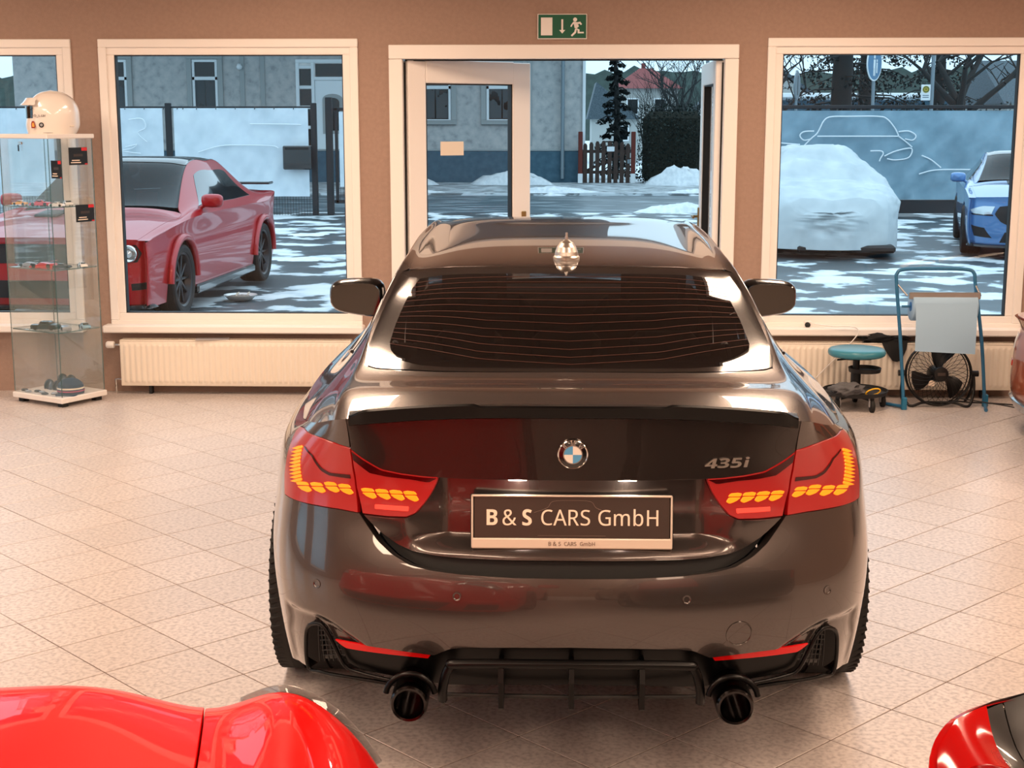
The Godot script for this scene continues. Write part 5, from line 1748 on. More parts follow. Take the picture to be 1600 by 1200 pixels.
# ---------- other cars: the end at z = 0 is the nose, the car reaches back to z = -L ----------
func auto_nets(p: Dictionary) -> Array:
	var w: float = p.w; var L: float = p.len
	var hy: float = p.nose_y; var cy: float = p.cowl_y; var ry: float = p.roof_y; var by: float = p.belt_y; var dy: float = p.deck_y
	var sw: float = p.get("sweep", .35)
	var f := [0.0, .3, .58, .76, .85, .91, .955, .985]
	var rows := []
	var r := []
	for k in f: r.append(Vector3(w * k * .97, hy - .03 * k * k, -.02 - sw * pow(k, 4.0)))
	rows.append(r)
	r = []
	var mz: float = (p.cowl_z - sw) * .5
	for k in f: r.append(Vector3(w * k, lerpf(hy, cy, .62) + p.get("dome", .02) * (1.0 - absf(k - .45)) - .06 * pow(k, 5.0), mz - .12 * k))
	rows.append(r)
	rows.append([Vector3(0, cy + .01, p.cowl_z - .12), Vector3(.3 * w, cy + .008, p.cowl_z - .11), Vector3(.56 * w, cy, p.cowl_z - .04), Vector3(.74 * w, cy - .015, p.cowl_z + .06), Vector3(.80 * w, cy - .025, p.cowl_z + .08), Vector3(.87 * w, cy - .045, p.cowl_z + .05), Vector3(.94 * w, by - .02, p.cowl_z), Vector3(w, by - .07, p.cowl_z - .02)])
	var g: float = p.roof_w
	for q in [[p.ws_z, ry - .035, 1.0], [(p.ws_z + p.rw_z) * .5, ry, 1.02], [p.rw_z, ry - .04, .98]]:
		var z: float = q[0]; var y: float = q[1]; var gw: float = g * q[2]
		rows.append([Vector3(0, y, z), Vector3(.4 * gw, y - .003, z), Vector3(.8 * gw, y - .014, z - .02), Vector3(gw, y - .035, z - .05), Vector3(gw + .035, y - .06, z - .06), Vector3(lerpf(gw + .03, .93 * w, .5), lerpf(y - .06, by, .55), z - .08), Vector3(.94 * w, by, z - .1), Vector3(w, by - .06, z - .1)])
	rows.append([Vector3(0, dy, p.deck_z), Vector3(.3 * w, dy, p.deck_z), Vector3(.56 * w, dy - .01, p.deck_z), Vector3(.74 * w, dy - .02, p.deck_z), Vector3(.80 * w, dy - .03, p.deck_z), Vector3(.87 * w, dy - .045, p.deck_z), Vector3(.94 * w, dy - .06, p.deck_z), Vector3(w, by - .06, p.deck_z)])
	r = []
	for k in f: r.append(Vector3(w * k * .96, dy - .03 - .03 * k * k, -L + .02 + .25 * pow(k, 4.0)))
	rows.append(r)
	if p.has("nose_rows"):
		for i in p.nose_rows.size():
			for k in 8: rows[i][k] = p.nose_rows[i][k]
	var up := Net.new(rows)
	var low := []
	for lv in p.levels:      # [height, width factor, nose shift, tail shift]
		r = []
		for k in 8: r.append(Vector3(w * f[k] * lv[1] * (.97 if k < 7 else .985), lv[0], -.02 - sw * pow(f[k], 4.0) + lv[2] * (1.0 - f[k] * .5)))
		for i in range(1, 7): r.append(Vector3(w * lv[1] * 1.0, lv[0], rows[i][7].z))
		for k in [.96, .7, .35, 0.0]: r.append(Vector3(w * k * lv[1] * .96, lv[0], -L + .02 + .25 * pow(k, 4.0) - lv[3]))
		low.append(r)
	r = []
	for k in 8: r.append(rows[0][k])
	for i in range(1, 7): r.append(rows[i][7])
	for k in [7, 3, 1, 0]: r.append(rows[7][k])
	low.append(r)
	return [up, Net.new(low)]

func auto_body(car: Node3D, p: Dictionary, nets: Array, P: Material, roofm: Material) -> void:
	var up: Net = nets[0]; var low: Net = nets[1]
	var top := low.R - 1.0
	var w: float = p.w
	# nose down to the sill, up to the front wheel arch
	var zf: float = p.axle_f; var zr: float = p.axle_r; var R: float = p.arch
	var nose := MB.new()
	var ny: float = p.levels[0][0]
	var u_side := flank(low, zf + R + .02, .45, 7.3, 2).x
	panel(nose, low, [Vector2(0, 0), Vector2(u_side, 0)], [Vector2(u_side, 0), Vector2(u_side, top)], [Vector2(0, top), Vector2(u_side, top)], [Vector2(0, 0), Vector2(0, top)], 40, 22, 0, 0, "", "rl", "", Vector3(.4, .1, 1))
	obj("front_bumper", nose, P, car)
	var sidem := MB.new()
	var bc := []; var tc := []
	var z0 := zf + R + .02; var z1 := zr - R - .05
	for j in 121:
		var z := lerpf(z0, z1, j / 120.0)
		var y := ny
		for zc in [zf, zr]:
			if absf(z - zc) < R: y = maxf(y, .34 + sqrt(R * R - (z - zc) * (z - zc)))
		bc.append(flank(low, z, minf(y, p.belt_y - .1), 9, 2))
		tc.append(Vector2(flank(low, z, p.belt_y - .12, 9, 3).x, top))
	panel(sidem, low, bc, [bc[120], tc[120]], tc, [bc[0], tc[0]], 120, 18, 0, .03, "b", "rl", "", Vector3(1, .2, 0))
	var ue: float = low.K - 4.0 - low.off
	panel(sidem, low, [Vector2(tc[120].x, 0), Vector2(ue + 1, 0)], [Vector2(ue + 1, 0), Vector2(ue + 1, top)], [Vector2(tc[120].x, top), Vector2(ue + 1, top)], [Vector2(tc[120].x, 0), Vector2(tc[120].x, top)], 16, 12, 0, 0, "", "rl", "", Vector3(.5, .1, -1))
	obj("body_side", sidem, P, car)
	var hood := MB.new()
	var hu: float = p.get("hood_u", 4.6)
	panel(hood, up, [Vector2(0, .02), Vector2(hu, .02)], [Vector2(hu, .02), Vector2(hu, 1.95)], [Vector2(0, 1.95), Vector2(hu, 1.95)], [Vector2(0, .02), Vector2(0, 1.95)], 24, 40, 0.002, .02, "brt", "rl", "", Vector3(0, 1, .1))
	obj("bonnet", hood, P, car)
	var wing := MB.new()
	panel(wing, up, [Vector2(hu + .03, 0), Vector2(7, 0)], [Vector2(7, 0), Vector2(7, 7)], [Vector2(4.0, 7), Vector2(7, 7)], [Vector2(hu + .03, 0), Vector2(hu + .03, 1.95), Vector2(3.95, 2.1), Vector2(3.7, 3), Vector2(3.7, 5), Vector2(4.0, 6), Vector2(4.0, 7)], 34, 110, 0, .01, "l", "rl", "", Vector3(.5, .6, 0))
	obj("wing", wing, P, car)
	var roof := MB.new()
	panel(roof, up, [Vector2(0, 3.02), Vector2(3.66, 3.02)], [Vector2(3.66, 3.02), Vector2(3.66, 5)], [Vector2(0, 5), Vector2(3.66, 5)], [Vector2(0, 3.02), Vector2(0, 5)], 14, 14, .002, .01, "brt", "rl", "", Vector3(0, 1, 0))
	obj("roof", roof, roofm, car)
	var deck := MB.new()
	panel(deck, up, [Vector2(0, 6), Vector2(3.96, 6)], [Vector2(3.96, 6), Vector2(3.96, 7)], [Vector2(0, 7), Vector2(3.96, 7)], [Vector2(0, 6), Vector2(0, 7)], 12, 8, 0, 0, "", "rl", "", Vector3(0, 1, 0))
	obj("boot_lid", deck, P, car)
	var ws := MB.new()
	panel(ws, up, [Vector2(0, 2.0), Vector2(3.9, 2.08)], [Vector2(3.9, 2.08), Vector2(3.66, 3.0)], [Vector2(0, 3.0), Vector2(3.66, 3.0)], [Vector2(0, 2.0), Vector2(0, 3.0)], 16, 14, 0, 0, "", "rl", "", Vector3(0, .7, .7))
	obj("windscreen", ws, M.screen_glass, car)
	var rw := MB.new()
	panel(rw, up, [Vector2(0, 5.02), Vector2(3.66, 5.02)], [Vector2(3.66, 5.02), Vector2(3.94, 5.98)], [Vector2(0, 5.98), Vector2(3.94, 5.98)], [Vector2(0, 5.02), Vector2(0, 5.98)], 12, 10, 0, 0, "", "rl", "", Vector3(0, .7, -.7))
	obj("rear_window", rw, M.glass_black, car)
	for sd in ["l", "r"]:
		var sg := MB.new()
		panel(sg, up, [Vector2(4.45, 3.02), Vector2(4.42, 4), Vector2(4.45, 4.95)], [Vector2(4.45, 4.95), Vector2(5.8, 5.2)], [Vector2(5.85, 2.25), Vector2(5.88, 4), Vector2(5.8, 5.2)], [Vector2(4.45, 3.02), Vector2(5.85, 2.25)], 26, 10, .003, .004, "brtl", sd, "", Vector3(1, .3, 0))
		obj("side_window", sg, M.glass_black, car)
		var s := -1.0 if sd == "l" else 1.0
		var mp := up.at(6.0, 2.25)
		var mr := Node3D.new()
		mr.name = "door_mirror"
		car.add_child(mr, true)
		mr.position = Vector3(s * (mp.x + .12), mp.y + .07, mp.z - .05)
		var hs := []
		for i in 9:
			var t := -PI / 2 + PI * i / 8.0
			var row := PackedVector3Array()
			for j in 17:
				var a := TAU * j / 16.0
				var k := pow(cos(t), .5)
				row.append(Vector3(signf(cos(a)) * pow(absf(cos(a)), .6) * .11 * k, signf(sin(a)) * pow(absf(sin(a)), .6) * .07 * k, sin(t) * .07))
			hs.append(row)
		var mm := MB.new()
		mm.grid(hs, Vector3.ZERO, true)
		obj("housing", mm, p.get("mirror_m", P), mr)
		obj("stalk", tb([Vector3(-.07 * s, -.04, 0), Vector3(-.15 * s, -.085, 0)], .02), p.get("mirror_m", P), mr)
	for z in [zf, zr]:
		for s in [-1.0, 1.0]:
			tyre_wheel(car, Vector3((w - .12) * s, .34, z), .34, .27, s, M.tyre, p.get("rim_m", M.rim), 10, .25, false)
	obj("underbody", bx(Vector3(0, .33, -p.len * .5), Vector3(w * 1.5, .2, p.len - .7), .03), M.plastic, car)
	obj("dashboard", bx(Vector3(0, p.cowl_y - .08, p.cowl_z - .4), Vector3(w * 1.45, .14, .4), .05), M.cloth_dark, car)
	for x in [-.38, .38]:
		obj("seat", bx(Vector3(x, .85, p.cowl_z - 1.25), Vector3(.5, .6, .16), .06, Basis(Vector3.RIGHT, -.2)), M.cloth_dark, car)
		obj("headrest", bx(Vector3(x, 1.2, p.cowl_z - 1.32), Vector3(.26, .15, .09), .03), M.cloth_dark, car)

# piece on the nose given by four corners or chains in (x, y)
func nose_piece(called: String, low: Net, b: Array, r: Array, t: Array, l: Array, m: Material, parent: Node, lift := .004, skirt := .006, sides := "rl", nu := 14, nv := 6) -> void:
	if sides == "rl" and b[0] > .01:
		for s in ["r", "l"]: nose_piece(called, low, b, r, t, l, m, parent, lift, skirt, s, nu, nv)
		return
	var a := MB.new()
	panel(a, low, end_xys(low, b, 2), end_xys(low, r, 2), end_xys(low, t, 2), end_xys(low, l, 2), nu, nv, lift, skirt, "brtl" if b[0] > .01 else "brt", sides, "", Vector3(.2, .05, 1))
	obj(called, a, m, parent)
func nose_lamp(called: String, low: Net, x: float, y: float, r: float, parent: Node, lift := .0) -> void:
	for s in [-1.0, 1.0]:
		var q := end_xy(low, x, y, 3)
		var p := low.at(q.x, q.y)
		p.x *= s
		var f := Transform3D(Basis(Vector3.RIGHT, PI / 2), p + Vector3(0, 0, lift))
		var n := Node3D.new()
		n.name = called
		parent.add_child(n, true)
		obj("bezel", lt([Vector2(r * 1.12, -.03), Vector2(r * 1.12, .004), Vector2(r, .012), Vector2(r * .94, .0)], 26, f), M.chrome, n)
		obj("reflector", lt([Vector2(r * .95, -.002), Vector2(r * .6, -.02), Vector2(0, -.03)], 26, f), M.chrome, n)
		obj("bulb_lens", lt([Vector2(r * .5, -.02), Vector2(r * .45, .004), Vector2(0, .012)], 20, f), M.lamp_clear, n)

func build_autos() -> void:
	# --- red muscle car in the yard
	var p := {"w": .98, "len": 4.95, "nose_y": .80, "cowl_y": .98, "roof_y": 1.44, "belt_y": .98, "deck_y": 1.05, "cowl_z": -1.55, "ws_z": -2.25, "rw_z": -3.45, "deck_z": -4.15, "roof_w": .60, "sweep": .16, "dome": .03, "axle_f": -.98, "axle_r": -3.93, "arch": .40,
		"levels": [[.17, .96, -.10, -.1], [.32, .985, -.03, -.02], [.47, 1.0, 0.0, 0.0], [.62, 1.0, -.01, 0.0], [.72, .99, -.02, -.02]]}
	var red: Material = M.red_paint
	var car := thing("car", "red wide-bodied muscle car parked in the snowy yard outside the window", "car", Vector3(-4.56, 0, -12.65), -.06)
	var nets := auto_nets(p)
	auto_body(car, p, nets, red, M.gloss_black)
	var low: Net = nets[1]
	nose_piece("grille", low, [0, .575, .5, .575, .84, .585], [.84, .585, .87, .66, .83, .735], [0, .745, .5, .745, .83, .735], [0, .575, 0, .745], M.plastic, car, .006, .01)
	nose_lamp("headlight", low, .775, .66, .072, car, .035)
	nose_lamp("headlight", low, .575, .66, .068, car, .03)
	nose_piece("lower_intake", low, [0, .26, .62, .26], [.62, .26, .70, .42], [0, .42, .70, .42], [0, .26, 0, .42], M.plastic, car)
	nose_piece("corner_vent", low, [.78, .33, .90, .34], [.90, .34, .90, .40], [.78, .39, .90, .40], [.78, .33, .78, .39], M.plastic, car)
	nose_piece("chin_splitter", low, [0, .165, .92, .17], [.92, .17, .92, .20], [0, .195, .92, .20], [0, .165, 0, .195], M.gloss_black, car, .03, .03)
	for s in [-1.0, 1.0]:
		for z in [p.axle_f, p.axle_r]:
			var fl := []
			for k in 17:
				var t := PI * k / 16.0
				fl.append(Vector3(s * (.985 + .012 * sin(t)), .34 + sin(t) * .405, z + cos(t) * .405))
			obj("arch_flare", tb(fl, .035), red, car)
		obj("bonnet_scoop", bx(Vector3(.28 * s, .958, -.95), Vector3(.22, .03, .30), .012, Basis(Vector3.RIGHT, .10)), M.plastic, car)
		obj("side_skirt", bx(Vector3(.95 * s, .20, -2.45), Vector3(.08, .09, 2.1), .02), M.gloss_black, car)
	obj("rear_wing", bx(Vector3(0, 1.09, -4.85), Vector3(1.7, .03, .2), .01), M.gloss_black, car)
	# --- blue pony car behind the fan
	p = {"w": .95, "len": 4.8, "nose_y": .83, "cowl_y": .99, "roof_y": 1.385, "belt_y": .97, "deck_y": 1.02, "cowl_z": -1.45, "ws_z": -2.2, "rw_z": -3.3, "deck_z": -4.1, "roof_w": .58, "sweep": .34, "dome": .045, "axle_f": -.90, "axle_r": -3.62, "arch": .38, "mirror_m": M.blue_paint,
		"levels": [[.16, .95, -.08, -.1], [.30, .985, .0, -.02], [.46, 1.0, .02, 0.0], [.62, 1.0, .02, 0.0], [.75, .99, 0.0, -.02]]}
	var blue: Material = M.blue_paint
	car = thing("car", "light blue pony car with black roof parked outside beyond the paper roll stand", "car", Vector3(6.42, 0, -19.3), -.23)
	nets = auto_nets(p)
	auto_body(car, p, nets, blue, M.gloss_black)
	low = nets[1]
	nose_piece("grille", low, [0, .44, .38, .44, .50, .50], [.50, .50, .58, .60, .52, .70], [0, .715, .40, .715, .52, .70], [0, .44, 0, .715], M.plastic, car, .006, .01)
	nose_piece("headlight", low, [.62, .60, .72, .585, .84, .60], [.84, .60, .88, .64], [.58, .70, .72, .70, .88, .64], [.62, .60, .58, .70], M.lamp_clear, car, .006, .006)
	nose_piece("light_surround", low, [.60, .575, .85, .58], [.85, .58, .88, .60], [.60, .59, .88, .60], [.60, .575, .60, .59], M.gloss_black, car, .006, .004)
	nose_piece("lower_intake", low, [0, .22, .50, .22], [.50, .22, .44, .36], [0, .37, .44, .36], [0, .22, 0, .37], M.plastic, car)
	nose_piece("corner_intake", low, [.60, .28, .82, .30], [.82, .30, .86, .44], [.70, .41, .86, .44], [.60, .28, .70, .41], M.plastic, car)
	nose_piece("splitter", low, [0, .155, .88, .165], [.88, .165, .88, .195], [0, .185, .88, .195], [0, .155, 0, .185], M.gloss_black, car, .03, .03)
	for s in [-1.0, 1.0]:
		obj("bonnet_vent", bx(Vector3(.30 * s, .985, -1.0), Vector3(.16, .012, .34), .005, Basis(Vector3.RIGHT, .09)), M.plastic, car)
	for k in 5:
		obj("grille_bar", bx(Vector3(0, .49 + .045 * k, -.005), Vector3(.84 - .03 * absf(k - 2), .010, .03), .003), M.gloss_black, car)
	# --- car under a pale cover
	var cv := thing("covered_car", "car hidden under a wrinkled pale grey cover beyond the right-hand radiator window", "covered car", Vector3(3.72, 0, -19.5), -.08)
	var nz := FastNoiseLite.new()
	nz.seed = 21
	nz.frequency = .9
	nz.fractal_octaves = 4
	var prof := [[0.0, .62], [.12, .80], [.5, .90], [1.3, 1.00], [1.75, 1.24], [2.2, 1.44], [2.9, 1.47], [3.5, 1.38], [4.1, 1.14], [4.5, 1.0], [4.7, .6]]
	var rows := []
	for i in 91:
		var z := 4.7 * i / 90.0
		var y := 1.0
		for k in prof.size() - 1:
			if z >= prof[k][0] and z <= prof[k + 1][0]:
				y = lerpf(prof[k][1], prof[k + 1][1], ease01((z - prof[k][0]) / (prof[k + 1][0] - prof[k][0])))
		var row := PackedVector3Array()
		var hw := .98 * pow(maxf(0.0, 1.0 - pow(absf(z - 2.35) / 2.40, 6.0)), .34) + .02
		for j in 73:
			var a := PI * j / 72.0          # right sill over the top to left sill
			var c := cos(a); var s := sin(a)
			var cab := ease01((y - 1.0) / .35)
			var yy := .12 + (y - .12) * pow(s, lerpf(.42, .60, cab))
			var shoulder := lerpf(1.0, .70, cab * ease01((yy - .95) / .4))
			var x := hw * signf(c) * pow(absf(c), .36) * shoulder
			var fold := nz.get_noise_3d(x * 1.6, yy * 1.1, z * 1.4) * .075 + .03 * absf(nz.get_noise_3d(x * 3.5 + 9.0, yy * 5.0, z * 2.0)) + .04 * sin(z * 9.0 + 6.0 * nz.get_noise_2d(x * 2.0, z)) * (1.0 - s) + .024 * nz.get_noise_3d(x * 7.0, yy * 3.0, z * 7.0)
			var d := Vector3(c, s * .6, -signf(z - 2.3) * (0.7 if z < .4 or z > 4.4 else 0.0)).normalized()
			row.append(Vector3(x, yy, -z) + Vector3(d.x, d.y, -d.z) * fold)
		rows.append(row)
	var m := MB.new()
	m.grid(rows, Vector3(0, .6, -2.3))
	for e in [0, 90]:
		var capr := []
		for k in 9:
			var row := PackedVector3Array()
			var t := k / 8.0
			for j in 37:
				var a: Vector3 = rows[e][j]; var b: Vector3 = rows[e][72 - j]
				row.append(a.lerp(b, t) + Vector3(0, 0, (1.0 if e == 0 else -1.0) * (.10 + .11 * nz.get_noise_2d(t * 9.0, j * .05) + .05 * nz.get_noise_2d(t * 22.0 + 3.0, j * .12)) * sin(PI * t)))
			capr.append(row)
		m.grid(capr, Vector3(0, .6, -2.3))
	obj("cover", m, M.cover_cloth, cv)
	obj("hem", tb([Vector3(-.98, .09, -.5), Vector3(-.98, .09, -4.2)], .02), M.cover_cloth, cv)
	for x in [-.8, .8]:
		for z in [-.9, -3.75]:
			obj("tyre", lt([Vector2(0, -.1), Vector2(.3, -.1), Vector2(.32, -.06), Vector2(.32, .06), Vector2(.3, .1), Vector2(0, .1)], 22, Transform3D(Basis(Vector3.BACK, PI / 2), Vector3(x, .32, z))), M.tyre, cv)
	obj("front_lip", bx(Vector3(.2, .13, -.12), Vector3(1.3, .1, .3), .03), M.plastic, cv)
	build_indoor_autos()

func build_indoor_autos() -> void:
	# --- red sports car whose nose reaches into the foreground, facing the coupe
	var n0 := []; var n1 := []; var n2 := []
	for q in [[0, .690, -.10, 0, .818, -.42, 0, .975, -1.6], [.27, .692, -.10, .28, .826, -.42, .30, .977, -1.6], [.455, .672, -.12, .53, .800, -.43, .66, .965, -1.52], [.60, .708, -.13, .665, .838, -.44, .78, .955, -1.45], [.72, .672, -.16, .765, .805, -.45, .84, .93, -1.43], [.805, .59, -.20, .84, .715, -.46, .885, .88, -1.45], [.865, .49, -.25, .885, .60, -.47, .91, .80, -1.5], [.90, .42, -.30, .91, .51, -.48, .925, .72, -1.52]]:
		n0.append(Vector3(q[0], q[1], q[2])); n1.append(Vector3(q[3], q[4], q[5])); n2.append(Vector3(q[6], q[7], q[8]))
	var p := {"w": .93, "len": 4.45, "nose_y": .72, "cowl_y": .97, "roof_y": 1.30, "belt_y": .92, "deck_y": 1.0, "cowl_z": -1.5, "ws_z": -2.2, "rw_z": -3.1, "deck_z": -3.8, "roof_w": .56, "sweep": .20, "axle_f": -.92, "axle_r": -3.45, "arch": .36, "hood_u": 2.0, "nose_rows": [n0, n1, n2], "rim_m": M.rim,
		"levels": [[.14, .93, .02, -.08], [.22, .96, .07, -.02], [.30, .98, .09, 0.0], [.37, .985, .07, 0.0], [.42, .985, .03, 0.0]]}
	var car := thing("car", "glossy bright red sports car, its bonnet and wing in front of the coupe", "car", Vector3(-1.13, 0, -2.72), PI)
	var nets := auto_nets(p)
	auto_body(car, p, nets, M.bright_red, M.bright_red)
	var up: Net = nets[0]
	var low: Net = nets[1]
	for sd in ["l", "r"]:
		var hl := Node3D.new()
		hl.name = "headlight"
		car.add_child(hl, true)
		var m := MB.new()
		panel(m, up, [Vector2(2.45, .05), Vector2(3.3, .02), Vector2(4.7, .05)], [Vector2(4.7, .05), Vector2(4.9, .45)], [Vector2(2.5, .35), Vector2(3.1, .52), Vector2(4.0, .6), Vector2(4.9, .45)], [Vector2(2.45, .05), Vector2(2.5, .35)], 24, 12, .014, .02, "brtl", sd, "", Vector3(.1, .8, .5))
		obj("clear_cover", m, M.lamp_cover, hl)
		m = MB.new()
		panel(m, up, [Vector2(2.6, .10), Vector2(3.3, .06), Vector2(4.6, .1)], [Vector2(4.6, .1), Vector2(4.75, .42)], [Vector2(2.6, .30), Vector2(3.1, .47), Vector2(4.0, .54), Vector2(4.75, .42)], [Vector2(2.6, .10), Vector2(2.6, .30)], 20, 8, .003, 0, "", sd, "", Vector3(.1, .8, .5))
		obj("chrome_housing", m, M.lamp_clear, hl)
		m = MB.new()
		panel(m, up, [Vector2(2.95, .22), Vector2(3.9, .30)], [Vector2(3.9, .30), Vector2(3.9, .38)], [Vector2(2.95, .32), Vector2(3.9, .38)], [Vector2(2.95, .22), Vector2(2.95, .32)], 10, 4, .008, .004, "brtl", sd, "", Vector3(.1, .8, .5))
		obj("red_reflection", m, M.bright_red, hl)  # red reflection in the lamp, laid in as a coloured strip
	nose_piece("lower_grille", low, [0, .17, .45, .17], [.45, .17, .55, .33], [0, .34, .55, .33], [0, .17, 0, .34], M.plastic, car)
	nose_piece("fog_intake", low, [.60, .19, .78, .20], [.78, .20, .80, .32], [.64, .32, .80, .32], [.60, .19, .64, .32], M.plastic, car)
	# --- dark saloon on the right, its tail towards the coupe
	p = {"w": .91, "len": 4.55, "nose_y": .72, "cowl_y": .98, "roof_y": 1.42, "belt_y": .90, "deck_y": .95, "cowl_z": -1.3, "ws_z": -2.0, "rw_z": -3.3, "deck_z": -4.05, "roof_w": .58, "sweep": .3, "axle_f": -.85, "axle_r": -3.55, "arch": .36,
		"levels": [[.2, .95, -.06, -.08], [.34, .99, 0.0, -.01], [.48, 1.0, 0.0, .01], [.62, 1.0, -.01, .0], [.78, .985, -.03, -.01]]}
	car = thing("car", "black saloon with large red tail lights, its tail towards the grey coupe", "car", Vector3(1.47, 0, 2.18), .0)
	nets = auto_nets(p)
	auto_body(car, p, nets, M.navy_paint, M.navy_paint)
	low = nets[1]
	up = nets[0]
	for sd in ["l", "r"]:
		var hl := Node3D.new()
		hl.name = "tail_light"
		car.add_child(hl, true)
		var m := MB.new()
		panel(m, low, [Vector2(13.35, 3.5), Vector2(15.2, 3.6)], [Vector2(15.2, 3.6), Vector2(15.2, 4.9)], [Vector2(13.45, 5.0), Vector2(14.2, 5.0), Vector2(15.2, 4.9)], [Vector2(13.35, 3.5), Vector2(13.45, 5.0)], 20, 14, .012, .02, "brtl", sd, "", Vector3(.5, .1, -1))
		panel(m, up, [Vector2(5.1, 6.25), Vector2(6.85, 6.3)], [Vector2(6.85, 6.3), Vector2(7, 7)], [Vector2(4.7, 7), Vector2(7, 7)], [Vector2(5.1, 6.25), Vector2(4.7, 7)], 14, 10, .012, .012, "brtl", sd, "", Vector3(.3, 1, -.3))
		obj("red_lens", m, M.lens_deep, hl)
		m = MB.new()
		panel(m, low, [Vector2(12.95, 3.6), Vector2(13.32, 3.5)], [Vector2(13.32, 3.5), Vector2(13.42, 4.85)], [Vector2(13.15, 4.7), Vector2(13.42, 4.85)], [Vector2(12.95, 3.6), Vector2(13.15, 4.7)], 8, 14, .012, .02, "brtl", sd, "", Vector3(1, .1, -.6))
		obj("clear_lens", m, M.lamp_cover, hl)
		m = MB.new()
		panel(m, low, [Vector2(13.0, 3.7), Vector2(13.28, 3.6)], [Vector2(13.28, 3.6), Vector2(13.36, 4.7)], [Vector2(13.17, 4.6), Vector2(13.36, 4.7)], [Vector2(13.0, 3.7), Vector2(13.17, 4.6)], 6, 8, .004, 0, "", sd, "", Vector3(1, .1, -.6))
		obj("chrome_housing", m, M.lamp_clear, hl)
	var st := MB.new()
	bead(st, up, [Vector2(4.95, 6.2), Vector2(4.75, 6.7), Vector2(4.6, 6.97)], .004, .006, 14)
	bead(st, up, [Vector2(.2, 6.97), Vector2(3, 6.97), Vector2(4.5, 6.97)], .004, .004, 30)
	obj("chrome_strip", st, M.chrome, car)
	# --- bronze car by the right wall, only its nose in view
	p = {"w": .92, "len": 4.4, "nose_y": .70, "cowl_y": .98, "roof_y": 1.40, "belt_y": .94, "deck_y": 1.0, "cowl_z": -1.3, "ws_z": -2.0, "rw_z": -3.2, "deck_z": -3.9, "roof_w": .57, "sweep": .3, "axle_f": -.85, "axle_r": -3.45, "arch": .36,
		"levels": [[.17, .94, -.04, -.08], [.28, .985, .01, -.01], [.42, 1.0, .0, .01], [.54, 1.0, -.02, .0], [.62, .985, -.05, -.01]]}
	car = thing("car", "bronze orange car with black lower lip beside the right radiator", "car", Vector3(2.665, 0, -8.0), -PI / 2)
	nets = auto_nets(p)
	auto_body(car, p, nets, M.bronze_paint, M.bronze_paint)
	low = nets[1]
	nose_piece("black_lip", low, [0, .17, .86, .17], [.86, .17, .88, .235], [0, .225, .88, .235], [0, .17, 0, .225], M.gloss_black, car, .02, .02)
	nose_piece("headlight", low, [.52, .50, .84, .50], [.84, .50, .88, .58], [.50, .58, .88, .58], [.52, .50, .50, .58], M.lamp_clear, car)
	nose_piece("red_marker", low, [.50, .40, .60, .40], [.60, .40, .60, .43], [.50, .43, .60, .43], [.50, .40, .50, .43], M.lens_deep, car)

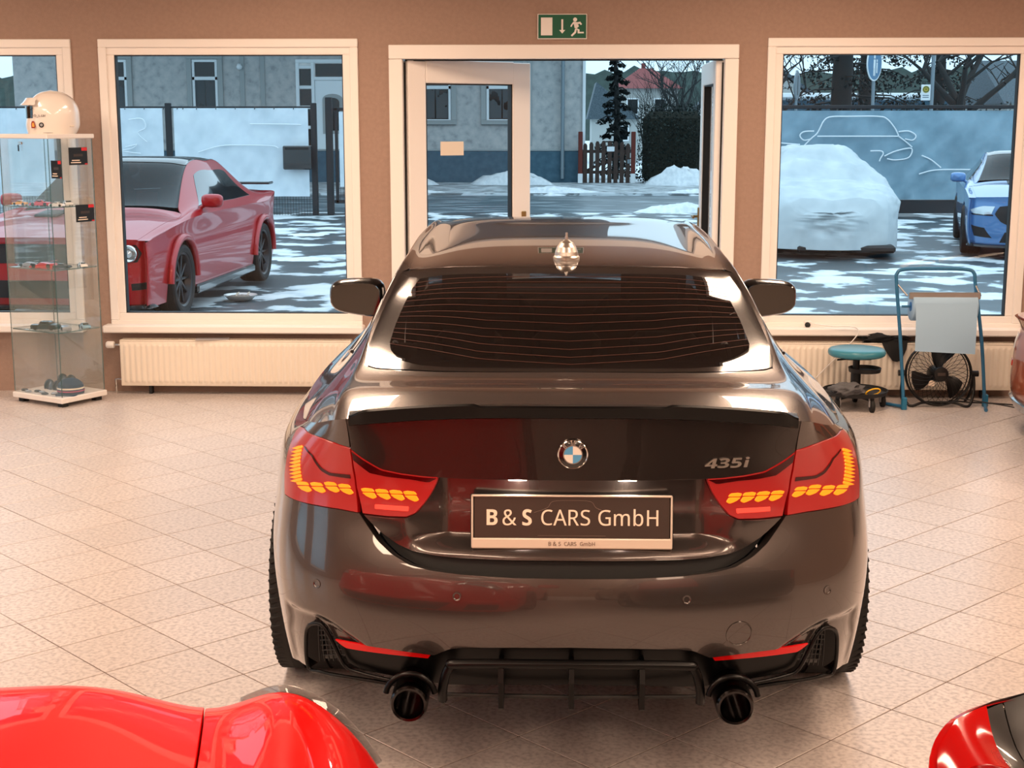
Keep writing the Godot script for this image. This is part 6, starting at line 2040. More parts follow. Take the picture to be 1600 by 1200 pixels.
# ---------- the yard and the street ----------
func build_outside() -> void:
	# ground: yard with trodden snow, road, far pavement
	struct("ground", bx(Vector3(0, -.06, -19.6), Vector3(70, .1, 19.6)), M.yard, "wet asphalt yard with thin trodden snow outside", "ground")
	struct("side_yard", bx(Vector3(-23.5, -.06, -1.4), Vector3(32, .1, 16.8)), M.yard, "snowy yard beside the showroom's side windows", "ground")
	struct("road", bx(Vector3(0, -.07, -32.9), Vector3(140, .1, 7.0)), M.road, "wet blue-grey asphalt road across the view", "road")
	struct("pavement", bx(Vector3(0, -.03, -39.8), Vector3(140, .14, 6.8)), M.pavement, "far pavement with slushy snow along the houses", "pavement")
	struct("far_ground", bx(Vector3(0, -.08, -100), Vector3(300, .1, 114)), M.snow_field, "snowy ground behind the houses", "ground")
	# ridges and heaps of snow
	var heaps := [[-1.2, -41.5, 1.25, .42], [-4.3, -41.4, 1.1, .30], [3.6, -41.2, 1.0, .52], [5.9, -41.0, .85, .42]]
	for k in 6: heaps.append([-7.6 + 3.75 * k, -36.8, 1.15, .13 + .03 * (k % 3)])
	heaps += [[-6.2, -27.9, .8, .12], [2.6, -29.8, 1.0, .16]]
	for i in heaps.size():
		var h: Array = heaps[i]
		var m := _heap(h[2], h[2] * .38, h[3], 40 + i)
		var o := obj("snow_heap", m, M.snow)
		o.position = Vector3(h[0], -.02, h[1])
		tag(o, ["rounded snow heap against the house plinth", "low snow heap in front of the house", "snow heap by the hedge at the wooden gate", "snow heap right of the hedge's foot"][i] if i < 4 else "low dirty ridge of ploughed snow along the street", "snow", "" if i < 4 else "ploughed snow ridges")
	var laid := []
	for i in 60:
		var x := rng.randf_range(-6.0, 8.6); var z := rng.randf_range(-27.0, -11.5)
		var free := true
		for q in laid:
			if Vector2(x - q.x, z - q.y).length() < 2.1: free = false
		if not free or laid.size() >= 22 or (x < -2.9 and z > -18.5) or (x > 2.2 and z < -18.3 and z > -25.0): continue
		laid.append(Vector2(x, z))
		var m := _heap(rng.randf_range(.25, .9), rng.randf_range(.12, .4), rng.randf_range(.008, .02), 80 + i)
		var o := obj("snow_patch", m, M.snow)
		o.position = Vector3(x, -.011, z)
		tag(o, "thin white snow patch lying on the wet yard", "snow", "snow patches in the yard")
	build_fences()
	build_houses()
	build_trees()
	build_signs()
	var dish := thing("dish", "white shallow dish of cigarette ends on the ground outside", "dish", on_y(376, 468, .0))
	obj("bowl", lt([Vector2(0, .012), Vector2(.10, .012), Vector2(.17, .05), Vector2(.175, .052), Vector2(.12, .0), Vector2(0, 0)], 30), M.toy_white, dish)
	var sand := _heap(.13, .11, .018, 5)
	var so := obj("sand", sand, M.sand, dish)
	so.position.y = .032
	for k in 9:
		obj("cigarette_end", tb([Vector3(cos(k * 2.1) * .07, .045, sin(k * 1.7) * .06), Vector3(cos(k * 2.1) * .07 + .015, .075, sin(k * 1.7) * .06)], .006, 6), M.paper, dish)
func _heap(rx: float, rz: float, h: float, sd: int) -> MB:
	var nz := FastNoiseLite.new()
	nz.seed = sd
	nz.frequency = .8
	var rows := []
	for i in 9:
		var t := i / 8.0
		var row := PackedVector3Array()
		for j in 33:
			var a := TAU * (j % 32) / 32.0
			var k := 1.0 + .45 * nz.get_noise_2d(cos(a) * 2.0 + sd, sin(a) * 2.0)
			var y := h * (1.0 - t * t) * (1.0 + .5 * nz.get_noise_2d(cos(a) * t * 3.0, sin(a) * t * 3.0 + sd))
			row.append(Vector3(cos(a) * rx * t * k, y if t < 1 else -.01, sin(a) * rz * t * k))
		rows.append(row)
	var m := MB.new()
	m.grid(rows, Vector3(0, -h, 0), true)
	return m

func tarp(x0: float, x1: float, y0: float, y1: float, z: float, wave: float, sd: int) -> MB:
	var nz := FastNoiseLite.new()
	nz.seed = sd
	nz.frequency = .35
	var rows := []
	for i in 13:
		var row := PackedVector3Array()
		for j in 41:
			var x := lerpf(x0, x1, j / 40.0); var y := lerpf(y0, y1, i / 12.0)
			var e := minf(1.0, minf(j, 40 - j) / 5.0)
			row.append(Vector3(x, y, z + wave * e * (nz.get_noise_2d(x * 3.0 + y * 2.2, y * 1.5) + .5 * nz.get_noise_2d(x * 9.0 - y * 8.0, y * 3.0))))
		rows.append(row)
	var m := MB.new()
	m.grid(rows, Vector3(0, 1, z - 5))
	var back := []
	for r in rows: back.append(shifted(r, Vector3(0, 0, -.004)))
	m.grid(back, Vector3(0, 1, z + 5))
	return m
func build_fences() -> void:
	var Z := -28.5
	# left fence: pale tarps tied between dark posts
	var f := thing("mesh_fence", "dark post-and-mesh fence hung with pale tarpaulins left of the door", "fence", Vector3(0, 0, Z))
	var posts := [-11.9, -9.75, -7.58, -4.72]
	for x in posts: obj("post", bx(Vector3(x, 1.07, 0), Vector3(.11, 2.2, .11), .01), M.fence_dark, f)
	for k in 3:
		obj("tarpaulin", tarp(posts[k] + .12, posts[k + 1] - .10, .36, 2.07, .07, .05, 3 + k), M.tarp_pale, f)
		obj("rail", tb([Vector3(posts[k], 2.09, 0), Vector3(posts[k + 1], 2.09, 0)], .016, 6), M.fence_dark, f)
		var mesh := MB.new()
		var n := int((posts[k + 1] - posts[k]) / .055)
		for i in n: mesh.box(Vector3(posts[k] + .055 * i, .2, .02), Vector3(.006, .42, .006))
		for i in 5: mesh.box(Vector3((posts[k] + posts[k + 1]) * .5, .03 + .09 * i, .02), Vector3(posts[k + 1] - posts[k], .006, .006))
		obj("wire_mesh", mesh, M.fence_dark, f)
		for i in 7:
			obj("tie", tb([Vector3(posts[k] + .2 + i * .38, 2.10, .02), Vector3(posts[k] + .2 + i * .38, 2.05, .085)], .008, 5), M.fence_dark, f)
	var pr := MB.new()
	for c in [[[201, 187], [222, 186], [227, 200], [215, 208], [230, 222]], [[196, 230], [214, 226], [206, 232], [190, 236], [220, 240]], [[310, 238], [345, 228], [385, 227], [425, 228], [435, 232]], [[390, 194], [430, 194], [470, 195]]]:
		var pts := []
		for q in c:
			var v := on_z(q[0], q[1], Z + .14)
			pts.append(v - Vector3(0, 0, Z))
		pr.tube(smooth(pts, 5), .012, 5)
	obj("printed_line", pr, M.print_white, f)
	var box := thing("letter_box", "black letter box hanging on the pale tarpaulin fence", "letter box", Vector3(-5.02, 1.12, Z + .22))
	obj("body", bx(Vector3.ZERO, Vector3(.55, .46, .14), .02), M.gloss_black, box)
	obj("flap", bx(Vector3(0, .18, .075), Vector3(.46, .05, .02), .006), M.plastic, box)
	obj("bracket", bx(Vector3(0, -.02, -.10), Vector3(.3, .04, .1), .004), M.plastic, box)
	# yard gate in the fence
	var g := thing("yard_gate", "dark framed yard gate hung with a pale tarpaulin", "gate", Vector3(0, 0, Z))
	for x in [-4.42, -3.08]: obj("gate_post", bx(Vector3(x, 1.14, .0), Vector3(.13, 2.28, .13), .012), M.fence_dark, g)
	for y in [.26, 2.05]: obj("gate_rail", bx(Vector3(-3.75, y, .0), Vector3(1.18, .06, .05), .006), M.fence_dark, g)
	for x in [-4.28, -3.22]: obj("gate_stile", bx(Vector3(x, 1.15, 0), Vector3(.06, 1.85, .05), .006), M.fence_dark, g)
	obj("tarpaulin", tarp(-4.22, -3.27, .55, 2.0, .05, .04, 12), M.tarp_pale, g)
	var gm := MB.new()
	for i in 18: gm.box(Vector3(-4.22 + .055 * i, .4, 0), Vector3(.006, .3, .006))
	for i in 4: gm.box(Vector3(-3.75, .30 + .07 * i, 0), Vector3(1.0, .006, .006))
	obj("wire_mesh", gm, M.fence_dark, g)
	# right fence: grey-blue printed banner
	var r := thing("banner_fence", "long fence with a grey-blue banner printed with car outlines", "fence", Vector3(0, 0, Z))
	for x in [3.2, 5.6, 8.0, 10.4]: obj("post", bx(Vector3(x, 1.05, -.06), Vector3(.09, 2.1, .07), .008), M.fence_dark, r)
	obj("top_rail", bx(Vector3(6.8, 2.09, .0), Vector3(7.4, .07, .06), .01), M.fence_dark, r)
	obj("banner", tarp(3.2, 10.4, .32, 2.02, .05, .12, 31), M.tarp_blue, r)
	obj("lower_rail", bx(Vector3(6.8, .18, .0), Vector3(7.4, .26, .04), .01), M.fence_dark, r)
	var sets := [[[1285, 192], [1296, 183], [1330, 182], [1372, 182], [1386, 186], [1398, 200], [1404, 212]], [[1277, 213], [1320, 213], [1362, 213], [1404, 213]], [[1285, 192], [1277, 208], [1268, 216], [1256, 228]], [[1272, 205], [1256, 206], [1250, 212], [1256, 219], [1268, 217]], [[1404, 206], [1420, 205], [1431, 212], [1426, 219], [1414, 217]], [[1404, 213], [1416, 222], [1425, 230]], [[1360, 236], [1376, 236], [1380, 240], [1376, 247], [1374, 252]], [[1382, 244], [1400, 236], [1424, 232], [1420, 246], [1400, 250], [1386, 248]], [[1436, 272], [1460, 266], [1500, 265], [1574, 266]], [[1440, 243], [1455, 250], [1470, 262]], [[1205, 222], [1225, 224], [1250, 226]]]
	var bp := MB.new()
	for c in sets:
		var pts := []
		for q in c: pts.append(on_z(q[0], q[1], Z + .125) - Vector3(0, 0, Z))
		bp.tube(smooth(pts, 5), .014, 5)
	obj("printed_line", bp, M.print_white, r)

func house_window(parent: Node3D, x0: float, x1: float, y0: float, y1: float, z: float, split := .68) -> void:
	var w := Node3D.new()
	w.name = "window"
	parent.add_child(w, true)
	var zz := z
	obj("surround", ring_frame(x0 - .16, x1 + .16, y0 - .1, y1 + .16, .15, zz - .02, zz + .06, .01), M.house_trim, w)
	var fr := ring_frame(x0, x1, y0, y1, .075, zz - .06, zz + .03, .008)
	fr.box(Vector3((x0 + x1) * .5, lerpf(y0, y1, split), zz - .01), Vector3(x1 - x0, .10, .08), Basis.IDENTITY, .008)
	obj("frame", fr, M.house_white, w)
	obj("pane", bx(Vector3((x0 + x1) * .5, (y0 + y1) * .5, zz - .02), Vector3(x1 - x0 - .1, y1 - y0 - .1, .01)), M.dark_pane, w)
	for s in [-1.0, 1.0]:
		obj("curtain", tarp((x0 + x1) * .5 + s * .02 - (.0 if s > 0 else (x1 - x0) * .42), (x0 + x1) * .5 + s * .02 + (.0 if s < 0 else (x1 - x0) * .42), y0 + .1, lerpf(y0, y1, split) - .05, zz - .012, .01, 50), M.curtain, w)
	obj("sill", bx(Vector3((x0 + x1) * .5, y0 - .05, zz + .08), Vector3(x1 - x0 + .3, .05, .16), .01), M.house_trim, w)
func build_houses() -> void:
	var Z := -43.0
	var h := thing("house", "weathered grey rendered house with white windows and blue-grey plinth", "house", Vector3(0, 0, Z))
	# wall pieces round the openings
	var w := MB.new()
	var xs := [-16.0, -13.55, -12.62, -10.68, -9.93, -7.62, -6.02, -3.98, -3.06, -2.02, -1.10, .86]
	var tops := 7.5
	for k in range(0, xs.size(), 2): w.box(Vector3((xs[k] + xs[k + 1]) * .5, tops * .5, -.15), Vector3(xs[k + 1] - xs[k], tops, .3))
	for q in [[-13.55, -12.62, 1.9, 3.6], [-10.68, -9.93, 1.9, 3.6], [-7.62, -6.02, .0, 3.6], [-3.98, -3.06, 1.8, 3.4], [-2.02, -1.10, 1.8, 3.4]]:
		w.box(Vector3((q[0] + q[1]) * .5, q[2] * .5, -.15), Vector3(q[1] - q[0], q[2], .3))
		w.box(Vector3((q[0] + q[1]) * .5, (q[3] + tops) * .5, -.15), Vector3(q[1] - q[0], tops - q[3], .3))
	w.box(Vector3(.86 - .15, tops * .5, -4.3), Vector3(.3, tops, 8.0))
	obj("wall", w, M.render_grey, h)
	obj("back_wall", bx(Vector3(-7.5, tops * .5, -8.3), Vector3(17, tops, .3)), M.render_grey, h)
	obj("plinth", bx(Vector3(-7.6, .47, .02), Vector3(17.0, .98, .12), .02), M.plinth_blue, h)
	obj("plinth_ledge", bx(Vector3(-7.6, .98, .03), Vector3(17.04, .05, .14), .01), M.house_trim, h)
	for x in [-9.2, -8.6, -5.6, -4.6, -.75]:
		obj("render_strip", bx(Vector3(x, 2.9, .01), Vector3(.14, 3.6, .05), .01), M.house_trim, h)
	obj("corner_board", bx(Vector3(.84, 3.7, .03), Vector3(.09, 7.4, .1), .01), M.house_white, h)
	var rf := MB.new()
	rf.prism(PackedVector2Array([Vector2(-8.9, 0), Vector2(.6, 0), Vector2(-4.15, 3.8)]), 18.0, Transform3D(Basis(Vector3.UP, PI / 2), Vector3(-7.6, tops, 0)))
	obj("roof", rf, M.roof_dark, h)
	house_window(h, -13.55, -12.62, 1.9, 3.6, 0)
	house_window(h, -10.68, -9.93, 1.9, 3.6, 0)
	house_window(h, -3.98, -3.06, 1.8, 3.4, 0, .62)
	house_window(h, -2.02, -1.10, 1.8, 3.4, 0, .62)
	obj("downpipe", tb([Vector3(.22, 7.4, .16), Vector3(.22, .5, .16), Vector3(.22, .15, .16)], .055, 10), M.zinc, h)
	for y in [.45, 2.2, 3.4]: obj("pipe_clip", lt([Vector2(.066, y - .03), Vector2(.066, y + .03)], 12, Transform3D(Basis.IDENTITY, Vector3(.22, 0, .16))), M.zinc, h)
	obj("wall_lamp", lt([Vector2(0, -.08), Vector2(.07, -.06), Vector2(.09, 0), Vector2(.05, .09), Vector2(0, .1)], 14, Transform3D(Basis.IDENTITY, Vector3(-9.25, 3.38, .14))), M.house_white, h)
	# front door with side lights
	var d := Node3D.new()
	d.name = "front_door"
	h.add_child(d, true)
	obj("frame", ring_frame(-7.62, -6.02, .9, 3.6, .10, -.10, .04, .01), M.house_white, d)
	obj("mullion", bx(Vector3(-7.12, 2.3, -.03), Vector3(.09, 2.6, .12), .01), M.house_white, d)
	obj("transom", bx(Vector3(-6.55, 3.05, -.03), Vector3(1.1, .10, .12), .01), M.house_white, d)
	obj("top_light", bx(Vector3(-6.55, 3.28, -.05), Vector3(1.0, .40, .01)), M.dark_pane, d)
	for k in 4: obj("side_light", bx(Vector3(-7.35, 1.35 + .58 * k, -.05), Vector3(.36, .48, .01)), M.dark_pane, d)
	for k in 5: obj("bar", bx(Vector3(-7.35, 1.06 + .58 * k, -.03), Vector3(.42, .08, .1), .008), M.house_white, d)
	obj("door_leaf", bx(Vector3(-6.58, 1.95, -.05), Vector3(.98, 2.1, .06), .01), M.house_white, d)
	var ar := []
	for k in 9:
		var t := PI * k / 8.0
		ar.append(Vector2(cos(t) * .30, 2.45 + sin(t) * .16))
	ar += [Vector2(-.30, 1.45), Vector2(.30, 1.45)]
	obj("door_moulding", pz(ar, .03, Transform3D(Basis.IDENTITY, Vector3(-6.55, 0, -.01))), M.house_trim, d)
	var ar2 := []
	for q in ar: ar2.append(Vector2(q.x * .66, 1.98 + (q.y - 1.98) * .82))
	obj("door_glass", pz(ar2, .03, Transform3D(Basis.IDENTITY, Vector3(-6.55, 0, .002))), M.dark_pane, d)
	# --- garden gate between two reddish posts
	var g := thing("garden_gate", "brown wooden picket gate between reddish posts beside the hedge", "gate", Vector3(0, 0, -42.6))
	for x in [.74, 2.28]: obj("gate_post", bx(Vector3(x, .78, 0), Vector3(.13, 1.48, .13), .015), M.wood_red, g)
	for x in [.74, 2.28]: obj("post_foot", bx(Vector3(x, .16, .02), Vector3(.14, .30, .12), .01), M.house_white, g)
	for k in 8:
		var x := .88 + .178 * k
		var ht := 1.12 + .10 * sin(PI * (k + .5) / 8.0)
		obj("picket", pz(V2([-.06, 0, .06, 0, .06, ht - .06, .03, ht, -.03, ht, -.06, ht - .06]), .03, Transform3D(Basis.IDENTITY, Vector3(x, .04, .03))), M.wood_brown, g)
	for y in [.35, .95]: obj("cross_rail", bx(Vector3(1.51, y, -.01), Vector3(1.4, .09, .03), .006), M.wood_brown, g)
	obj("diagonal", bx(Vector3(1.51, .65, -.012), Vector3(1.35, .07, .025), .005, Basis(Vector3.BACK, .40)), M.wood_brown, g)
	obj("latch", bx(Vector3(2.14, .66, .06), Vector3(.07, .12, .05), .01), M.zinc, g)
	obj("name_board", bx(Vector3(1.62, 1.02, .06), Vector3(.22, .14, .02), .005), M.house_white, g)
	# --- houses farther back
	var r := thing("house", "small house with a red tiled hipped roof behind the bare tree", "house", Vector3(4.4, 0, -72))
	obj("wall", bx(Vector3(0, 1.7, 0), Vector3(2.9, 3.4, 3.4)), M.house_cream, r)
	var hp := MB.new()
	var e := [Vector3(-1.7, 3.35, 2.0), Vector3(1.7, 3.35, 2.0), Vector3(1.7, 3.35, -2.0), Vector3(-1.7, 3.35, -2.0)]
	var a1 := Vector3(-.3, 4.35, 0); var a2 := Vector3(.3, 4.35, 0)
	hp.quad(e[0], e[1], a2, a1, Vector3(0, 1, 1)); hp.quad(e[2], e[3], a1, a2, Vector3(0, 1, -1))
	hp.quad(e[1], e[2], a2, a2, Vector3(1, 1, 0)); hp.quad(e[3], e[0], a1, a1, Vector3(-1, 1, 0)); hp.quad(e[0], e[1], e[2], e[3], Vector3.DOWN)
	obj("roof", hp, M.roof_red, r)
	obj("chimney", bx(Vector3(-.1, 4.35, -.2), Vector3(.2, .5, .2)), M.roof_red, r)
	for x in [-.7, .6]:
		obj("window", bx(Vector3(x, 2.5, 1.72), Vector3(.5, .7, .05), .01), M.dark_pane, r)
		obj("window_frame", ring_frame(x - .3, x + .3, 2.1, 2.9, .06, 1.7, 1.77), M.house_white, r)
	var s := thing("shed", "low shed with a dark slate roof beside the red-roofed house", "shed", Vector3(2.6, 0, -66))
	obj("wall", bx(Vector3(0, 1.0, 0), Vector3(2.0, 2.0, 3.0)), M.house_cream, s)
	obj("gable", pz(V2([-1.2, 1.9, 1.2, 1.9, -.8, 3.5]), 3.4, Transform3D(Basis.IDENTITY, Vector3(0, 0, 0))), M.roof_dark, s)
	obj("window", bx(Vector3(.3, 1.3, 1.52), Vector3(.6, .6, .05), .01), M.dark_pane, s)
	obj("window_frame", ring_frame(-.05, .65, .95, 1.65, .06, 1.5, 1.57), M.house_white, s)
	var c := thing("house", "pale gabled house far behind the hedge", "house", Vector3(9.6, 0, -70))
	obj("wall", pz(V2([-2.6, 0, 2.6, 0, 2.6, 2.4, 0, 4.4, -2.6, 2.4]), 6.0), M.house_cream, c)
	for sd in [-1.0, 1.0]:
		obj("roof_slope", bx(Vector3(sd * 1.4, 3.5, 0), Vector3(3.5, .15, 6.4), .02, Basis(Vector3.BACK, -sd * .655)), M.roof_dark, c)
	for x in [-1.5, -.3]:
		obj("window", bx(Vector3(x, 1.9, 3.02), Vector3(.5, .8, .05), .01), M.dark_pane, c)
		obj("window_frame", ring_frame(x - .3, x + .3, 1.45, 2.35, .06, 3.0, 3.07), M.house_white, c)
	var b := thing("low_building", "long low building with a snowy flat roof behind the street signs", "building", Vector3(12.0, 0, -60))
	obj("wall", bx(Vector3(0, 1.35, 0), Vector3(7.0, 2.7, 5)), M.plinth_blue, b)
	obj("roof", bx(Vector3(0, 2.8, .2), Vector3(7.4, .18, 5.6), .02), M.house_white, b)
	obj("gutter", bx(Vector3(0, 2.66, 3.02), Vector3(7.4, .10, .1), .02), M.zinc, b)
	for x in [-2.0, .6, 2.6]: obj("window", bx(Vector3(x, 1.6, 2.52), Vector3(.9, .8, .05), .01), M.dark_pane, b)
	var t := thing("house", "dark tiled long house behind the leafless street tree", "house", Vector3(23.5, 0, -62))
	obj("wall", bx(Vector3(0, 1.35, 0), Vector3(11.0, 2.7, 6)), M.house_cream, t)
	obj("roof", pz(V2([-3.6, 2.5, 3.6, 2.5, 0, 4.3]), 11.6, Transform3D(Basis(Vector3.UP, PI / 2), Vector3.ZERO)), M.roof_dark, t)
	for x in [-4.2, -2.4, -.6]: obj("window", bx(Vector3(x, 1.7, 3.02), Vector3(.8, 1.0, .05), .01), M.dark_pane, t)
	var g2 := thing("house", "small snow-roofed house behind the banner fence", "house", Vector3(8.1, 0, -56))
	obj("wall", bx(Vector3(-1.2, 1.1, 0), Vector3(2.0, 2.2, 4)), M.house_cream, g2)
	obj("roof", pz(V2([-2.6, 2.0, .2, 2.0, -1.6, 3.2]), 4.6), M.snow, g2)
	# wooded ridge
	var hl := MB.new()
	var nz := FastNoiseLite.new()
	nz.seed = 4
	nz.frequency = .05
	var rr := [PackedVector3Array(), PackedVector3Array(), PackedVector3Array()]
	for i in 141:
		var x := -70.0 + i
		var top := 6.5 + 1.1 * nz.get_noise_1d(x * .6) + .5 * nz.get_noise_1d(x * 14.0) + (.35 if i % 3 == 0 else 0.0)
		rr[0].append(Vector3(x, -1, -138)); rr[1].append(Vector3(x, top * .6, -146)); rr[2].append(Vector3(x, top, -150))
	hl.grid(rr, Vector3(0, 0, -160))
	struct("ridge", hl, M.forest, "distant wooded ridge behind the roofs", "hill")

func branchy(m: MB, a: Vector3, d: Vector3, len: float, r: float, depth: int, spread: float, tips: Array) -> void:
	var pts := [a]
	var p := a; var dd := d
	for k in 3:
		dd = (dd + Vector3(rng.randf_range(-1, 1), rng.randf_range(-.3, .6), rng.randf_range(-1, 1)) * .13).normalized()
		p += dd * (len / 3.0)
		pts.append(p)
	m.tube(pts, [r, r * .88, r * .76, r * .62], 5 if r < .04 else 8, false)
	if depth <= 0:
		tips.append(p)
		return
	var n := 3 if depth > 1 else 4
	for k in n:
		var s := Vector3(rng.randf_range(-1, 1), rng.randf_range(-.2, .8), rng.randf_range(-1, 1)).normalized()
		var at: Vector3 = pts[1 + (k % 3)] if k > 0 else p
		branchy(m, at, (dd * (1.0 - spread) + s * spread).normalized(), len * rng.randf_range(.55, .8), r * rng.randf_range(.42, .6), depth - 1, spread, tips)
func leaf_cloud(m: MB, n: int, c: Vector3, e: Vector3, size: float, flat := 0.0) -> void:
	for i in n:
		var q := Vector3(rng.randf_range(-1, 1), rng.randf_range(-1, 1), rng.randf_range(-1, 1))
		if flat < .5 and q.length() > 1.0: q = q.normalized() * rng.randf_range(.6, 1.0)
		var p := c + q * e
		var a := Vector3(rng.randf_range(-1, 1), rng.randf_range(-1, 1), rng.randf_range(-1, 1)).normalized()
		var b := a.cross(Vector3(rng.randf_range(-1, 1), rng.randf_range(-1, 1), .3)).normalized()
		var nn := (a.cross(b) + Vector3(0, .5, .5)).normalized()
		var s := size * rng.randf_range(.6, 1.3)
		m.tri(p - a * s, p + a * s, p + b * s * 1.4, nn)
func conifer(called: String, label: String, at: Vector3, h: float, w: float, trunk: float, bare: float) -> void:
	var o := thing(called, label, "tree", at)
	var t := MB.new()
	t.tube([Vector3(0, -.1, 0), Vector3(.05, h * .4, 0), Vector3(-.04, h * .75, .02), Vector3(0, h, 0)], [trunk, trunk * .8, trunk * .5, .03], 10)
	obj("trunk", t, M.bark, o)
	var b := MB.new()
	var fo := MB.new()
	var n := 46
	for i in n:
		var y := lerpf(bare, .97, i / float(n)) * h
		var a := i * 2.399
		var l := w * pow(1.0 - y / h, .7) * rng.randf_range(.7, 1.15)
		var d := Vector3(cos(a), -.12, sin(a))
		var pts := [Vector3(0, y, 0), Vector3(0, y, 0) + d * l * .5 + Vector3(0, .06, 0), Vector3(0, y, 0) + d * l + Vector3(0, -.10 * l, 0)]
		b.tube(pts, [.035, .022, .01], 5, false)
		for k in 7:
			var c: Vector3 = pts[0].lerp(pts[2], .3 + .1 * k)
			leaf_cloud(fo, 12, c + Vector3(0, -.05, 0), Vector3(.22, .13, .22) * clampf(l, .4, 1.4), .06)
	obj("branches", b, M.bark, o)
	obj("foliage", fo, M.needles, o)
func build_trees() -> void:
	# hedge by the garden gate
	var hd := thing("hedge", "dense dark clipped hedge right of the wooden gate", "hedge", Vector3(3.46, 0, -42.9))
	var core := MB.new()
	core.box(Vector3(0, 1.05, -.3), Vector3(1.75, 2.1, .7), Basis.IDENTITY, .2)
	obj("inner_twigs", core, M.hedge_dark, hd)
	var lf := MB.new()
	leaf_cloud(lf, 5200, Vector3(0, 1.12, 0), Vector3(1.05, 1.18, .62), .035, 1.0)
	obj("foliage", lf, M.hedge_leaf, hd)
	conifer("conifer", "dark evergreen standing between house corner and gate", Vector3(1.95, 0, -47.2), 5.0, .75, .12, .05)
	conifer("conifer", "tall dark fir with broad trunk behind the round blue sign", Vector3(8.0, 0, -41.5), 9.5, 3.0, .34, .12)
	conifer("conifer", "dark fir right beside the bus stop pole", Vector3(9.6, 0, -46.0), 9.0, 2.4, .25, .15)
	conifer("conifer", "loose dark fir in front of the long tiled house", Vector3(12.4, 0, -48.0), 8.5, 2.2, .22, .18)
	for q in [["bare street tree with spreading dark limbs behind the banner fence", Vector3(10.8, 0, -39.5), 2.4, .17, 4, .62], ["bare garden tree in front of the red-roofed house", Vector3(4.6, 0, -53.0), 2.1, .11, 5, .5], ["bare tree growing behind the edge-on street sign", Vector3(7.0, 0, -47.5), 2.4, .10, 4, .6], ["small bare tree against the pale gabled house", Vector3(5.0, 0, -62.0), 1.3, .07, 4, .5]]:
		var o := thing("bare_tree", q[0], "tree", q[1])
		var t := MB.new()
		t.tube([Vector3(0, -.1, 0), Vector3(.04, q[2] * .5, 0), Vector3(0, q[2], .02)], [q[3], q[3] * .85, q[3] * .8], 10)
		obj("trunk", t, M.bark, o)
		var b := MB.new()
		var tips := []
		for k in 5:
			var a := TAU * k / 5 + .4
			branchy(b, Vector3(0, q[2] * (.75 + .06 * k), 0), Vector3(cos(a) * .7, .75, sin(a) * .7).normalized(), q[2] * .62, q[3] * .6, q[4] - 1, q[5], tips)
		obj("branches", b, M.bark, o)
	# shrub of bare twigs above the hedge
	var sh := thing("bare_shrub", "tangle of bare twigs rising over the hedge", "shrub", Vector3(3.9, 0, -46.2))
	var tw := MB.new()
	for k in 26:
		var x := rng.randf_range(-1.0, 1.0)
		var tips := []
		branchy(tw, Vector3(x, .1, rng.randf_range(-.3, .3)), Vector3(rng.randf_range(-.3, .3), 1, rng.randf_range(-.2, .2)).normalized(), 1.5, .022, 2, .35, tips)
	obj("twigs", tw, M.bark, sh)
	# bushes behind the banner
	for q in [[6.3, -43.0, 1.4], [11.5, -43.0, 1.8], [13.4, -44.0, 1.8]]:
		var o := thing("bush", "dark leafless bush behind the banner fence by the road", "bush", Vector3(q[0], 0, q[1]), 0, "bushes behind the banner")
		var m := MB.new()
		leaf_cloud(m, 1100, Vector3(0, q[2] * .6, 0), Vector3(1.3, q[2] * .75, .8), .06)
		obj("foliage", m, M.hedge_leaf, o)
		obj("stem", tb([Vector3(0, -.05, 0), Vector3(0, q[2], 0)], .05, 6), M.bark, o)

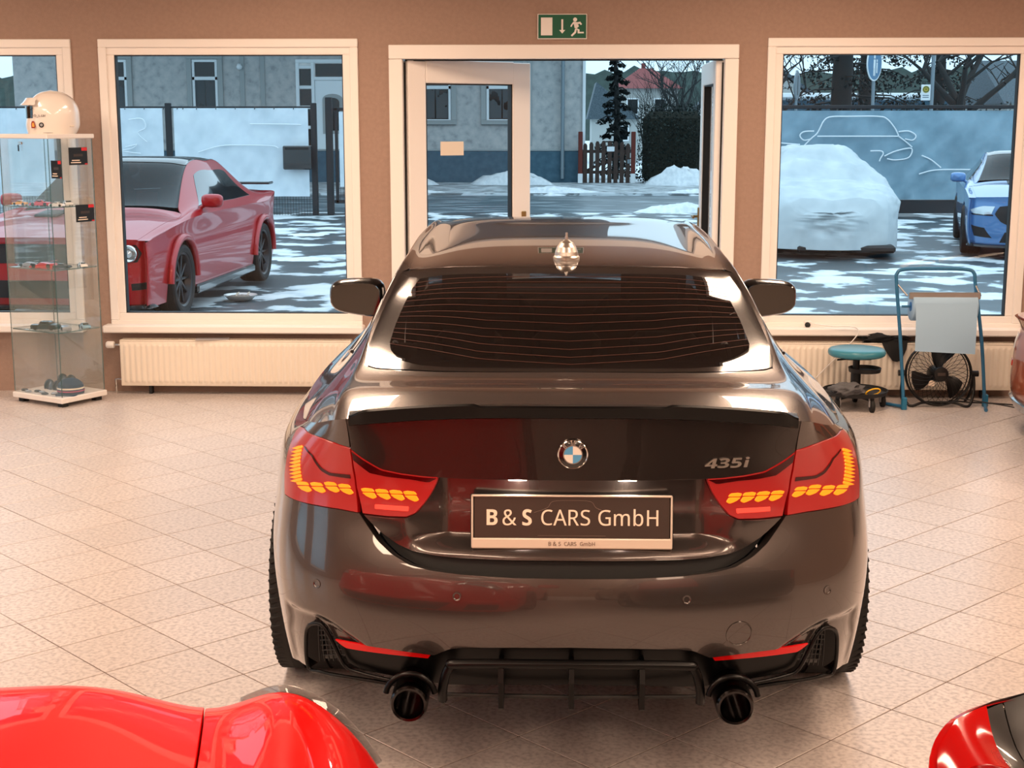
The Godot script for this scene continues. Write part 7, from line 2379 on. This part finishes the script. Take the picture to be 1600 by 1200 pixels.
func build_signs() -> void:
	var Z := -38.0
	var s := thing("road_sign", "round blue footpath sign with walking figures on a grey pole", "sign", Vector3(8.15, 0, Z))
	obj("pole", tb([Vector3(.05, 0, -.04), Vector3(0, 4.0, -.04)], .045, 10), M.zinc, s)
	var dx := Transform3D(Basis(Vector3.UP, .95) * Basis(Vector3.RIGHT, PI / 2), Vector3(0, 3.28, .03))
	obj("disc", lt([Vector2(.44, -.01), Vector2(.44, .012), Vector2(0, .012)], 36, dx), M.sign_blue, s)
	obj("rim", lt([Vector2(.45, -.012), Vector2(.45, .016), Vector2(.42, .016)], 36, dx), M.house_white, s)
	var fg := MB.new()
	for q in [[-.02, .0, 1.0], [.14, -.08, .65]]:
		var k: float = q[2]
		fg.box(dx * Vector3(q[0], .016, -.16 * k - q[1] * .5), Vector3(.09, .09, .01) * k, Basis(Vector3.UP, .95))
		fg.box(dx * Vector3(q[0], .016, .02 * k - q[1] * .5), Vector3(.11, .22, .01) * k, Basis(Vector3.UP, .95))
		fg.box(dx * Vector3(q[0] - .03 * k, .016, .22 * k - q[1] * .5), Vector3(.04, .2, .01) * k, Basis(Vector3.UP, .95))
		fg.box(dx * Vector3(q[0] + .04 * k, .016, .22 * k - q[1] * .5), Vector3(.04, .2, .01) * k, Basis(Vector3.UP, .95))
	obj("figures", fg, M.house_white, s)
	var b := thing("bus_stop_sign", "small white bus stop sign with round yellow and green emblem", "sign", Vector3(9.66, 0, Z))
	obj("pole", tb([Vector3(.0, 0, 0), Vector3(0, 4.2, 0)], .05, 10), M.zinc, b)
	obj("panel", bx(Vector3(-.17, 2.54, .05), Vector3(.24, .40, .03), .008), M.house_white, b)
	obj("emblem", lt([Vector2(.088, 0), Vector2(.088, .01), Vector2(0, .01)], 24, Transform3D(Basis(Vector3.RIGHT, PI / 2), Vector3(-.17, 2.62, .065))), M.sign_yellow, b)
	obj("emblem_ring", lt([Vector2(.075, .01), Vector2(.075, .014), Vector2(.055, .014), Vector2(.055, .01)], 24, Transform3D(Basis(Vector3.RIGHT, PI / 2), Vector3(-.17, 2.62, .065))), M.sign_green, b)
	text_on("letter", "H", .06, M.sign_green, b, Transform3D(Basis.IDENTITY, Vector3(-.17, 2.62, .078)), .003, true)
	for k in 2: obj("text_line", bx(Vector3(-.17, 2.47 - .05 * k, .067), Vector3(.16, .018, .003)), M.plinth_blue, b)
	var t := thing("sign_post", "grey street sign seen edge-on at its post near the low building", "sign", Vector3(6.2, 0, Z))
	obj("pole", tb([Vector3(0, 0, 0), Vector3(0, 3.1, 0)], .035, 8), M.zinc, t)
	obj("plate", lt([Vector2(.36, -.015), Vector2(.36, .015), Vector2(0, .015)], 26, Transform3D(Basis(Vector3.UP, 1.2) * Basis(Vector3.RIGHT, PI / 2), Vector3(0, 2.72, .06))), M.zinc, t)
	obj("bracket", bx(Vector3(.0, 2.72, .02), Vector3(.06, .5, .08), .01), M.plastic, t)
	var l := thing("lamp_post", "thin grey lamp post beside the hedge and right door leaf", "lamp post", Vector3(4.32, 0, -42.0))
	obj("pole", tb([Vector3(0, 0, 0), Vector3(0, 6.0, 0)], .05, 8), M.zinc, l)
	obj("orange_box", bx(Vector3(.07, 2.85, .02), Vector3(.10, .22, .1), .01), M.wood_red, l)
